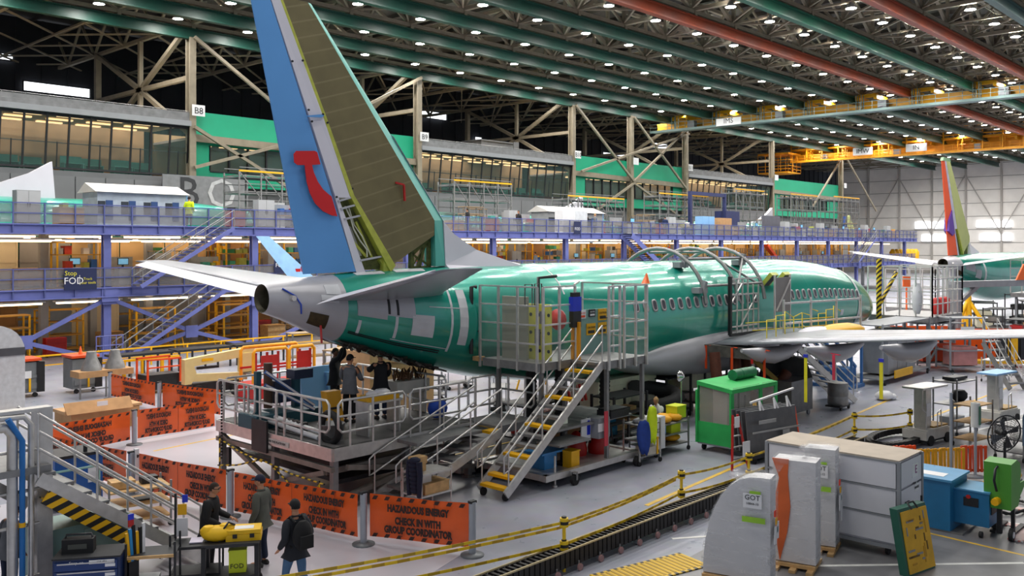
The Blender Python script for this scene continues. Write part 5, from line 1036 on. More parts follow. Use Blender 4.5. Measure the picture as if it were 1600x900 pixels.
for k, pts in enumerate((((29.6, 16.6, 2.6), (29.4, 16.4, 1.4), (29.9, 16.0, .8), (30.8, 15.7, 1.0), (31.4, 15.5, 1.6)), ((28.3, 16.7, 2.5), (28.3, 16.5, 1.2), (28.9, 16.2, .5), (29.8, 16.2, .9), (30.2, 16.6, 2.5)))):
    P_ = [Vector(p) for p in pts]; fine = []
    for i in range(len(P_) - 1):
        a, b, c_, d_ = P_[max(i - 1, 0)], P_[i], P_[i + 1], P_[min(i + 2, len(P_) - 1)]
        for u in (0, .25, .5, .75): fine.append(.5 * ((2 * b) + (c_ - a) * u + (2 * a - 5 * b + 4 * c_ - d_) * u * u + (3 * b - a - 3 * c_ + d_) * u ** 3))
    fine.append(P_[-1]); simple('air_hose', ('thick rust brown air hose looping down from the wing into the hopper', 'second rust brown hose looping under the wing root')[k], 'hose', BRH, MB().tube(fine, .2, 9))
simple('black_duct', 'coiled black duct lying on the floor behind the green cart', 'duct', BLACK, MB().tube([(26.6 + .9 * math.cos(a * .6), 18.0 + .7 * math.sin(a * .6), .35 + a * .07) for a in range(16)], .24, 9))
t = stairs('step_unit', 'short yellow topped steps beside the brown hoses', (29.2, 14.6, 0), R(120), 1.0, .8, 1.0, 3, GALV, YEL, ALU, hand=False)
t = thing('gear_dolly', 'cream equipment cabinet standing under the wing root', 'cabinet', (25.8, 19.2, 0)); MB().box(0, 0, .2, 3.4, 1.2, 1.5).build('body', M('bay_cream'), t); MB().box(-.8, -.61, .3, 1.4, .03, 1.2).build('door', M('bay_door', 'c4c0aa', .6), t); MB().box(.8, -.61, .3, 1.4, .03, 1.2).build('door', M('bay_door'), t)
for i, (x, y, w, d, h) in enumerate(((22.5, 17.5, 2.2, 1.0, 1.0), (24.2, 17.8, 1.8, .9, 1.3), (22, 19.4, 2.6, 1.2, 1.2), (28.2, 18.6, 1.6, 1.0, 1.4), (33.5, 18.5, 2.4, 1.2, 1.6), (30.8, 18.7, 1.6, 1.2, 1.7), (36.3, 19.2, 1.5, 1.2, 1.8))):
    t = rolling_rack('tool_rack', 'grey tool rack under the airliner belly, number %s from the tail' % ('one two three four five six seven'.split()[i]), x, y, w, d, h, 3, DARK); MB().box(0, 0, .3, w * .7, d * .6, .3).box(w * .1, 0, h * .55, w * .5, d * .5, .25).build('box', (BLUEP, CARD, RED, YEL, DARK, GALV, PBL)[i], t)
for i, (x, y, w, d, h) in enumerate(((68, 18.2, 2.4, 1.2, 1.9), (71.5, 17.0, 2.6, 1.4, 2.3), (75, 16.2, 2.8, 1.2, 1.6), (79, 19.5, 3, 1.5, 2.4), (73, 20.5, 3, 1.5, 2.0), (83, 17.5, 3, 1.5, 2.2), (64.5, 16.0, 2, 1.2, 1.5), (78, 14.2, 2.6, 1.2, 1.8))):
    t = rolling_rack('tool_rack', 'dark tool rack under the second airliner, %s from its tail cone' % nth(i + 1), x, y, w, d, h, 3, DARK, R(20 * (i % 3))); MB().box(0, 0, .3, w * .8, d * .7, .5).box(-w * .1, 0, h * .55, w * .6, d * .6, .4).build('box', (GALV, CARD, STEELG, DARK, M('bay_cream'), YEL, RED, BLUEP)[i], t)
mb = MB()
for i in range(7): mb.bar((22.1 + i * .2, 18.6, 1.75), (22.25 + i * .2, 18.6, 1.2), .07)
tag(mb.build('red_white_tags', M('tags_red', 'c8362e', .5)), 'row of slanting red tags hung under the belly', 'tags', kind='stuff')
# ---- boom lift, basket rails and yellow units behind the barriers
CRM = M('boom_cream', 'dcc98c', .5, 0, .05, 2)
t = thing('boom_lift', 'cream articulated boom lift parked behind the orange barriers', 'boom lift', gp(335, 620)); t.scale = (.72, .72, .72)
a, b = gp(275, 575, 1.7), gp(385, 565, 2.0)
MB().box(0, .5, .35, 3.0, 1.7, .55).build('chassis', DARK, t)
MB().slab([(-1.9, -.2, .9), (-1.5, -.2, .9), (-1.2, -.2, 1.5), (-1.5, -.2, 2.35), (-1.9, -.2, 2.3)], (0, .4, 0)).build('knuckle', CRM, t); MB().bar((-1.6, 0, 2.1), (2.4, -.2, 2.5), .38, .48).build('upper_boom', CRM, t); MB().bar((-1.5, 0, 1.25), (1.9, -.2, 1.05), .36, .42).build('lower_boom', CRM, t); MB().box(1.9, -.2, 1.3, .8, .5, 1.1).build('turret', CRM, t); MB().bar((-1.1, -.05, 1.75), (.2, -.1, 1.75), .14).build('ram', DARK, t); MB().box(-.5, -.25, 2.13, .8, .02, .16).build('label', YEL, t)
for x in (-1.2, 1.2):
    for y in (-.45, 1.4): MB().cyl((x, y - .15, .42), (x, y + .15, .42), .42, n=16).build('wheel', BLACK, t)
t = thing('scissor_basket', 'red basket with yellow padded rails behind the tail platform', 'lift basket', gp(432, 622)); t.scale = (.75, .75, .85)
MB().box(0, 0, 0, 3.8, 1.5, .9).build('body', RED, t)
for x0, x1, y in ((-1.9, .2, -.8), (.3, 1.9, -.8), (-1.7, 1.9, .8)): MB().tube([(x0, y, .95), (x0, y, 2.35), (x0 + .15, y, 2.5), (x1 - .15, y, 2.5), (x1, y, 2.35), (x1, y, .95)], .09, 7).build('padded_rail', M('rail_amber', 'f0a010', .5), t)
for i in range(6): MB().box(-1.7 + i * .68, -.7, .9, .12, .08, 1.45).build('post', RED, t)
MB().box(-.9, -.72, 1.7, 1.0, .06, .5).box(1.3, -.72, .95, .9, .06, 1.3).build('panel', RED, t); MB().box(0, .7, 1.5, 3.6, .06, .1).box(0, -.7, 1.55, 3.6, .05, .08).build('mid_rail', RED, t)
t = thing('big_carton', 'large brown cardboard carton behind the workers under the tail', 'carton', (20.0, 24.6, 0)); MB().box(0, 0, .15, 2.8, 1.7, 2.2).build('box', CARD, t); MB().box(0, 0, 2.35, 2.9, 1.8, .4).build('lid', M('lid_card', 'c79d70', .85), t); MB().box(0, 0, 0, 2.8, 1.7, .15).build('pallet', WOOD, t); MB().box(-.2, -.86, 1.1, .4, .01, .5).build('paper', WHITE, t)
t = thing('framed_lift', 'orange framed lift with black hood beside the cream boom lift', 'lift', gp(248, 612)); t.scale = (.72, .72, .72); MB().box(0, 0, .2, 2.0, 1.2, .9).build('hood', DARK, t)
for x in (-1, 1): MB().box(x, -.7, 0, .1, .1, 2.0).box(x, .7, 0, .1, .1, 2.0).build('post', ORG, t)
MB().box(0, -.7, 1.95, 2.1, .1, .1).box(0, -.7, 1.5, 2.1, .08, .08).box(0, .7, 1.95, 2.1, .1, .1).bar((1.2, -.6, 0), (1.7, -.6, 1.7), .3, .2).build('rail', ORG, t)
t = thing('yellow_gate', 'yellow tubular gate standing left of the orange framed lift', 'gate', gp(222, 608)); MB().box(-.8, 0, 0, .13, .13, 1.3).box(0, 0, 0, .1, .1, 1.3).box(.9, 0, 0, .13, .13, 1.3).build('post', YEL, t); MB().box(0, 0, 1.25, 3.4, .12, .1).box(0, 0, .15, 1.8, .1, .1).build('rail', YEL, t)
for i in range(3):
    t = thing('low_rack', ('black low rack in front of the mezzanine, next to the boom lift', 'black low rack, middle one of three before the mezzanine', 'black low rack, last of three towards the red basket')[i], 'rack', (20 + i * 3.2, 43.5, 0)); MB().box(0, 0, .95, 3, 1, .1).build('top', DARK, t)
    for x in (-1.4, -.7, 0, .7, 1.4): MB().box(x, -.45, 0, .08, .08, .95).build('leg', DARK, t)
struct('trim_floor_rail', MB().box(20, 46.5, .9, 28, .07, .07).box(20, 46.5, .45, 28, .05, .05), YEL)
for i in range(15): struct('trim_floor_post', MB().box(6 + i * 2, 46.5, 0, .08, .08, .95), YEL)
for i, (x, y) in enumerate(((13.7, 40.6), (15.9, 40.2))):
    t = thing('wheeled_bin', ('grey wheeled bin with orange lid beside the wrapped white panel', 'second grey wheeled bin with orange lid, further from the wrapped panel')[i], 'bin', (x, y, 0)); MB().box(0, 0, .2, 1.05, 1.0, 1.25).box(0, -.5, .35, .9, .06, .25).box(0, -.5, .8, .9, .06, .12).build('body', M('bin_grey', '74787b', .6, 0, .1, 3), t); MB().box(0, 0, 1.5, 1.15, 1.15, .1).build('lid', ORG, t); MB().lathe([(.1, 1.6), (.05, 1.8), (.02, 1.95)], n=8).build('cone', FLAG, t); MB().box(0, -.56, .8, .35, .02, .3).build('notice', WHITE, t); MB().box(.1, -.6, .25, .08, .04, .55).build('handle', YEL, t); MB().box(.55, 0, .2, .3, 1.1, 1.25).build('side', DARK, t)
    for q in (-.35, .35): MB().cyl((q, -.5, .1), (q, -.42, .1), .1).build('wheel', BLACK, t)
t = thing('wrapped_panel', 'tall rounded white panel with dark grey band in plastic wrap at the hall edge', 'panel', gp(-5, 655)); 
o_ = [(0.95 * math.cos(q), 2.35 + 1.0 * math.sin(q)) for q in [math.pi * i / 12 for i in range(13)]]
MB().slab([(-.95, 0, .1)] + [(.95, 0, .1)] + [(x, 0, z) for x, z in o_], (0, .3, 0)).build('panel', M('panel_wrap', 'c6c8cc', .2, 0, .1, 6), t); MB().box(0, -.02, 2.25, 1.88, .03, .28).build('band', M('band_grey', '4c4e54', .4), t); MB().box(0, .2, 0, 1.6, 1.0, .1).build('base', WOOD, t)
t = thing('cone_table', 'steel trolley carrying two grey metal cones on a brown tray', 'trolley', gp(160, 618)); t.scale = (.75, .75, .85); MB().box(0, 0, 1.0, 3.0, 1.2, .3).build('tray', CARD, t)
for x in (-1.4, 0, 1.4): MB().box(x, -.5, 0, .08, .08, 1.0).build('leg', GALV, t)
MB().box(0, -.5, .4, 2.8, .05, .06).build('rail', GALV, t)
for x in (-.6, .7): MB().lathe([(.55, 1.3), (.5, 1.5), (.3, 1.9), (.25, 2.2)], (x, 0, 0), 14).build('cone', GALV, t)
t = thing('flat_carton', 'large flat brown cardboard carton lying beside the orange barrier', 'carton', gp(150, 668)); MB().box(0, 0, 0, 2.1, 1.3, .3).box(.05, 0, .3, 2.3, 1.4, .4).build('box', CARD, t); MB().slab([(-1.3, -.9, .7), (.9, -.9, .7), (.9, -.6, 1.05), (-1.3, -.6, 1.05)], (0, .04, 0)).build('flap', CARD, t); MB().box(-.2, -1.0, .9, .35, .02, .15).build('label', WHITE, t); MB().box(0, -.2, .68, 2.6, 1.0, .1).build('inner', M('lid_card'), t)
# ================================================================ orange barriers
FAB = M('barrier_fabric', 'f05e0a', .75, 0, .06, 2, alpha=.96); INK = M('barrier_ink', '38221c', .7); BPOST = M('barrier_post_grey', 'a7adb6', .4, .4, .05, 3)
def bpost(p, label):
    t = thing('barrier_post', label, 'post', p); MB().cyl((0, 0, .02), (0, 0, 1.08), .075, n=10).build('post', BPOST, t); MB().lathe([(.24, 0), (.24, .03), (.08, .06)], n=16).build('base', M('post_base', '6f7377', .5, .3), t); MB().box(0, 0, 1.06, .16, .1, .05).build('cap', DARK, t)
    return t
def barrier(pa, pb, label, n=1, mirror=False, off=0.0):
    a, b = gp(*pa), gp(*pb); d = b - a; L = d.length; t = thing('safety_barrier', label, 'barrier', a, math.atan2(d.y, d.x))
    mb = MB(); k = max(6, int(L * 3)); vs = []; fs = []
    for i in range(k + 1):
        x = L * i / k; y = .025 * math.sin(i * 1.1) + .012 * math.sin(i * 2.7)
        vs += [(x, y, .14), (x, y + .015 * math.sin(i), .6), (x, y, 1.04 - .02 * math.sin(math.pi * i / k))]
    for i in range(k):
        o = i * 3; fs += [(o, o + 3, o + 4, o + 1), (o + 1, o + 4, o + 5, o + 2)]
    mb.add(vs, fs, 0, True); f = mb.build('fabric', FAB, t)
    sg = -1
    for j in range(n):
        xc = L * (j + .5) / n
        for tx, z, s in (('HAZARDOUS ENERGY', .78, .2), ('CHECK IN WITH', .53, .2), ('GROUP COORDINATOR', .34, .2)): text(tx, s, INK, t, (xc, -.055, z), sx=(-1 if mirror else 1) * .58 * min(1.25, L / n / 1.9), bold=.012)
    st = MB(); m = int(L / .26)
    for i in range(m):
        x = L * (i + .5) / m
        for z in (.16, .94): st.add([(x - .07, -.05, z), (x + .03, -.05, z), (x + .08, -.05, z + .08), (x - .02, -.05, z + .08)], [(0, 1, 2, 3)])
    tag(st.build('hazard_dash', INK, t), kind='stuff')
    sm = MB()
    for i in range(1, n * 3): sm.box(L * i / (n * 3), -.052, .15, .012, .004, .88)
    sm.build('seam', M('barrier_seam', 'a8400f', .7), t)
    return t
barrier((578, 848), (733, 866), 'orange hazard barrier, the one ending beside the yellow tape line'); barrier((366, 808), (560, 849), 'orange hazard barrier behind the man with the backpack', 2)
barrier((212, 772), (354, 804), 'orange hazard barrier behind the man in the black hoodie', 2); barrier((66, 737), (199, 768), 'orange hazard barrier behind the aluminium stairs', 2)
barrier((66, 722), (204, 694), 'orange hazard barrier in front of the flat brown carton', 1, True); barrier((215, 692), (336, 672), 'orange hazard barrier running back to the tail platform', 2, True)
barrier((174, 624), (243, 640), 'orange hazard barrier before the orange framed lift', 1, True); barrier((254, 641), (345, 654), 'orange hazard barrier before the cream boom lift', 1, True)
for p, l in (((738, 868), 'grey barrier post at the free end by the tape'), ((568, 851), 'grey barrier post between the two barriers under the stairs'), ((360, 808), 'grey barrier post behind the man in the black hoodie'), ((205, 774), 'grey barrier post beside the tall white pole'), ((210, 695), 'grey barrier post by the flat brown carton'), ((249, 642), 'grey barrier post before the cream boom lift'), ((172, 623), 'grey barrier post by the metal cones')): bpost(gp(*p), l)
simple('white_pole', 'white measuring pole standing beside the grey barrier post', 'pole', WHITE, MB().box(*gp(213, 773)[:2], 0, .1, .1, 1.15))
for q, lab in (((1525, 562), 'far orange barrier under the wing behind the black railed cart'), ((1570, 568), 'far orange barrier at the frame edge under the wing'), ((1440, 556), 'far orange barrier behind the grey wire trolley')):
    a = gp(*q); t = thing('safety_barrier', lab, 'barrier', a, R(-48)); MB().box(0, 0, .2, 3.6, .05, 1.5).build('fabric', FAB, t); text('HAZARDOUS', .36, INK, t, (0, -.04, 1.3)); text('ENERGY', .36, INK, t, (0, -.04, .85)); MB().box(-1.85, 0, 0, .1, .1, 1.8).box(1.85, 0, 0, .1, .1, 1.8).build('post', BPOST, t)
t = thing('railed_cart', 'low black railed cart with yellow base before the far barrier', 'cart', gp(1530, 573), R(-48)); MB().box(0, 0, .2, 4.2, .8, .15).build('base', YEL, t)
for i in range(8): MB().box(-2 + i * .57, -.3, .35, .06, .06, .4 + .14 * i).build('post', DARK, t)
MB().box(1.6, 0, .4, .5, .5, 1.5).build('yellow_box', YEL, t); MB().box(1.15, 0, .4, .35, .5, 1.5).box(2.05, 0, .4, .35, .5, 1.5).build('black_box', DARK, t)
for x in (-1.6, 1.6): MB().cyl((x, -.4, .1), (x, -.34, .1), .1).build('wheel', BLACK, t)
for q, lab, w, h in (((1500, 580), 'grey wire mesh trolley with pink load under the wing', 1.8, 2.6), ((1460, 573), 'grey slatted steel trolley with four shelves under the wing', 2.6, 2.2)):
    p = gp(*q); t = rolling_rack('wire_trolley', lab, p.x, p.y, w, 1.2, h, 4, STEELG, R(-40)); MB().box(0, 0, .35, w * .7, .9, .9).build('load', M('load_pink', 'c98a86', .7) if h > 2.4 else ORG, t); MB().box(0, -.62, h * .7, w * .4, .02, .45).build('notice', WHITE, t)
# ================================================================ tape line and the cable carrier on wheels
TY = M('tape_yellow', 'e8c21a', .5, 0, .06, 3); TAPE = hazard('tape_print', 'e8c21a', 'b8941a', 2.2, (1, 0, 0)); BANDB = M('band_black', '1c1c1c', .6)
posts = [gp(881, 893), gp(1068, 806), gp(1170, 772), gp(1335, 697), gp(1422, 690)]
names = ['yellow tape post on the open floor near the barrier end', 'yellow tape post beside the wrapped panels', 'yellow tape post behind the wrapped panels', 'yellow tape post behind the white crate', 'yellow tape post next to the grey mast lift']
posts[0].y = 11.2; posts[1].y = 11.55
for p, l in zip(posts, names):
    t = thing('tape_post', l, 'post', p); MB().cyl((0, 0, 0), (0, 0, .98), .035, n=8).build('pole', TY, t)
    for z in (.42, .86): MB().cyl((0, 0, z), (0, 0, z + .17), .085, n=12).build('spool', TY, t); MB().cyl((0, 0, z + .05), (0, 0, z + .11), .088, n=12).build('band', BANDB, t); MB().cyl((0, 0, z + .17), (0, 0, z + .2), .05, n=8).build('knob', DARK, t)
pts = [V(7, 13.1, 0), posts[0], posts[1], posts[2], posts[3], posts[4]]
def tape(a, b, z, label, off=0):
    a, b = a + V(0, off, z), b + V(0, off, z); mb = MB(); n = 6; P = [a + (b - a) * i / n - V(0, 0, .06 * math.sin(math.pi * i / n)) for i in range(n + 1)]
    for p, q in zip(P, P[1:]): mb.bar(p, q, .008, .055)
    return simple('barrier_tape', label, 'tape', TAPE, mb)
for k, (a, b) in enumerate(zip(pts, pts[1:])):
    w = ('from the frame edge to the first tape post', 'between the first tape post and the wrapped panels', 'behind the wrapped panels', 'behind the white crate', 'running to the grey mast lift')[k]
    tape(a, b, .94, 'upper yellow warning tape ' + w); tape(a, b, .52, 'lower yellow warning tape ' + w)
    if k < 2: tape(a, b, .8, 'second upper yellow warning tape ' + w, .15)
CH = thing('cable_carrier', 'long black cable carrier track on small wheels along the yellow tape', 'cable carrier', (17, 11.25, 0))
BRK = M('track_black', '1d1b1b', .55, .1, .15, 5)
link = None
for i in range(120):
    x = 10.2 + i * .145
    if link is None: link = MB().box(0, 0, .12, .125, .36, .05).box(0, -.17, .12, .11, .03, .3).box(0, .17, .12, .11, .03, .3).box(0, 0, .38, .06, .36, .03).build('link', BRK, CH); o = link
    else: o = link.copy(); COL.objects.link(o)
    o.location = (x - 17, 0, 0)
MB().box(19, 11.08, .42, 17.5, .03, .03).box(19, 11.42, .42, 17.5, .03, .03).build('side_strip', M('strip_cream', 'bfae84', .6), CH, True)
w0 = None
for i in range(26):
    if w0 is None: w0 = MB().cyl((0, -.02, .07), (0, .02, .07), .07, n=10).build('wheel', M('wheel_rose', 'a07a78', .5), CH); MB().box(0, .03, .07, .03, .02, .12).build('fork', GALV, w0); o = w0
    else: o = dup(w0, parent=CH)
    o.location = (10.4 + i * .66 - 17, -.24, 0)
t = thing('cable_carrier', 'coiled black cable carrier around the grey mast lift', 'cable carrier', gp(1400, 692))
mb = MB()
for i in range(40): a = i * .16; mb.box(1.5 * math.cos(a), .6 * math.sin(a), .08, .2, .2, .18, a)
tag(mb.build('link_coil', BRK, t), kind='stuff')
MATY = M('mat_yellow', 'd9b21e', .6, 0, .08, 3)
t = thing('floor_mat', 'yellow ribbed floor mat with striped edge at the bottom of the frame', 'mat', (14.6, 10.0, .004), R(-14)); MB().box(0, 0, 0, 2.3, .75, .02).build('mat', MATY, t); MB().box(0, -.4, 0, 2.3, .07, .022).box(0, .4, 0, 2.3, .07, .022).build('edge', hazard('mat_edge', 'd9b21e', '2a2618', 6, (1, 0, 0)), t)
mb = MB()
for i in range(18): mb.box(-1.05 + i * .124, 0, .02, .05, .7, .006)
tag(mb.build('rib', M('mat_rib', 'b08c14', .6), t), kind='stuff')
# ================================================================ white crate on casters, wrapped panels, tool board
CRW = M('crate_white', 'dcdce2', .45, 0, .03, 1); CTOP = M('crate_top', 'b3a696', .7, 0, .08, 3)
cx0, cx1, cy0, cy1 = 18.5, 19.75, 6.75, 9.6
t = thing('transport_crate', 'big white panelled crate on casters behind the wrapped panels', 'crate', ((cx0 + cx1) / 2, (cy0 + cy1) / 2, 0)); cw, cd = cx1 - cx0, cy1 - cy0
MB().box(0, 0, .22, cw - .06, cd - .06, 1.72).build('core', M('crate_core', 'bdbdc4', .6), t); MB().box(0, 0, 1.94, cw + .02, cd + .02, .03).build('lid', CTOP, t)
for i in range(3):
    z = .3 + i * .55; MB().box(-cw / 2, 0, z, .03, cd - .12, .5).build('panel', CRW, t); MB().box(0, -cd / 2, z, cw - .1, .03, .5).build('panel', CRW, t); MB().box(-cw / 2 - .01, 0, z + .505, .04, cd, .035).build('rail', STEELG, t)
for x in (-cw / 2, cw / 2):
    for y in (-cd / 2, cd / 2): MB().box(x, y, .2, .07, .07, 1.75).build('corner_post', STEELG, t)
MB().box(0, 0, .18, cw + .04, cd + .04, .07).build('base', STEELG, t)
for x in (-cw * .35, cw * .35):
    for y in (-cd * .4, cd * .4): MB().cyl((x, y - .03, .09), (x, y + .03, .09), .09, n=12).build('wheel', BLACK, t)
f = MB().box(.2, -cd / 2 - .02, 1.5, .32, .01, .28).box(.3, -cd / 2 - .02, 1.2, .2, .01, .2).build('label', WHITE, t); text('E', .24, M('mark_purple', '8a2a7a', .5), f, (.24, -cd / 2 - .03, 1.65)); text('DRY  KEEP', .06, DARK, f, (.28, -cd / 2 - .03, 1.38)); text('FRAGILE', .07, DARK, f, (.28, -cd / 2 - .03, 1.28))
MB().box(-.25, -cd / 2 - .03, 1.05, .2, .03, .04).box(.55, -cd / 2 - .03, .6, .04, .03, .45).build('handle', DARK, t)
WRAP = bpy.data.materials.new('stretch_wrap'); WRAP.use_nodes = True
_n = WRAP.node_tree; _b = _n.nodes['Principled BSDF']; _b.inputs['Base Color'].default_value = (.9, .9, .92, 1); _b.inputs['Roughness'].default_value = .12; _b.inputs['Alpha'].default_value = .3
_t = _n.nodes.new('ShaderNodeTexNoise'); _t.inputs['Scale'].default_value = 3; _t.inputs['Detail'].default_value = 6; _t.inputs['Distortion'].default_value = .6; _c = _n.nodes.new('ShaderNodeTexCoord'); _mp = _n.nodes.new('ShaderNodeMapping'); _mp.inputs['Scale'].default_value = (.6, .6, 2.6); _mp.inputs['Rotation'].default_value = (.5, .3, 0); _n.links.new(_c.outputs['Object'], _mp.inputs['Vector']); _n.links.new(_mp.outputs['Vector'], _t.inputs['Vector']); _p = _n.nodes.new('ShaderNodeBump'); _p.inputs['Strength'].default_value = .18; _p.inputs['Distance'].default_value = .06; _n.links.new(_t.outputs['Fac'], _p.inputs['Height']); _n.links.new(_p.outputs['Normal'], _b.inputs['Normal'])
_m = _n.nodes.new('ShaderNodeMapRange'); _m.inputs[1].default_value = .52; _m.inputs[2].default_value = .72; _m.inputs[3].default_value = .08; _m.inputs[4].default_value = .5; _n.links.new(_t.outputs['Fac'], _m.inputs[0]); _n.links.new(_m.outputs[0], _b.inputs['Alpha'])
PANG = M('lining_grey', 'd0d0d3', .5, 0, .04, 2); TAGG = M('tag_green', '9ccf3a', .6); TAGR = M('tag_red', 'f0401c', .5); TAGT = M('tag_teal', '1f7f78', .5)
def wrapped(label, loc, rz, w, h, th, curved, edge, code):
    t = thing('wrapped_panel', label, 'panel', loc, rz)   # local -x is the broad face, y runs across it
    if curved: pr = [(-w / 2, .14), (w / 2, .14)] + [(w / 2 - w * k, h - (h - .14) * (1 - math.sqrt(max(0, 1 - (max(0, k - .15) / .85) ** 2.4)))) for k in (0, .15, .3, .45, .6, .72, .82, .9, .96, .99)]
    else: pr = [(-w / 2, .14), (w / 2, .14), (w / 2, h), (-w / 2, h)]
    pr = [(-y, z) for y, z in pr][::-1]
    MB().slab([(-th / 2, y, z) for y, z in pr], (th, 0, 0)).build('panel', PANG, t)
    if edge: 
        MB().slab([(-th / 2 - .03, y, z) for y, z in ((w / 2 - .13, .15), (w / 2, .9), (w / 2 - .02, 1.3), (w / 2 - .12, 1.75), (w / 2 + .02, h + .02), (w / 2 - .3, h + .02), (w / 2 - .28, 1.8), (w / 2 - .33, 1.2), (w / 2 - .27, .7))], (.03, 0, 0)).build('orange_edge', M('edge_orange', 'd0602a', .5), t)
    rw = random.Random(len(label)); k = []
    n = len(pr); cy = sum(y for y, z in pr) / n; cz = sum(z for y, z in pr) / n
    rings = []
    for x, q in ((-th / 2 - .02, .9), (-th / 2 - .05, 1.03), (-th * .2, 1.035), (th * .2, 1.035), (th / 2 + .05, 1.03), (th / 2 + .02, .9)): rings.append([(x + rw.uniform(-.02, .02), cy + (y - cy) * (q + rw.uniform(-.005, .02)), cz + (z - cz) * (q + rw.uniform(-.005, .015)) + .01) for y, z in pr])
    MB().loft(rings, caps=True).build('stretch_film', WRAP, t)
    pl = MB()
    for y in (-w * .4, 0, w * .4): pl.box(0, y, 0, th + .5, .12, .06)
    for x in (-th / 2, th / 2 - .1): pl.box(x, 0, .06, .14, w, .06)
    pl.build('pallet', WOOD, t)
    for _k in range(9): MB().sph((rw.uniform(-th / 2, th / 2), rw.uniform(-w * .5, w * (.1 if curved else .5)), h + rw.uniform(-.06, .03)), rw.uniform(.08, .2), rw.uniform(.1, .22), rw.uniform(.04, .09), 7, 5).build('film_ruffle', WRAP, t)
    if edge: return t
    lb = MB().box(-th / 2 - .09, -w / 2 + .3, h * .73, .01, .34, .26).build('label', WHITE, t); text('GOT', .13, DARK, lb, (-th / 2 - .1, -w / 2 + .3, h * .73 + .19), (90, 0, -90)); text(code, .06, DARK, lb, (-th / 2 - .1, -w / 2 + .3, h * .73 + .08), (90, 0, -90))
    MB().box(-th / 2 - .088, -w / 2 + .25, h * .86, .01, .2, .05).build('green_tape', TAGG, t); MB().box(-th / 2 - .088, -w / 2 + .28, h * .6, .01, .42, .1).build('green_tape', TAGG, t)
    for m, z, dx in ((TAGR, .66, .0), (YEL, .58, .1), (TAGT, .5, .16)): MB().box(-th / 2 + .08 + dx, -w / 2 - .07, h * z, .1, .02, .11).build('tag', m, t)
    for dx, z in ((0, .42), (.16, .45), (.2, .3))[:2 if curved else 3]: MB().slab([(-th / 2 + dx, -w / 2 - .08, h * z), (-th / 2 + .17 + dx, -w / 2 - .08, h * z - .03), (-th / 2 + .2 + dx, -w / 2 - .08, h * z + .28), (-th / 2 + .04 + dx, -w / 2 - .08, h * z + .31)], (0, .01, 0)).build('paper_tag', WHITE, t)
    return t
wrapped('curved grey panel in stretch film, the one facing the yellow mat', gp(1158, 912) + V(.1, .1, 0), R(14), 1.25, 2.02, .42, True, False, '10844-10')
wrapped('film wrapped panel with an orange edge, middle of three', gp(1240, 890) + V(.25, .05, 0), R(14), .8, 2.1, .5, False, True, '10844-11')
wrapped('narrow film wrapped grey panel standing against the white crate', gp(1276, 862) + V(.25, 0, 0), R(14), .6, 2.1, .42, False, False, '10844-12')
t = thing('tool_board', 'yellow foam tool board in a green case leaning on the white crate', 'tool board', (18.1, 6.25, 0), R(-12)); TB = M('case_green', '1f5a4a', .5, 0, .06, 3); FO = M('foam_yellow', 'd8a62a', .7, 0, .12, 4)
MB().box(0, 0, 0, .95, .16, 1.22, tilt=.18).build('case', TB, t); MB().box(.03, -.085, .04, .86, .02, 1.12, tilt=.18).build('foam', FO, t)
rt = random.Random(5)
for i in range(22): x = rt.uniform(-.33, .33); z = rt.uniform(.12, 1.0); L_ = rt.uniform(.08, .3); vt = rt.random() < .5; MB().box(x + .03, -.1 + z * .18, z, .035 if vt else L_, .02, min(L_, 1.1 - z) if vt else .035, tilt=.18).build('tool', (GALV, M('slot_brown', '6b5220', .7), M('foam_gold', 'b88a20', .7))[i % 3], t)
MB().tube([(-.2, .0, 1.22), (-.2, .1, 1.32), (.0, .1, 1.32), (.0, 0, 1.22)], .02, 5).build('handle', DARK, t)
# ================================================================ right hand yard: blue unit, green stacker, fan, lifts, carts
t = thing('blue_unit', 'blue two part machine cabinet behind the white crate', 'machine', (21.6, 6.75, 0)); t.scale = (1, 1, .85); 
MB().box(-.1, .25, .06, 1.15, .9, 1.25).build('tall_cabinet', BLUEP, t); MB().box(-.1, .25, 1.31, 1.25, 1.0, .06).build('lid', M('blue_lid', '4a8fbb', .45), t); MB().box(.0, -.55, .25, .85, .72, .85).build('low_cabinet', BLUEP, t); MB().box(0, -.55, 1.1, .9, .76, .04).build('lid', M('blue_lid'), t); MB().box(-.1, .1, 0, 1.1, 1.1, .06).build('base', GALV, t)
MB().box(-.43, -.55, .72, .02, .3, .22).build('control_panel', DARK, t); MB().cyl((-.45, -.5, .96), (-.43, -.5, .96), .05, n=10).build('red_button', RED, t); MB().box(.0, -.92, .55, .6, .02, .5).build('grille', DARK, t); MB().box(-.3, .3, 1.372, .35, .6, .005).build('paper', WHITE, t)
for x in (-.5, .4): MB().cyl((x, -.8, .08), (x, -.74, .08), .08).build('wheel', BLACK, t)
t = thing('green_stacker', 'bright green drum stacker on black forks', 'stacker', (21.6, 5.7, 0)); t.scale = (.9, .9, .86); GRB_ = M('stacker_green', '4f9a34', .4, 0, .05, 2)
MB().slab([(-.38, -.3, .75), (.2, -.3, .75), (.35, -.3, .95), (.75, -.3, 1.15), (.75, -.3, 1.28), (.35, -.3, 1.3), (.45, -.3, 1.55), (.35, -.3, 1.8), (.1, -.3, 1.92), (-.38, -.3, 1.88)], (0, .6, 0)).build('hood', GRB_, t); MB().box(-.2, 0, .1, .1, .1, .8).box(.15, -.2, .05, .08, .08, .8).box(.15, .2, .05, .08, .08, .8).build('mast', DARK, t); MB().box(.5, -.2, .03, 1.1, .12, .06).box(.5, .2, .03, 1.1, .12, .06).build('fork', DARK, t)
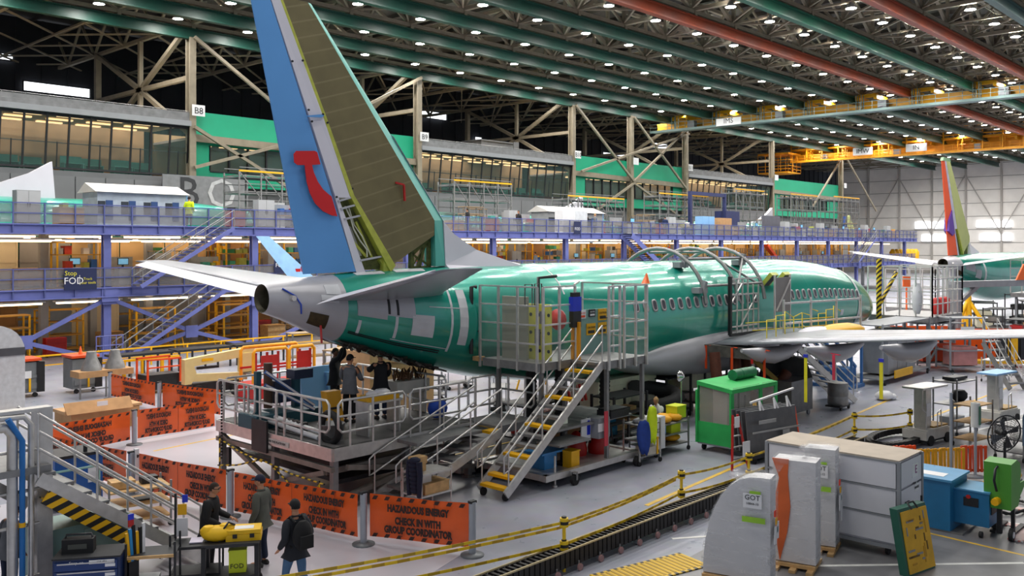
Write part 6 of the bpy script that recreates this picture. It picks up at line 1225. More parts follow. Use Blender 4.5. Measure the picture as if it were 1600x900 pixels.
MB().cyl((-.35, -.34, .16), (-.35, -.26, .16), .16, n=14).build('wheel', BLACK, t); MB().cyl((-.35, -.35, .16), (-.35, -.34, .16), .08, n=12).build('hub', WHITE, t); MB().tube([(-.45, 0, 1.2), (-.65, 0, 1.5), (-.55, 0, 1.75), (-.35, 0, 1.8)], .03, 6).build('handle', DARK, t); MB().cyl((-.6, 0, .95), (-.3, 0, .95), .09).cyl((.7, -.1, 1.42), (.95, -.1, 1.35), .1).build('yellow_roller', YEL, t); MB().box(.55, -.1, 1.2, .4, .3, .12).build('motor', GALV, t)
simple('cable_coil', 'black cable loop lying on the floor past the green stacker', 'cable', BLACK, MB().tube([(23.9 + .7 * math.cos(i * .4), 6.1 + .32 * math.sin(i * .4), .04 + .02 * (i % 3)) for i in range(32)], .03, 5))
t = thing('yellow_bollard', 'yellow bollard on a square plate beside the striped gate', 'bollard', gp(1543, 792)); MB().cyl((0, 0, .03), (0, 0, .6), .1, n=10).build('post', YEL, t); MB().box(0, 0, 0, .55, .5, .03).build('plate', YEL, t)
t = thing('floor_gate', 'red and white striped frame lying flat on the floor', 'frame', gp(1568, 808), math.atan2(gp(1600, 780).y - gp(1505, 838).y, gp(1600, 780).x - gp(1505, 838).x)); RWS = hazard('stripe_red_white', 'd8877e', 'e2dcda', 9, (1, 1, 0))
for y in (-.75, .55): MB().box(0, y, .01, 3.4, .3, .03).build('bar', RWS, t)
for x in (-.6, .9): MB().box(x, -.1, .01, .22, 1.1, .03).build('bar', RWS, t)
t = thing('pedestal_fan', 'black pedestal fan with round wire guard', 'fan', gp(1570, 775)); MB().cyl((0, 0, 0), (0, 0, 1.35), .035).lathe([(.35, 0), (.35, .04), (.05, .08)], n=14).build('stand', DARK, t)
fg = thing('guard_frame', None, None, (0, 0, 1.55)); fg.parent = t; fg.rotation_euler = (R(8), 0, R(-35)); del_ = None
mb = MB()
for k in range(9): r = .06 + k * .05; mb.tube([(r * math.cos(i * math.pi / 10), -.12 + .14 * (r / .46) ** 2, r * math.sin(i * math.pi / 10)) for i in range(20)], .005, 4, closed=True)
for k in range(16): a = k * math.pi / 8; mb.bar((.05 * math.cos(a), -.12, .05 * math.sin(a)), (.46 * math.cos(a), .02, .46 * math.sin(a)), .007)
mb.build('wire_guard', DARK, fg); MB().tube([(.47 * math.cos(i * math.pi / 12), .02, .47 * math.sin(i * math.pi / 12)) for i in range(24)], .018, 5, closed=True).build('rim', DARK, fg); MB().cyl((0, .02, 0), (0, .25, 0), .09, n=10).build('motor', DARK, fg)
for k in range(4): a = k * math.pi / 2 + .4; MB().add([(.05 * math.cos(a), -.03, .05 * math.sin(a)), (.4 * math.cos(a - .35), .03, .4 * math.sin(a - .35)), (.42 * math.cos(a + .2), -.05, .42 * math.sin(a + .2)), (.06 * math.cos(a + .8), -.02, .06 * math.sin(a + .8))], [(0, 1, 2, 3)]).build('blade', M('fan_blade', '5c5e62', .4, .5), fg)
YFR = M('fence_amber', 'e8a818', .5, 0, .06, 3)
for i, q in enumerate(((1413, 742), (1452, 748), (1488, 746), (1522, 742))):
    t = thing('slat_barrier', ('orange slatted folding barrier at the end by the white crate', 'yellow slatted folding barrier beside the orange one', 'yellow slatted folding barrier further along the row', 'orange slatted folding barrier at the far end of the row')[i], 'barrier', gp(*q), R(-36 - i * 4)); m = (ORG, YFR, YFR, ORG)[i]; w = .62
    for j in range(7): MB().box(-w / 2 + j * w / 6, 0, .08, .06, .05, .72, tilt=.05 * (j % 2)).build('slat', m, t)
    MB().box(0, .03, .1, w + .08, .04, .06).box(0, .03, .72, w + .08, .04, .06).build('rail', m, t)
simple('steel_sheet', 'pale grey steel sheet lying on the floor behind the blue machine', 'sheet', GALV, MB().box(23.8, 7.6, 0, 2.0, 1.1, .05))
for q, h, lab in (((1486, 752), 2.35, 'tall thin grey pole behind the blue machine'), ((1524, 745), 2.0, 'thin grey pole carrying a striped sign tube')):
    p = gp(*q); t = thing('pole', lab, 'pole', p); MB().cyl((0, 0, 0), (0, 0, h), .04, n=8).build('shaft', BPOST, t); MB().lathe([(.2, 0), (.2, .03), (.05, .05)], n=12).build('base', STEELG, t)
    if h < 2.2: MB().cyl((0, 0, 1.35), (0, 0, 2.0), .12, n=12).build('sign_tube', M('tube_white', 'd8dad8', .5), t); MB().box(-.02, -.125, 1.42, .12, .02, .5).build('print', M('print_green', '2f6a50', .5), t)
def mast_lift(loc, rz, label, topm, h):
    t = thing('mast_lift', label, 'lift', loc, rz); MB().box(0, 0, .18, 1.5, .8, .28).box(0, 0, .46, 1.3, .75, .04).build('base', M('lift_cream', 'c9c6bf', .45), t); MB().box(0, 0, .12, 1.45, .78, .12).build('bumper', DARK, t); MB().box(-.25, 0, .48, .32, .4, h - .5).build('mast', ALU, t); MB().box(-.1, 0, h, 1.5, .7, .06).build('platform', topm, t)
    for x in (-.5, .5):
        for y in (-.4, .4): MB().cyl((x, y - .04, .16), (x, y + .04, .16), .16, n=14).build('wheel', BLACK, t)
    MB().tube([(-.8, -.3, h), (-.8, -.3, h - .6), (-.6, -.3, h - .75), (-.6, -.3, .5)], .025, 6).tube([(.1, -.3, .5), (.1, -.3, .95), (.3, -.3, 1.05), (.35, -.3, .5)], .02, 6).build('rail', ALU, t); MB().box(-.25, -.21, h * .5, .26, .02, .4).build('notice', WHITE, t); MB().box(.3, 0, .5, .9, .6, .05).build('tray', M('tray_ochre', 'b08a40', .6), t)
mast_lift(gp(1448, 690), R(-10), 'grey mast lift with cream base behind the yellow tape', ALU, 1.75); mast_lift(gp(1560, 660), R(-10), 'mast lift with pale blue tray top further back', PBL, 1.75)
def cart(name, label, q, w, d, h, lv, fm, sm, rz=0, top=()):
    p = gp(*q) if not isinstance(q, Vector) else q; t = thing(name, label, 'cart', p, rz)
    for i in range(lv): MB().box(0, 0, .22 + (h - .25) * i / max(1, lv - 1), w, d, .035).build('shelf', sm, t)
    for x in (-w / 2, w / 2):
        for y in (-d / 2, d / 2): MB().box(x, y, .12, .04, .04, h).build('post', fm, t); MB().cyl((x, y - .02, .07), (x, y + .02, .07), .07, n=10).build('wheel', BLACK, t)
    return t
t = cart('shelf_cart', 'grey open cart with bags behind the cream mast lift', (1492, 675), 1.3, .8, 1.75, 3, GALV, GALV, R(-10)); MB().box(-.2, 0, .27, .7, .5, .3).build('box', M('station_grey'), t); MB().sph((.3, 0, 1.2), .35, .25, .22, 9, 5).build('bag', BLACK, t); MB().box(0, 0, 1.78, .9, .4, .1).build('case', DARK, t)
t = cart('shelf_cart', 'small cart with tan wooden shelves beside the striped sign tube', (1520, 695), 1.1, .7, 1.3, 3, GALV, WOOD, R(-10))
t = cart('shelf_cart', 'grey cart at the frame edge beside the blue handrail', (1592, 715), 1.2, .8, 1.0, 3, GALV, GALV, R(-10)); MB().tube([(-.6, -.4, .5), (-.6, -.4, 1.3), (.2, -.4, 2.1), (.6, -.4, 2.1)], .04, 6).build('rail', M('rail_steelblue', '6a8098', .5, .3), t)
stairs('access_stairs', 'white edged steps at the frame edge beyond the mast lifts', gp(1590, 610), R(60), 1.5, 2.0, .8, 6, GALV, GALV, ALU)
t = cart('red_tray_cart', 'wire cart with red tray beneath the wing edge', (1555, 595), 1.3, .8, 1.0, 2, ALU, ALU); MB().box(0, 0, .3, 1.1, .7, .12).build('tray', RED, t)
# green curtained cart, grey panel rack, ladder, kit carts
t = thing('curtain_cart', 'bright green fabric cart with clear windows in front of the belly', 'cart', gp(1118, 712) + V(1.55, .15, 0), R(-3)); GC = M('curtain_green', '2fae58', .7, 0, .08, 3, bump=.2); CL = M('clear_vinyl', 'c9c4bc', .15, 0, .05, 2, alpha=.3)
w, d, h = 2.5, 1.2, 1.95
MB().box(0, 0, .2, w, d, .08).build('base', STEELG, t); MB().box(0, -d / 2, .25, w, .03, .65).box(-w / 2, 0, .25, .03, d, .65).box(w / 2, 0, .25, .03, d, .65).box(0, d / 2, .25, w, .03, 1.8).build('skirt', GC, t)
MB().slab([(-w / 2 - .05, -d / 2 - .05, h - .1), (w / 2 + .05, -d / 2 - .05, h - .1), (w / 2 + .05, d / 2, h + .05), (-w / 2 - .05, d / 2, h + .05)], (0, 0, .12)).build('roof', GC, t)
for x, y in ((-w / 2, -d / 2), (w / 2, -d / 2), (-w / 2, d / 2), (w / 2, d / 2), (.35, -d / 2)): MB().box(x, y, .25, .16, .06, h - .35).build('strap', GC, t)
MB().box(-.45, -d / 2, .9, 1.45, .015, 1.1).build('window', CL, t); MB().box(.85, -d / 2, .9, .8, .015, 1.1).build('window', CL, t); MB().box(-w / 2, 0, .9, .015, d - .15, 1.1).build('window', CL, t)
MB().box(-.3, 0, .3, 1.3, .5, 1.55).build('load', M('load_beige', 'd8cec4', .7, 0, .1, 4), t); MB().bar((-.6, -.4, .6), (-.7, -.5, 1.9), .04).bar((.5, -.4, .5), (.4, -.5, 1.95), .05).bar((-.3, -.4, .6), (-.35, -.5, 1.7), .03).build('rod', DARK, t); MB().bar((-1.0, -.65, .3), (-1.02, -.65, .75), .12, .04).build('yellow_handle', YEL, t); text('PROTECTIVE COVER\nKEEP CLOSED AT\nALL TIMES', .14, M('print_green', '2f6a50', .5), t, (.15, -d / 2 - .025, .68))
for x in (-1.05, 1.05):
    for y in (-.5, .5): MB().cyl((x, y - .03, .1), (x, y + .03, .1), .1, n=10).build('wheel', BLACK, t)
simple('green_roll', 'green and white roll of sheeting lying on the green cart roof', 'roll', M('roll_green', '1f6f4a', .5, 0, .2, 6), MB().cyl((25.4, 14.35, 2.22), (26.6, 14.3, 2.22), .17, n=12).cyl((25.8, 14.33, 2.22), (26.2, 14.32, 2.22), .175, n=12))
simple('round_lamp', 'round chrome lamp head behind the green cart', 'lamp', M('chrome', 'd0d0d2', .15, .9), MB().cyl((26.0, 16.6, 0), (26.0, 16.6, 1.75), .03).lathe([(.04, -.12), (.18, 0), (.19, .03)], (26.0, 16.6, 1.9), 14, ax=1))
t = thing('panel_rack', 'dark grey rack of flat panels with white clamps beside the green cart', 'rack', gp(1196, 720) + V(.5, .2, 0), R(-12)); t.scale = (.82, 1, 1); PG = M('panel_charcoal', '606164', .5, .2, .12, 4)
for i in range(4): MB().box(0, -.25 + i * .17, .3, 2.7, .04, 1.15, tilt=.12).build('panel', PG, t)
MB().box(0, -.36, .85, 2.6, .02, .05).box(-.5, -.35, 1.1, .9, .02, .1).box(.5, -.36, .55, .35, .02, .28).build('label', M('label_grey', 'a5a5a5', .6), t); MB().box(0, 0, .15, 2.8, .9, .1).build('base', DARK, t)
for x in (-.6, .2, .9): MB().bar((x - .08, -.2, 1.45), (x, -.1, 1.75), .05).bar((x + .1, -.2, 1.45), (x, -.1, 1.75), .05).build('clamp', WHITE, t)
MB().bar((-1.35, -.3, 1.75), (1.3, -.1, 1.95), .05).build('top_bar', WHITE, t); MB().bar((1.4, -.3, .1), (1.35, -.1, 1.4), .06).build('side_bar', ORG, t)
for x in (-1.2, 1.2): MB().cyl((x, -.4, .08), (x, -.34, .08), .08).build('wheel', BLACK, t)
t = thing('step_ladder', 'red and white folding step ladder leaning by the grey panel rack', 'ladder', gp(1150, 732), R(-10))
for x0, x1, m in ((-.35, -.08, RED), (.35, .12, RED)): MB().bar((x0, -.15, 0), (x1, .05, 1.5), .05).build('rail', m, t)
for z in (.3, .6, .9, 1.2): MB().box(0, -.12 + z * .13, z, .62 - z * .3, .08, .03).build('step', GALV, t)
MB().box(.2, -.2, .35, .3, .02, .42).box(.02, -.02, 1.15, .2, .02, .3).build('notice', WHITE, t)
t = cart('kit_cart', 'kit cart with yellow pouches and white bin before the belly', gp(1062, 700) + V(-.75, .25, 0), 1.6, 1.0, .9, 3, GALV, GALV, R(-4)); MB().box(-.75, -.35, .25, .6, .45, .95).build('white_bin', WHITE, t)
text('221', .16, DARK, t, (-.75, -.585, .8))
for i in range(6): MB().sph((-.6 + i * .25, -.25 + .2 * (i % 2), 1.02), .22, .28, .12, 8, 5).build('yellow_pouch', M('pouch_amber', 'e8a818', .6, 0, .1, 5), t)
LIMB = M('box_lime', 'd3e02a', .5, 0, .05, 3); simple('lime_box', 'lime yellow box on top of the kit cart', 'box', LIMB, MB().box(24.0, 15.5, .96, .5, .4, .35).box(24.0, 15.5, 1.31, .52, .42, .03)); MB().box(.3, -.2, .55, .45, .4, .32).build('lime_box', LIMB, t); MB().box(-.25, 0, .55, .4, .6, .33).build('blue_box', PBL, t); MB().sph((.45, -.1, .38), .3, .3, .12, 8, 5).build('yellow_bag', M('pouch_amber'), t)
t = cart('kit_cart', 'small kit cart with blue cloth and lime vest hung on it', (1003, 722), .9, .6, 1.15, 3, ALU, GALV, R(-6)); MB().box(.1, -.1, .26, .55, .4, .22).build('tub', M('tub_cream', 'cfc8b8', .6), t); MB().sph((0, 0, 1.2), .35, .25, .08, 8, 4).build('gloves', M('glove_grey', '8a8c90', .8), t)
def drape(label, loc, mat, w, h):
    mb = MB(); k = 7; vs = []; fs = []
    for i in range(k + 1):
        z = -h * i / k; ww = w * (.25 + .75 * math.sin(math.pi * min(1, .15 + i / k * .8)))
        vs += [(-ww / 2, .03 * math.sin(i), z), (-ww / 6, -.05, z), (ww / 6, .02, z + .02), (ww / 2, -.04 * math.cos(i), z - .05)]
    for i in range(k):
        for j in range(3): o = i * 4 + j; fs.append((o, o + 4, o + 5, o + 1))
    mb.add(vs, fs, 0, True); o = tag(mb.build('cloth', mat), label, 'cloth'); o.location = loc; o.rotation_euler = (0, 0, R(-40))
    so = o.modifiers.new('thickness', 'SOLIDIFY'); so.thickness = .015; return o
q = gp(1003, 722); drape('dark blue cloth hanging on the small kit cart', q + V(-.42, -.36, 1.3), M('cloth_blue', '22408f', .8, 0, .15, 6), .42, .95); drape('lime safety vest hanging on the small kit cart', q + V(.0, -.36, 1.65), M('vest_lime', 'd6f01e', .7, 0, .06, 6), .32, 1.05); MB().box(.3, -.33, .25, .06, .02, .5).build('yellow_strap', YEL, t)
t = thing('trestle_table', 'black draped work table under the belly with papers', 'table', gp(1040, 640)); MB().box(0, 0, .78, 2.8, 1.0, .05).build('top', STEELG, t); MB().box(-.7, -.5, .2, 1.2, .04, .6).build('drape', DARK, t); MB().box(.4, -.2, .83, 1.2, .4, .05).build('papers', WHITE, t)
for x in (-1.3, 1.3): MB().box(x, 0, 0, .06, .8, .78).build('leg', GALV, t)
# ================================================================ left hand stand, stairs, chests and carts
LS = thing('access_stand', 'tall aluminium access stand cut by the frame edge', 'work stand', (5.2, 17.4, 0))
MB().box(6.1, 17.1, 0, .26, .3, 3.4).build('column', ALU, LS, True); MB().box(5.0, 17.6, 2.3, 2.3, 1.6, .12).build('platform', GALV, LS, True); MB().box(5.1, 17.0, 3.36, 2.2, .25, .06).build('top_beam', ALU, LS, True)
for x, r, zt in ((5.85, .055, 3.3), (5.55, .09, 3.15), (5.2, .05, 2.9), (4.8, .05, 3.1)): MB().tube([(x, 16.9, 0), (x, 16.9, zt - .15), (x - .12, 16.9, zt), (x - .9, 16.9, zt + .02)], r, 8).build('pipe_rail', ALU, LS, True)
MB().tube([(5.68, 16.82, 0), (5.68, 16.82, 2.9), (5.45, 16.82, 3.3)], .05, 7).build('blue_hose', M('hose_blue', '1f6fb8', .5), LS, True); MB().cyl((5.68, 16.82, 1.42), (5.68, 16.82, 1.5), .056, n=8).build('yellow_band', YEL, LS, True)
for z in (.5, 1.4, 2.0, 2.7): MB().cyl((4.2, 16.95, z), (6.0, 16.95, z), .03).build('cross_rail', ALU, LS, True)
MB().bar((4.3, 17.2, 2.9), (5.9, 17.2, 1.7), .12, .2).bar((4.3, 17.2, .4), (5.4, 17.2, 1.8), .12).build('brace', ALU, LS, True); MB().cyl((4.0, 16.8, 2.95), (5.3, 16.8, 2.72), .045).build('yellow_rail', YEL, LS, True)
ls = stairs('access_stairs', 'aluminium stairs with yellow striped underside descending from the tall stand', (9.0, 17.2, 0), R(180), 3.1, 2.3, 1.0, 10, ALU, GALV, ALU, rails=(1.05, .75, .45)); MB().bar((1.5, .52, .8), (3.0, .52, 1.9), .03, .24).build('hazard_board', HAZ, ls); MB().bar((.9, 0, .3), (3.0, 0, 1.85), .95, .03).build('hazard_plate', HAZ, ls)
t = thing('blue_machine', 'blue machine box with black top behind the aluminium stairs', 'machine', gp(112, 790)); MB().box(0, 0, .1, 1.1, .9, 1.15).build('body', M('machine_blue', '1a56a0', .45, 0, .06, 3), t); MB().box(0, 0, 1.25, 1.2, 1.0, .07).build('top', DARK, t); MB().cyl((.2, -.3, 1.32), (.2, -.3, 1.5), .05).build('lamp_stack', DARK, t); MB().cyl((.2, -.3, 1.5), (.2, -.3, 1.56), .05).build('red_lens', RED, t); MB().box(.3, -.46, .6, .2, .02, .4).build('paper', WHITE, t); MB().tube([(-.6, -.6, .3), (-.6, -.6, 1.0), (.4, -.6, 1.0), (.4, -.6, .3)], .035, 6).build('guard', M('guard_teal', '7fa6a0', .5), t)
for x in (-.4, .4): MB().box(x, 0, 0, .12, .8, .1).build('foot', DARK, t)
t = thing('teal_cabinet', 'pale teal steel cabinet beneath the aluminium stairs', 'cabinet', (6.9, 17.6, 0)); MB().box(0, 0, .05, 1.6, .9, 1.1).build('body', M('cabinet_teal', '7f9f98', .5, 0, .05, 2), t); MB().box(.3, -.46, .15, .7, .02, .9).build('door', M('cabinet_teal2', '8fada6', .5), t); MB().box(.05, -.48, .6, .1, .02, .25).build('switch', DARK, t)
q = gp(142, 862, 1.0); q.z = 0
t = thing('tool_chest', 'navy blue roller tool chest at the frame bottom', 'tool chest', q, R(-35)); NB = M('chest_navy', '18305f', .35, 0, .05, 3)
MB().box(0, 0, .12, 1.05, .62, .86).build('body', NB, t); MB().box(0, 0, .98, 1.08, .65, .03).build('top_mat', M('chest_top', '2c2d30', .7), t)
for i in range(5): dd = MB().box(0, -.325, .18 + i * .155, .98, .03, .14).build('drawer', M('chest_drawer_navy', '1d3a74', .35), t); MB().box(0, -.345, .29 + i * .155, .9, .02, .02).build('handle', ALU, dd); MB().box(.38, -.343, .22 + i * .155, .16, .01, .05).build('label', WHITE, dd)
MB().box(.25, -.342, .99 - .09, .4, .012, .06).build('label', WHITE, t); text('123 456', .05, DARK, t, (.25, -.352, .93)); text('Snap-on', .07, WHITE, t, (-.15, -.345, .93)); MB().box(-.53, 0, .55, .02, .3, .2).build('side_label', M('label_dark', '3a2a2a', .5), t)
for x in (-.42, .42): MB().cyl((x, -.2, .06), (x, -.15, .06), .06).cyl((x, .2, .06), (x, .25, .06), .06).build('wheel', BLACK, t)
t = thing('radio', 'black portable radio box standing on the navy tool chest', 'radio', q + V(-.15, .12, 1.01), R(-35)); MB().box(0, 0, 0, .5, .22, .24).build('body', BLACK, t); MB().tube([(-.22, 0, .22), (-.2, 0, .3), (.2, 0, .3), (.22, 0, .22)], .02, 5).build('handle', DARK, t); MB().box(0, -.115, .08, .3, .01, .08).build('front', M('radio_front', '4a4c46', .5), t)
t = thing('tool_caddy', 'upright black tool caddy of yellow and blue hand tools', 'caddy', gp(197, 862, .9) * 1 + V(.1, 0, -.9)); MB().box(0, 0, 0, .18, .18, 1.0).build('post', DARK, t)
for i, m in enumerate((YEL, M('tool_blue', '2a8fd0', .5), BLACK, YEL, BLACK, WHITE)): MB().bar((-.1 + .05 * i, -.12, .75), (-.14 + .06 * i, -.1, 1.25 + .06 * (i % 3)), .05).build('tool', m, t)
MB().box(-.06, -.1, 1.35, .1, .02, .12).build('flag_red', RED, t); MB().box(-.06, -.1, 1.47, .1, .02, .1).build('flag_blue', M('control_blue'), t)
SHB = M('shelf_black', '303134', .6, 0, .08, 3)
def lowcart(label, px, py, z, w, d, edge, rz=-35):
    q = gp(px, py, z); q.z = 0; t = thing('shelf_cart', label, 'cart', q, R(rz))
    for k in (.28, z - .02): MB().box(0, 0, k, w, d, .03).build('shelf', SHB, t); MB().box(0, -d / 2, k, w, .03, .05).box(-w / 2, 0, k, .03, d, .05).build('edge', edge, t)
    for x in (-w / 2, w / 2):
        for y in (-d / 2, d / 2): MB().box(x, y, .1, .035, .035, z + .15).build('post', DARK, t); MB().cyl((x, y - .02, .06), (x, y + .02, .06), .06).build('wheel', BLACK, t)
    return t
t = lowcart('black shelf cart with pale wooden edges beside the navy tool chest', 240, 862, .85, .8, .6, WOOD); MB().box(-.1, 0, .32, .4, .3, .12).build('papers', WHITE, t)
t = lowcart('black shelf cart with papers and a sign post next to the yellow bag', 308, 848, .8, .85, .6, DARK); MB().box(.1, .05, .82, .45, .3, .02).build('papers', M('paper_violet', 'd6cfe2', .6), t); MB().box(-.42, .3, .8, .04, .04, .85).build('sign_post', DARK, t); MB().box(-.3, .28, 1.25, .16, .02, .2).build('yellow_note', YEL, t); MB().box(-.3, .28, .85, .2, .02, .34).build('notice', WHITE, t); MB().box(-.25, .28, 1.48, .1, .02, .14).build('blue_tag', M('control_blue'), t)
q = gp(362, 836, .95); q.z = 0
t = thing('work_cart', 'black work cart carrying the yellow case and bag', 'cart', q, R(-35)); MB().box(0, 0, .82, 1.0, .62, .06).box(0, 0, .25, .95, .58, .05).build('shelf', SHB, t)
for x in (-.46, .46):
    for y in (-.27, .27): MB().box(x, y, .1, .08, .08, .75).build('leg', DARK, t); MB().cyl((x, y - .03, .07), (x, y + .03, .07), .07).build('wheel', BLACK, t)
CY_ = M('case_yellow', 'efbf10', .45, 0, .04, 3); yc = thing('tool_case', 'hard yellow case with white lid label on the black cart', 'case', q + V(.2, -.1, .88), R(-35)); MB().box(0, 0, 0, .62, .42, .12).build('lower_shell', CY_, yc); MB().box(0, 0, .125, .6, .4, .07).build('lid', CY_, yc); MB().box(0, -.02, .196, .34, .2, .005).build('label', WHITE, yc); MB().box(-.15, -.215, .06, .08, .02, .07).box(.15, -.215, .06, .08, .02, .07).build('latch', DARK, yc)
yb = thing('tool_bag', 'soft yellow bag with black strap on the black cart', 'bag', q + V(-.22, .12, .88), R(-35)); MB().sph((0, 0, .13), .3, .22, .14, 10, 6).sph((.15, .05, .2), .16, .14, .1, 8, 5).sph((-.15, 0, .17), .16, .15, .12, 8, 5).build('bag', M('bag_yellow', 'f2c010', .6, 0, .06, 5, bump=.3), yb); MB().tube([(.1, -.1, .2), (.2, -.05, .33), (.3, .05, .25)], .02, 5).build('strap', DARK, yb)
simple('lime_pail', 'lime square pail lettered FOD under the black cart', 'pail', LIMB, MB().box(q.x + .1, q.y - .05, .3, .3, .3, .38, R(-35)).box(q.x + .1, q.y - .05, .68, .32, .32, .03, R(-35)))
text('FOD', .12, DARK, bpy.data.objects['lime_pail'], (q.x + .1 - .1, q.y - .05 - .135, .42), (90, 0, -35))
t = cart('shelf_cart', 'tan topped cart with small boxes seen through the stair rails', (212, 822), 1.3, .8, .9, 3, GALV, WOOD, R(-10)); MB().box(-.3, 0, .92, .5, .4, .16).build('box', WOOD, t); MB().box(.3, .1, .92, .35, .25, .14).build('case', DARK, t); MB().box(.2, 0, .56, .4, .3, .05).build('case', DARK, t)
# ================================================================ people
SKIN = M('skin', 'c08a6a', .55, 0, .06, 12); SKIND = M('skin_deep', '7a4e36', .55, 0, .06, 12)
def skinned(name, joints, edges, radii, mat, parent, root=0, lv=2):
    me = bpy.data.meshes.new(name); me.from_pydata(joints, edges, []); me.materials.append(mat)
    o = bpy.data.objects.new(name, me); COL.objects.link(o)
    if parent: o.parent = parent
    m = o.modifiers.new('skin', 'SKIN'); m.use_smooth_shade = True; m.branch_smoothing = .6
    sv = me.skin_vertices[0].data
    for i, r in enumerate(radii): sv[i].radius = r if isinstance(r, tuple) else (r, r); sv[i].use_root = i == root
    s = o.modifiers.new('smooth', 'SUBSURF'); s.levels = lv; s.render_levels = lv
    return o
class Sk:
    def __init__(s): s.j = []; s.e = []; s.r = []
    def p(s, co, r, to=None):
        s.j.append(tuple(co)); s.r.append(r); i = len(s.j) - 1
        if to is not None: s.e.append((to, i))
        return i
    def chain(s, pts, to):
        for co, r in pts: to = s.p(co, r, to)
        return to
def arm_default(sd): return [V(0, sd * .19, 1.44), V(-.03, sd * .255, 1.13), V(.1, sd * .25, .9)]
def person(label, loc, rz, shirt, trousers, hair, skin=SKIN, arms=None, legs=None, lean=0.0, cap=None, look=0.0, hem=.9, sleeve=True, detail=True, scale=1.0, glasses=False):
    t = thing('person', label, 'person', loc, R(rz)); t.scale = (scale,) * 3
    arms = arms or {}; legs = legs or {}
    up = lambda z: lean * max(0, z - .95)          # forward lean of the trunk
    A = {s: [Vector(q) for q in (arms.get(s) or arm_default(s))] for s in (1, -1)}
    for s in A: A[s][0].x += up(1.41)
    if not arms: pass
    Lg = {s: [Vector(q) for q in (legs.get(s) or [(0, s * .1, .9), (.02, s * .11, .49), (-.02, s * .11, .1), (.16, s * .13, .05)])] for s in (1, -1)}
    def skel(k, fing, trunk=True, leg=True, arm=True, neck=True, kr=1.0, ka=None):
        S_ = Sk(); pel = S_.p((0, 0, .95), (.125 * k, .16 * k))
        if trunk:
            w = S_.p((up(1.1), 0, 1.12), (.115 * k, .15 * k), pel); c = S_.p((up(1.32), 0, 1.32), (.125 * k, .175 * k), w); n0 = S_.p((up(1.44), 0, 1.46), (.085 * k, .11 * k), c)
            if neck: S_.chain([((up(1.52) + .01, 0, 1.52), .066), ((up(1.58) + .02, 0, 1.6), .066)], n0)
            if arm:
                for s in (1, -1):
                    a = A[s]; k = ka or k; sh = S_.p(a[0], .066 * k, c); m1 = S_.p((a[0] + a[1]) / 2, .057 * k, sh); el = S_.p(a[1], .048 * k, m1); m2 = S_.p((a[1] * .5 + a[2] * .5), .044 * k, el); wr = S_.p(a[2], .033 * k, m2)
                    if fing:
                        d = (a[2] - a[1]).normalized(); sd = d.cross(V(0, 0, 1)) if abs(d.z) < .9 else V(1, 0, 0); sd.normalize(); cu = V(0, 0, -1) if abs(d.z) < .7 else V(.5, -s * .5, 0)
                        pm = S_.p(a[2] + d * .06, (.02, .036), wr)
                        for q in range(4):
                            b = a[2] + d * .085 + sd * (-.03 + .02 * q); L_ = (.028, .033, .031, .024)[q]
                            S_.chain([(b + d * L_, .0085), (b + d * L_ * 1.8 + cu * L_ * .6, .008), (b + d * L_ * 2.1 + cu * L_ * 1.4, .0065)], pm)
                        S_.chain([(a[2] + d * .05 + sd * .045 * s + cu * .01, .01), (a[2] + d * .085 + sd * .055 * s + cu * .02, .008)], pm)
        if leg:
            for s in (1, -1):
                l = Lg[s]; h = S_.p(l[0], .098 * k, pel); m1 = S_.p((l[0] + l[1]) / 2, .083 * k, h); kn = S_.p(l[1], .062 * k, m1); m2 = S_.p(l[1] * .6 + l[2] * .4, .06 * k, kn); an = S_.p(l[2], .042 * k * kr, m2)
                if fing: S_.chain([(l[3], .035)], an)
        return S_
    b = skel(.8, detail, ka=.7); skinned('body', b.j, b.e, b.r, skin, t)
    s1 = skel(1.3, False, leg=False, neck=False, ka=1.45)
    s1.chain([((0, 0, hem), (.115, .15))], 0); s1.chain([((up(1.5), 0, 1.52), .085)], 3)
    if not sleeve: pass
    skinned('shirt', s1.j, s1.e, s1.r, shirt, t)
    s2 = skel(1.18, False, trunk=False, kr=1.5); s2.chain([((0, 0, 1.02), (.12, .155))], 0); skinned('trousers', s2.j, s2.e, s2.r, trousers, t)
    for s in (1, -1):
        l = Lg[s]; d = l[3] - l[2]; d.z = 0; d = d.normalized() if d.length > .01 else V(1, 0, 0); z0 = l[2].z - .1; sl = (l[3].z - .05 - z0)
        c0 = V(l[2].x, l[2].y, z0) - d * .08; rings = []
        for u, w_, h_ in ((0, .03, .07), (.03, .042, .1), (.11, .042, .1), (.2, .048, .07), (.26, .042, .05), (.29, .02, .03)):
            n_ = d.cross(V(0, 0, 1)); c = c0 + d * u + V(0, 0, sl * u / .29); rings.append([c + n_ * w_ * math.cos(q) + V(0, 0, (h_ / 2) * (1 + math.sin(q))) for q in [2 * math.pi * i / 10 for i in range(10)]])
        MB().loft(rings).build('shoe', M('shoe_dark', '1d1b1a', .6, 0, .1, 8), t)
    # head
    hx = up(1.68) + .025; hd = bpy.data.objects.new('head', None)
    nU, nV = 16, 11; vs = []; fs = []
    for i in range(nV):
        ph = math.pi * (i + .02) / (nV - 1 + .04)
        for j in range(nU):
            a = 2 * math.pi * j / nU; z = -math.cos(ph); x = math.sin(ph) * math.cos(a); y = math.sin(ph) * math.sin(a)
            k = 1 + .28 * min(0, z + .1); X = x * .098 * (k + (.1 if z < -.3 and x > 0 else 0)); Y = y * .077 * k
            if abs(a) < .2 or abs(a - 2 * math.pi) < .2: X += .022 * max(0, 1 - abs(z + .2) / .3)
            if .25 < abs(math.atan2(y, x)) < .75 and abs(z - .02) < .2: X -= .01
            vs.append((X, Y, z * .118))
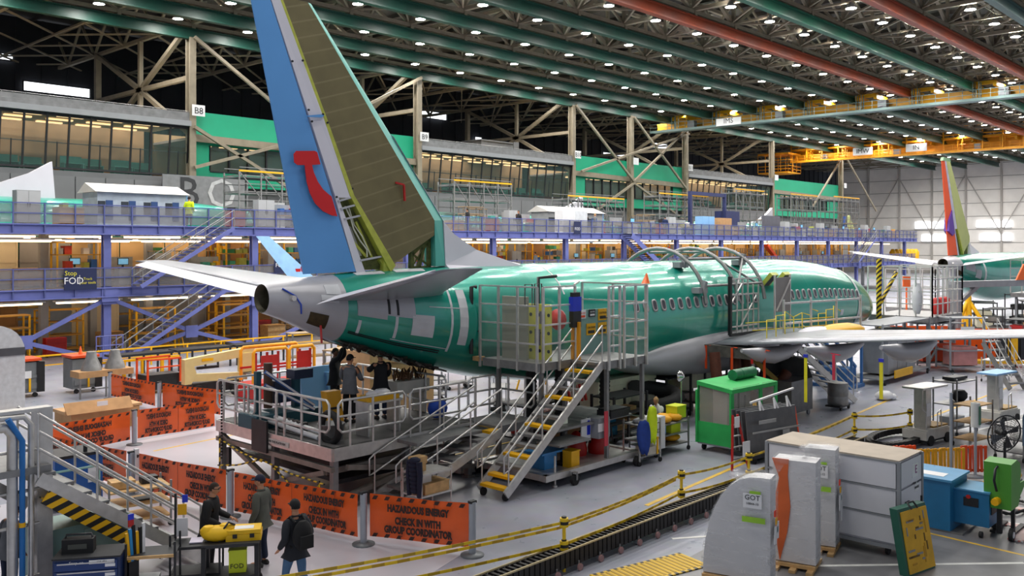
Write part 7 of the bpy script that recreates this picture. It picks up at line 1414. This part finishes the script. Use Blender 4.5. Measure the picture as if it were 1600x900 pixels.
    for i in range(nV - 1):
        for j in range(nU): fs.append((i * nU + j, i * nU + (j + 1) % nU, (i + 1) * nU + (j + 1) % nU, (i + 1) * nU + j))
    mb = MB().add(vs, fs, 0, True)
    for s in (1, -1): mb.sph((-.005, s * .078, -.01), .02, .012, .032, 6, 5)
    h = mb.build('head', skin, t); h.location = (hx, 0, 1.65); h.rotation_euler = (0, 0, R(look))
    e = MB()
    for s in (1, -1): e.sph((.083, s * .03, .005), .009, .012, .008, 6, 4)
    e.build('eyes', DARK, h); MB().box(.083, 0, -.062, .02, .045, .008).build('mouth', M('lips', '8a4a40', .5), h)
    hr = []
    for i in range(7):
        ph = math.pi * (.0 + .56 * i / 6) + .02; ring = []
        for j in range(16):
            a = 2 * math.pi * j / 16; dn = .62 if math.cos(a) < .35 else .36; p2 = min(ph, math.pi * dn); ring.append((-.004 + math.sin(p2) * math.cos(a) * .106, math.sin(p2) * math.sin(a) * .086, math.cos(p2) * .127))
        hr.append(ring[::-1])
    MB().loft(hr, caps=False).build('hair', hair, h)
    if cap:
        cr = [[(.0 + math.sin(p) * math.cos(a) * .112, math.sin(p) * math.sin(a) * .094, .02 + math.cos(p) * .12) for a in [2 * math.pi * j / 16 for j in range(16)]][::-1] for p in (.05, .5, .95, 1.3, 1.5)]
        c = MB().loft(cr, caps=False).build('cap', cap, h); MB().slab([(.08, -.07, .03), (.15, -.055, .025), (.185, 0, .022), (.15, .055, .025), (.08, .07, .03)], (0, 0, .012)).build('brim', cap, c)
    if glasses: MB().box(.096, 0, -.005, .008, .13, .03).box(.04, .08, .005, .12, .006, .01).box(.04, -.08, .005, .12, .006, .01).build('goggles', DARK, h)
    return t
C_ = lambda n, h, **k: M(n, h, .85, 0, .1, 7, bump=.25, **k)
BLKC = C_('cloth_black', '17181c'); GRYS = C_('shirt_grey', '54564f'); SWT = C_('sweater_grey', '6e7074'); JEAN = C_('jeans_dark', '1c2740'); JEANL = C_('jeans_blue', '46688c'); NAVC = C_('jacket_dark', '1e2129'); WCOAT = C_('coat_white', 'd8d8d6')
HBR = C_('hair_brown', '2e2118'); HBK = C_('hair_black', '15110f'); HBL = C_('hair_fair', 'a8875a'); CAPN = C_('cap_navy', '161c34'); CAPB = C_('cap_black', '18181a')
person('man in a black hoodie and goggles reaching for the yellow bag', gp(326, 898), -48, BLKC, C_('trousers_black', '1b1b1e'), HBR, arms={1: [(0, .19, 1.44), (.08, .25, 1.15), (.36, .2, 1.05)], -1: [(0, -.19, 1.44), (.06, -.26, 1.14), (.32, -.2, 1.0)]}, glasses=True, lean=.12, scale=.99)
person('man in a grey shirt and navy cap standing by the black cart', gp(408, 884), 118, GRYS, JEAN, HBR, cap=CAPN, look=18, arms={1: [(0, .19, 1.44), (-.04, .26, 1.13), (.08, .27, .88)], -1: [(0, -.19, 1.44), (-.02, -.26, 1.12), (.05, -.25, .87)]})
p3 = person('man in a dark jacket and jeans walking with a black backpack', gp(462, 938), 88, NAVC, JEANL, HBK, cap=CAPB, legs={1: [(0, .1, .9), (.16, .1, .5), (.2, .11, .1), (.36, .12, .05)], -1: [(0, -.1, .9), (-.05, -.1, .48), (-.3, -.1, .2), (-.2, -.11, .07)]}, arms={1: [(0, .19, 1.44), (-.1, .27, 1.15), (.08, .28, .95)], -1: [(0, -.19, 1.44), (-.06, -.27, 1.14), (.15, -.24, 1.0)]})
bp = thing('backpack', 'black backpack worn by the walking man', 'backpack', p3.location, p3.rotation_euler.z); BPK = C_('pack_fabric', '121214')
MB().sph((-.23, 0, 1.2), .13, .19, .27, 10, 8).box(-.36, 0, 1.0, .06, .24, .22).build('pack', BPK, bp)
for s in (1, -1): MB().tube([(-.16, s * .1, 1.42), (-.02, s * .12, 1.5), (.14, s * .13, 1.38), (.14, s * .15, 1.15), (-.12, s * .15, .98)], .022, 6).build('strap', BPK, bp)
q = gp(548, 658, zB); person('man in a grey sweater and black cap on the tail platform', (14.9, 19.9, zB), 30, SWT, C_('trousers_black', '1b1b1e'), HBK, cap=CAPB, look=-30, arms={1: [(0, .19, 1.44), (.1, .27, 1.16), (.3, .2, 1.05)], -1: [(0, -.19, 1.44), (.08, -.27, 1.15), (.3, -.22, 1.1)]}, scale=1.03)
person('person all in black standing on the tail platform beneath the open bay', (15.8, 19.7, zB), 75, BLKC, JEAN, HBK, cap=CAPB, arms={1: [(0, .19, 1.44), (.18, .24, 1.25), (.38, .2, 1.3)], -1: [(0, -.19, 1.44), (.05, -.26, 1.15), (.25, -.2, 1.05)]}, scale=1.05)
person('worker in a black T-shirt with arms raised into the tail bay', (15.5, 21.4, zB), -60, BLKC, C_('trousers_black', '1b1b1e'), HBK, skin=SKIND, arms={1: [(0, .19, 1.42), (.2, .2, 1.55), (.22, .12, 1.83)], -1: [(0, -.19, 1.42), (.2, -.2, 1.52), (.28, -.1, 1.8)]}, scale=1.04)
q = V(24.25, 16.25, 0.0)
person('fair haired worker in a white coat seated behind the kit cart, hand on face', q + V(.3, .3, -.35), 190, WCOAT, JEAN, HBL, arms={1: [(0, .19, 1.44), (.22, .2, 1.2), (.14, .06, 1.56)], -1: [(0, -.19, 1.44), (.15, -.24, 1.15), (.38, -.1, 1.12)]}, legs={1: [(0, .1, .9), (.42, .12, .86), (.42, .12, .45), (.58, .12, .4)], -1: [(0, -.1, .9), (.42, -.12, .86), (.42, -.12, .45), (.58, -.12, .4)]}, lean=.15)
t = thing('stool', 'grey work stool beneath the worker in the white coat', 'stool', q + V(.3, .3, 0), R(190)); MB().cyl((0, 0, .38), (0, 0, .44), .2, n=14).build('seat', DARK, t); MB().cyl((0, 0, .05), (0, 0, .38), .03).bar((-.22, 0, .04), (.22, 0, .04), .05).bar((0, -.22, .04), (0, .22, .04), .05).build('base', GALV, t)
person('dark haired person in a grey top behind the tall stand at the frame corner', gp(14, 935), 20, SWT, JEAN, HBR, lean=.2, scale=.95)
LIMEV = C_('vest_lime_cloth', 'd2ea1e')
for i, (px, lab, sh, hr, cp) in enumerate(((296, 'guard in a lime vest at the end of the pale blue shed', LIMEV, HBK, CAPB), (731, 'worker in black on the upper deck behind the airliner fin', BLKC, HBK, None), (811, 'worker in dark clothes on the upper deck near the white cabinets', NAVC, HBR, None), (916, 'worker in black before the short shed on the upper deck', BLKC, HBK, CAPB), (930, 'worker in grey before the short shed on the upper deck', SWT, HBL, None), (1040, 'worker in dark blue on the upper deck past the short shed', C_('shirt_navy', '1c2c52'), HBK, None))):
    p = aY(px, 340, 50.7); person(lab, (p.x, 50.75, Z2), 40 + i * 70, sh, JEAN, hr, cap=cp, detail=False, scale=1.02)
for px, lab, sh in ((455, 'worker in black on the lower deck behind the tail cone', BLKC), (838, 'worker in dark grey on the lower deck above the fuselage', SWT)):
    p = aY(px, 420, 51.2); person(lab, (p.x, 51.3, Z1), 100, sh, JEAN, HBK, detail=False)
p = aY(1525, 480, 21); person('worker in a white top on the floor beyond the grey portal frame', gp(1510, 560), 60, WCOAT, JEAN, HBK, detail=False)
# one label for each of the repeats, counted along the deck
from collections import defaultdict
GR = defaultdict(list)
for o in S.objects:
    g = o.get('group')
    if o.parent is None and g and ('mezzanine' in g or 'desks' in g) and 'tube' not in g: GR[g].append(o)
for g, L_ in GR.items():
    if len(L_) < 2: continue
    for i, o in enumerate(sorted(L_, key=lambda q: (round(q.location.x, 1), q.location.y, q.location.z))):
        o['label'] = o['label'] + ', %s along from the FOD banner end' % nth(i + 1) if len(o['label'].split()) < 9 else o['label'] + ', %s along' % nth(i + 1)
# lettering becomes plain mesh
dg = bpy.context.evaluated_depsgraph_get()
for o in TEXTS:
    me = bpy.data.meshes.new_from_object(o.evaluated_get(dg)); me.name = 'lettering'
    n = bpy.data.objects.new('lettering', me); COL.objects.link(n); n.parent = o.parent; n.location = o.location; n.rotation_euler = o.rotation_euler; n.scale = o.scale
    cu = o.data; bpy.data.objects.remove(o); bpy.data.curves.remove(cu)
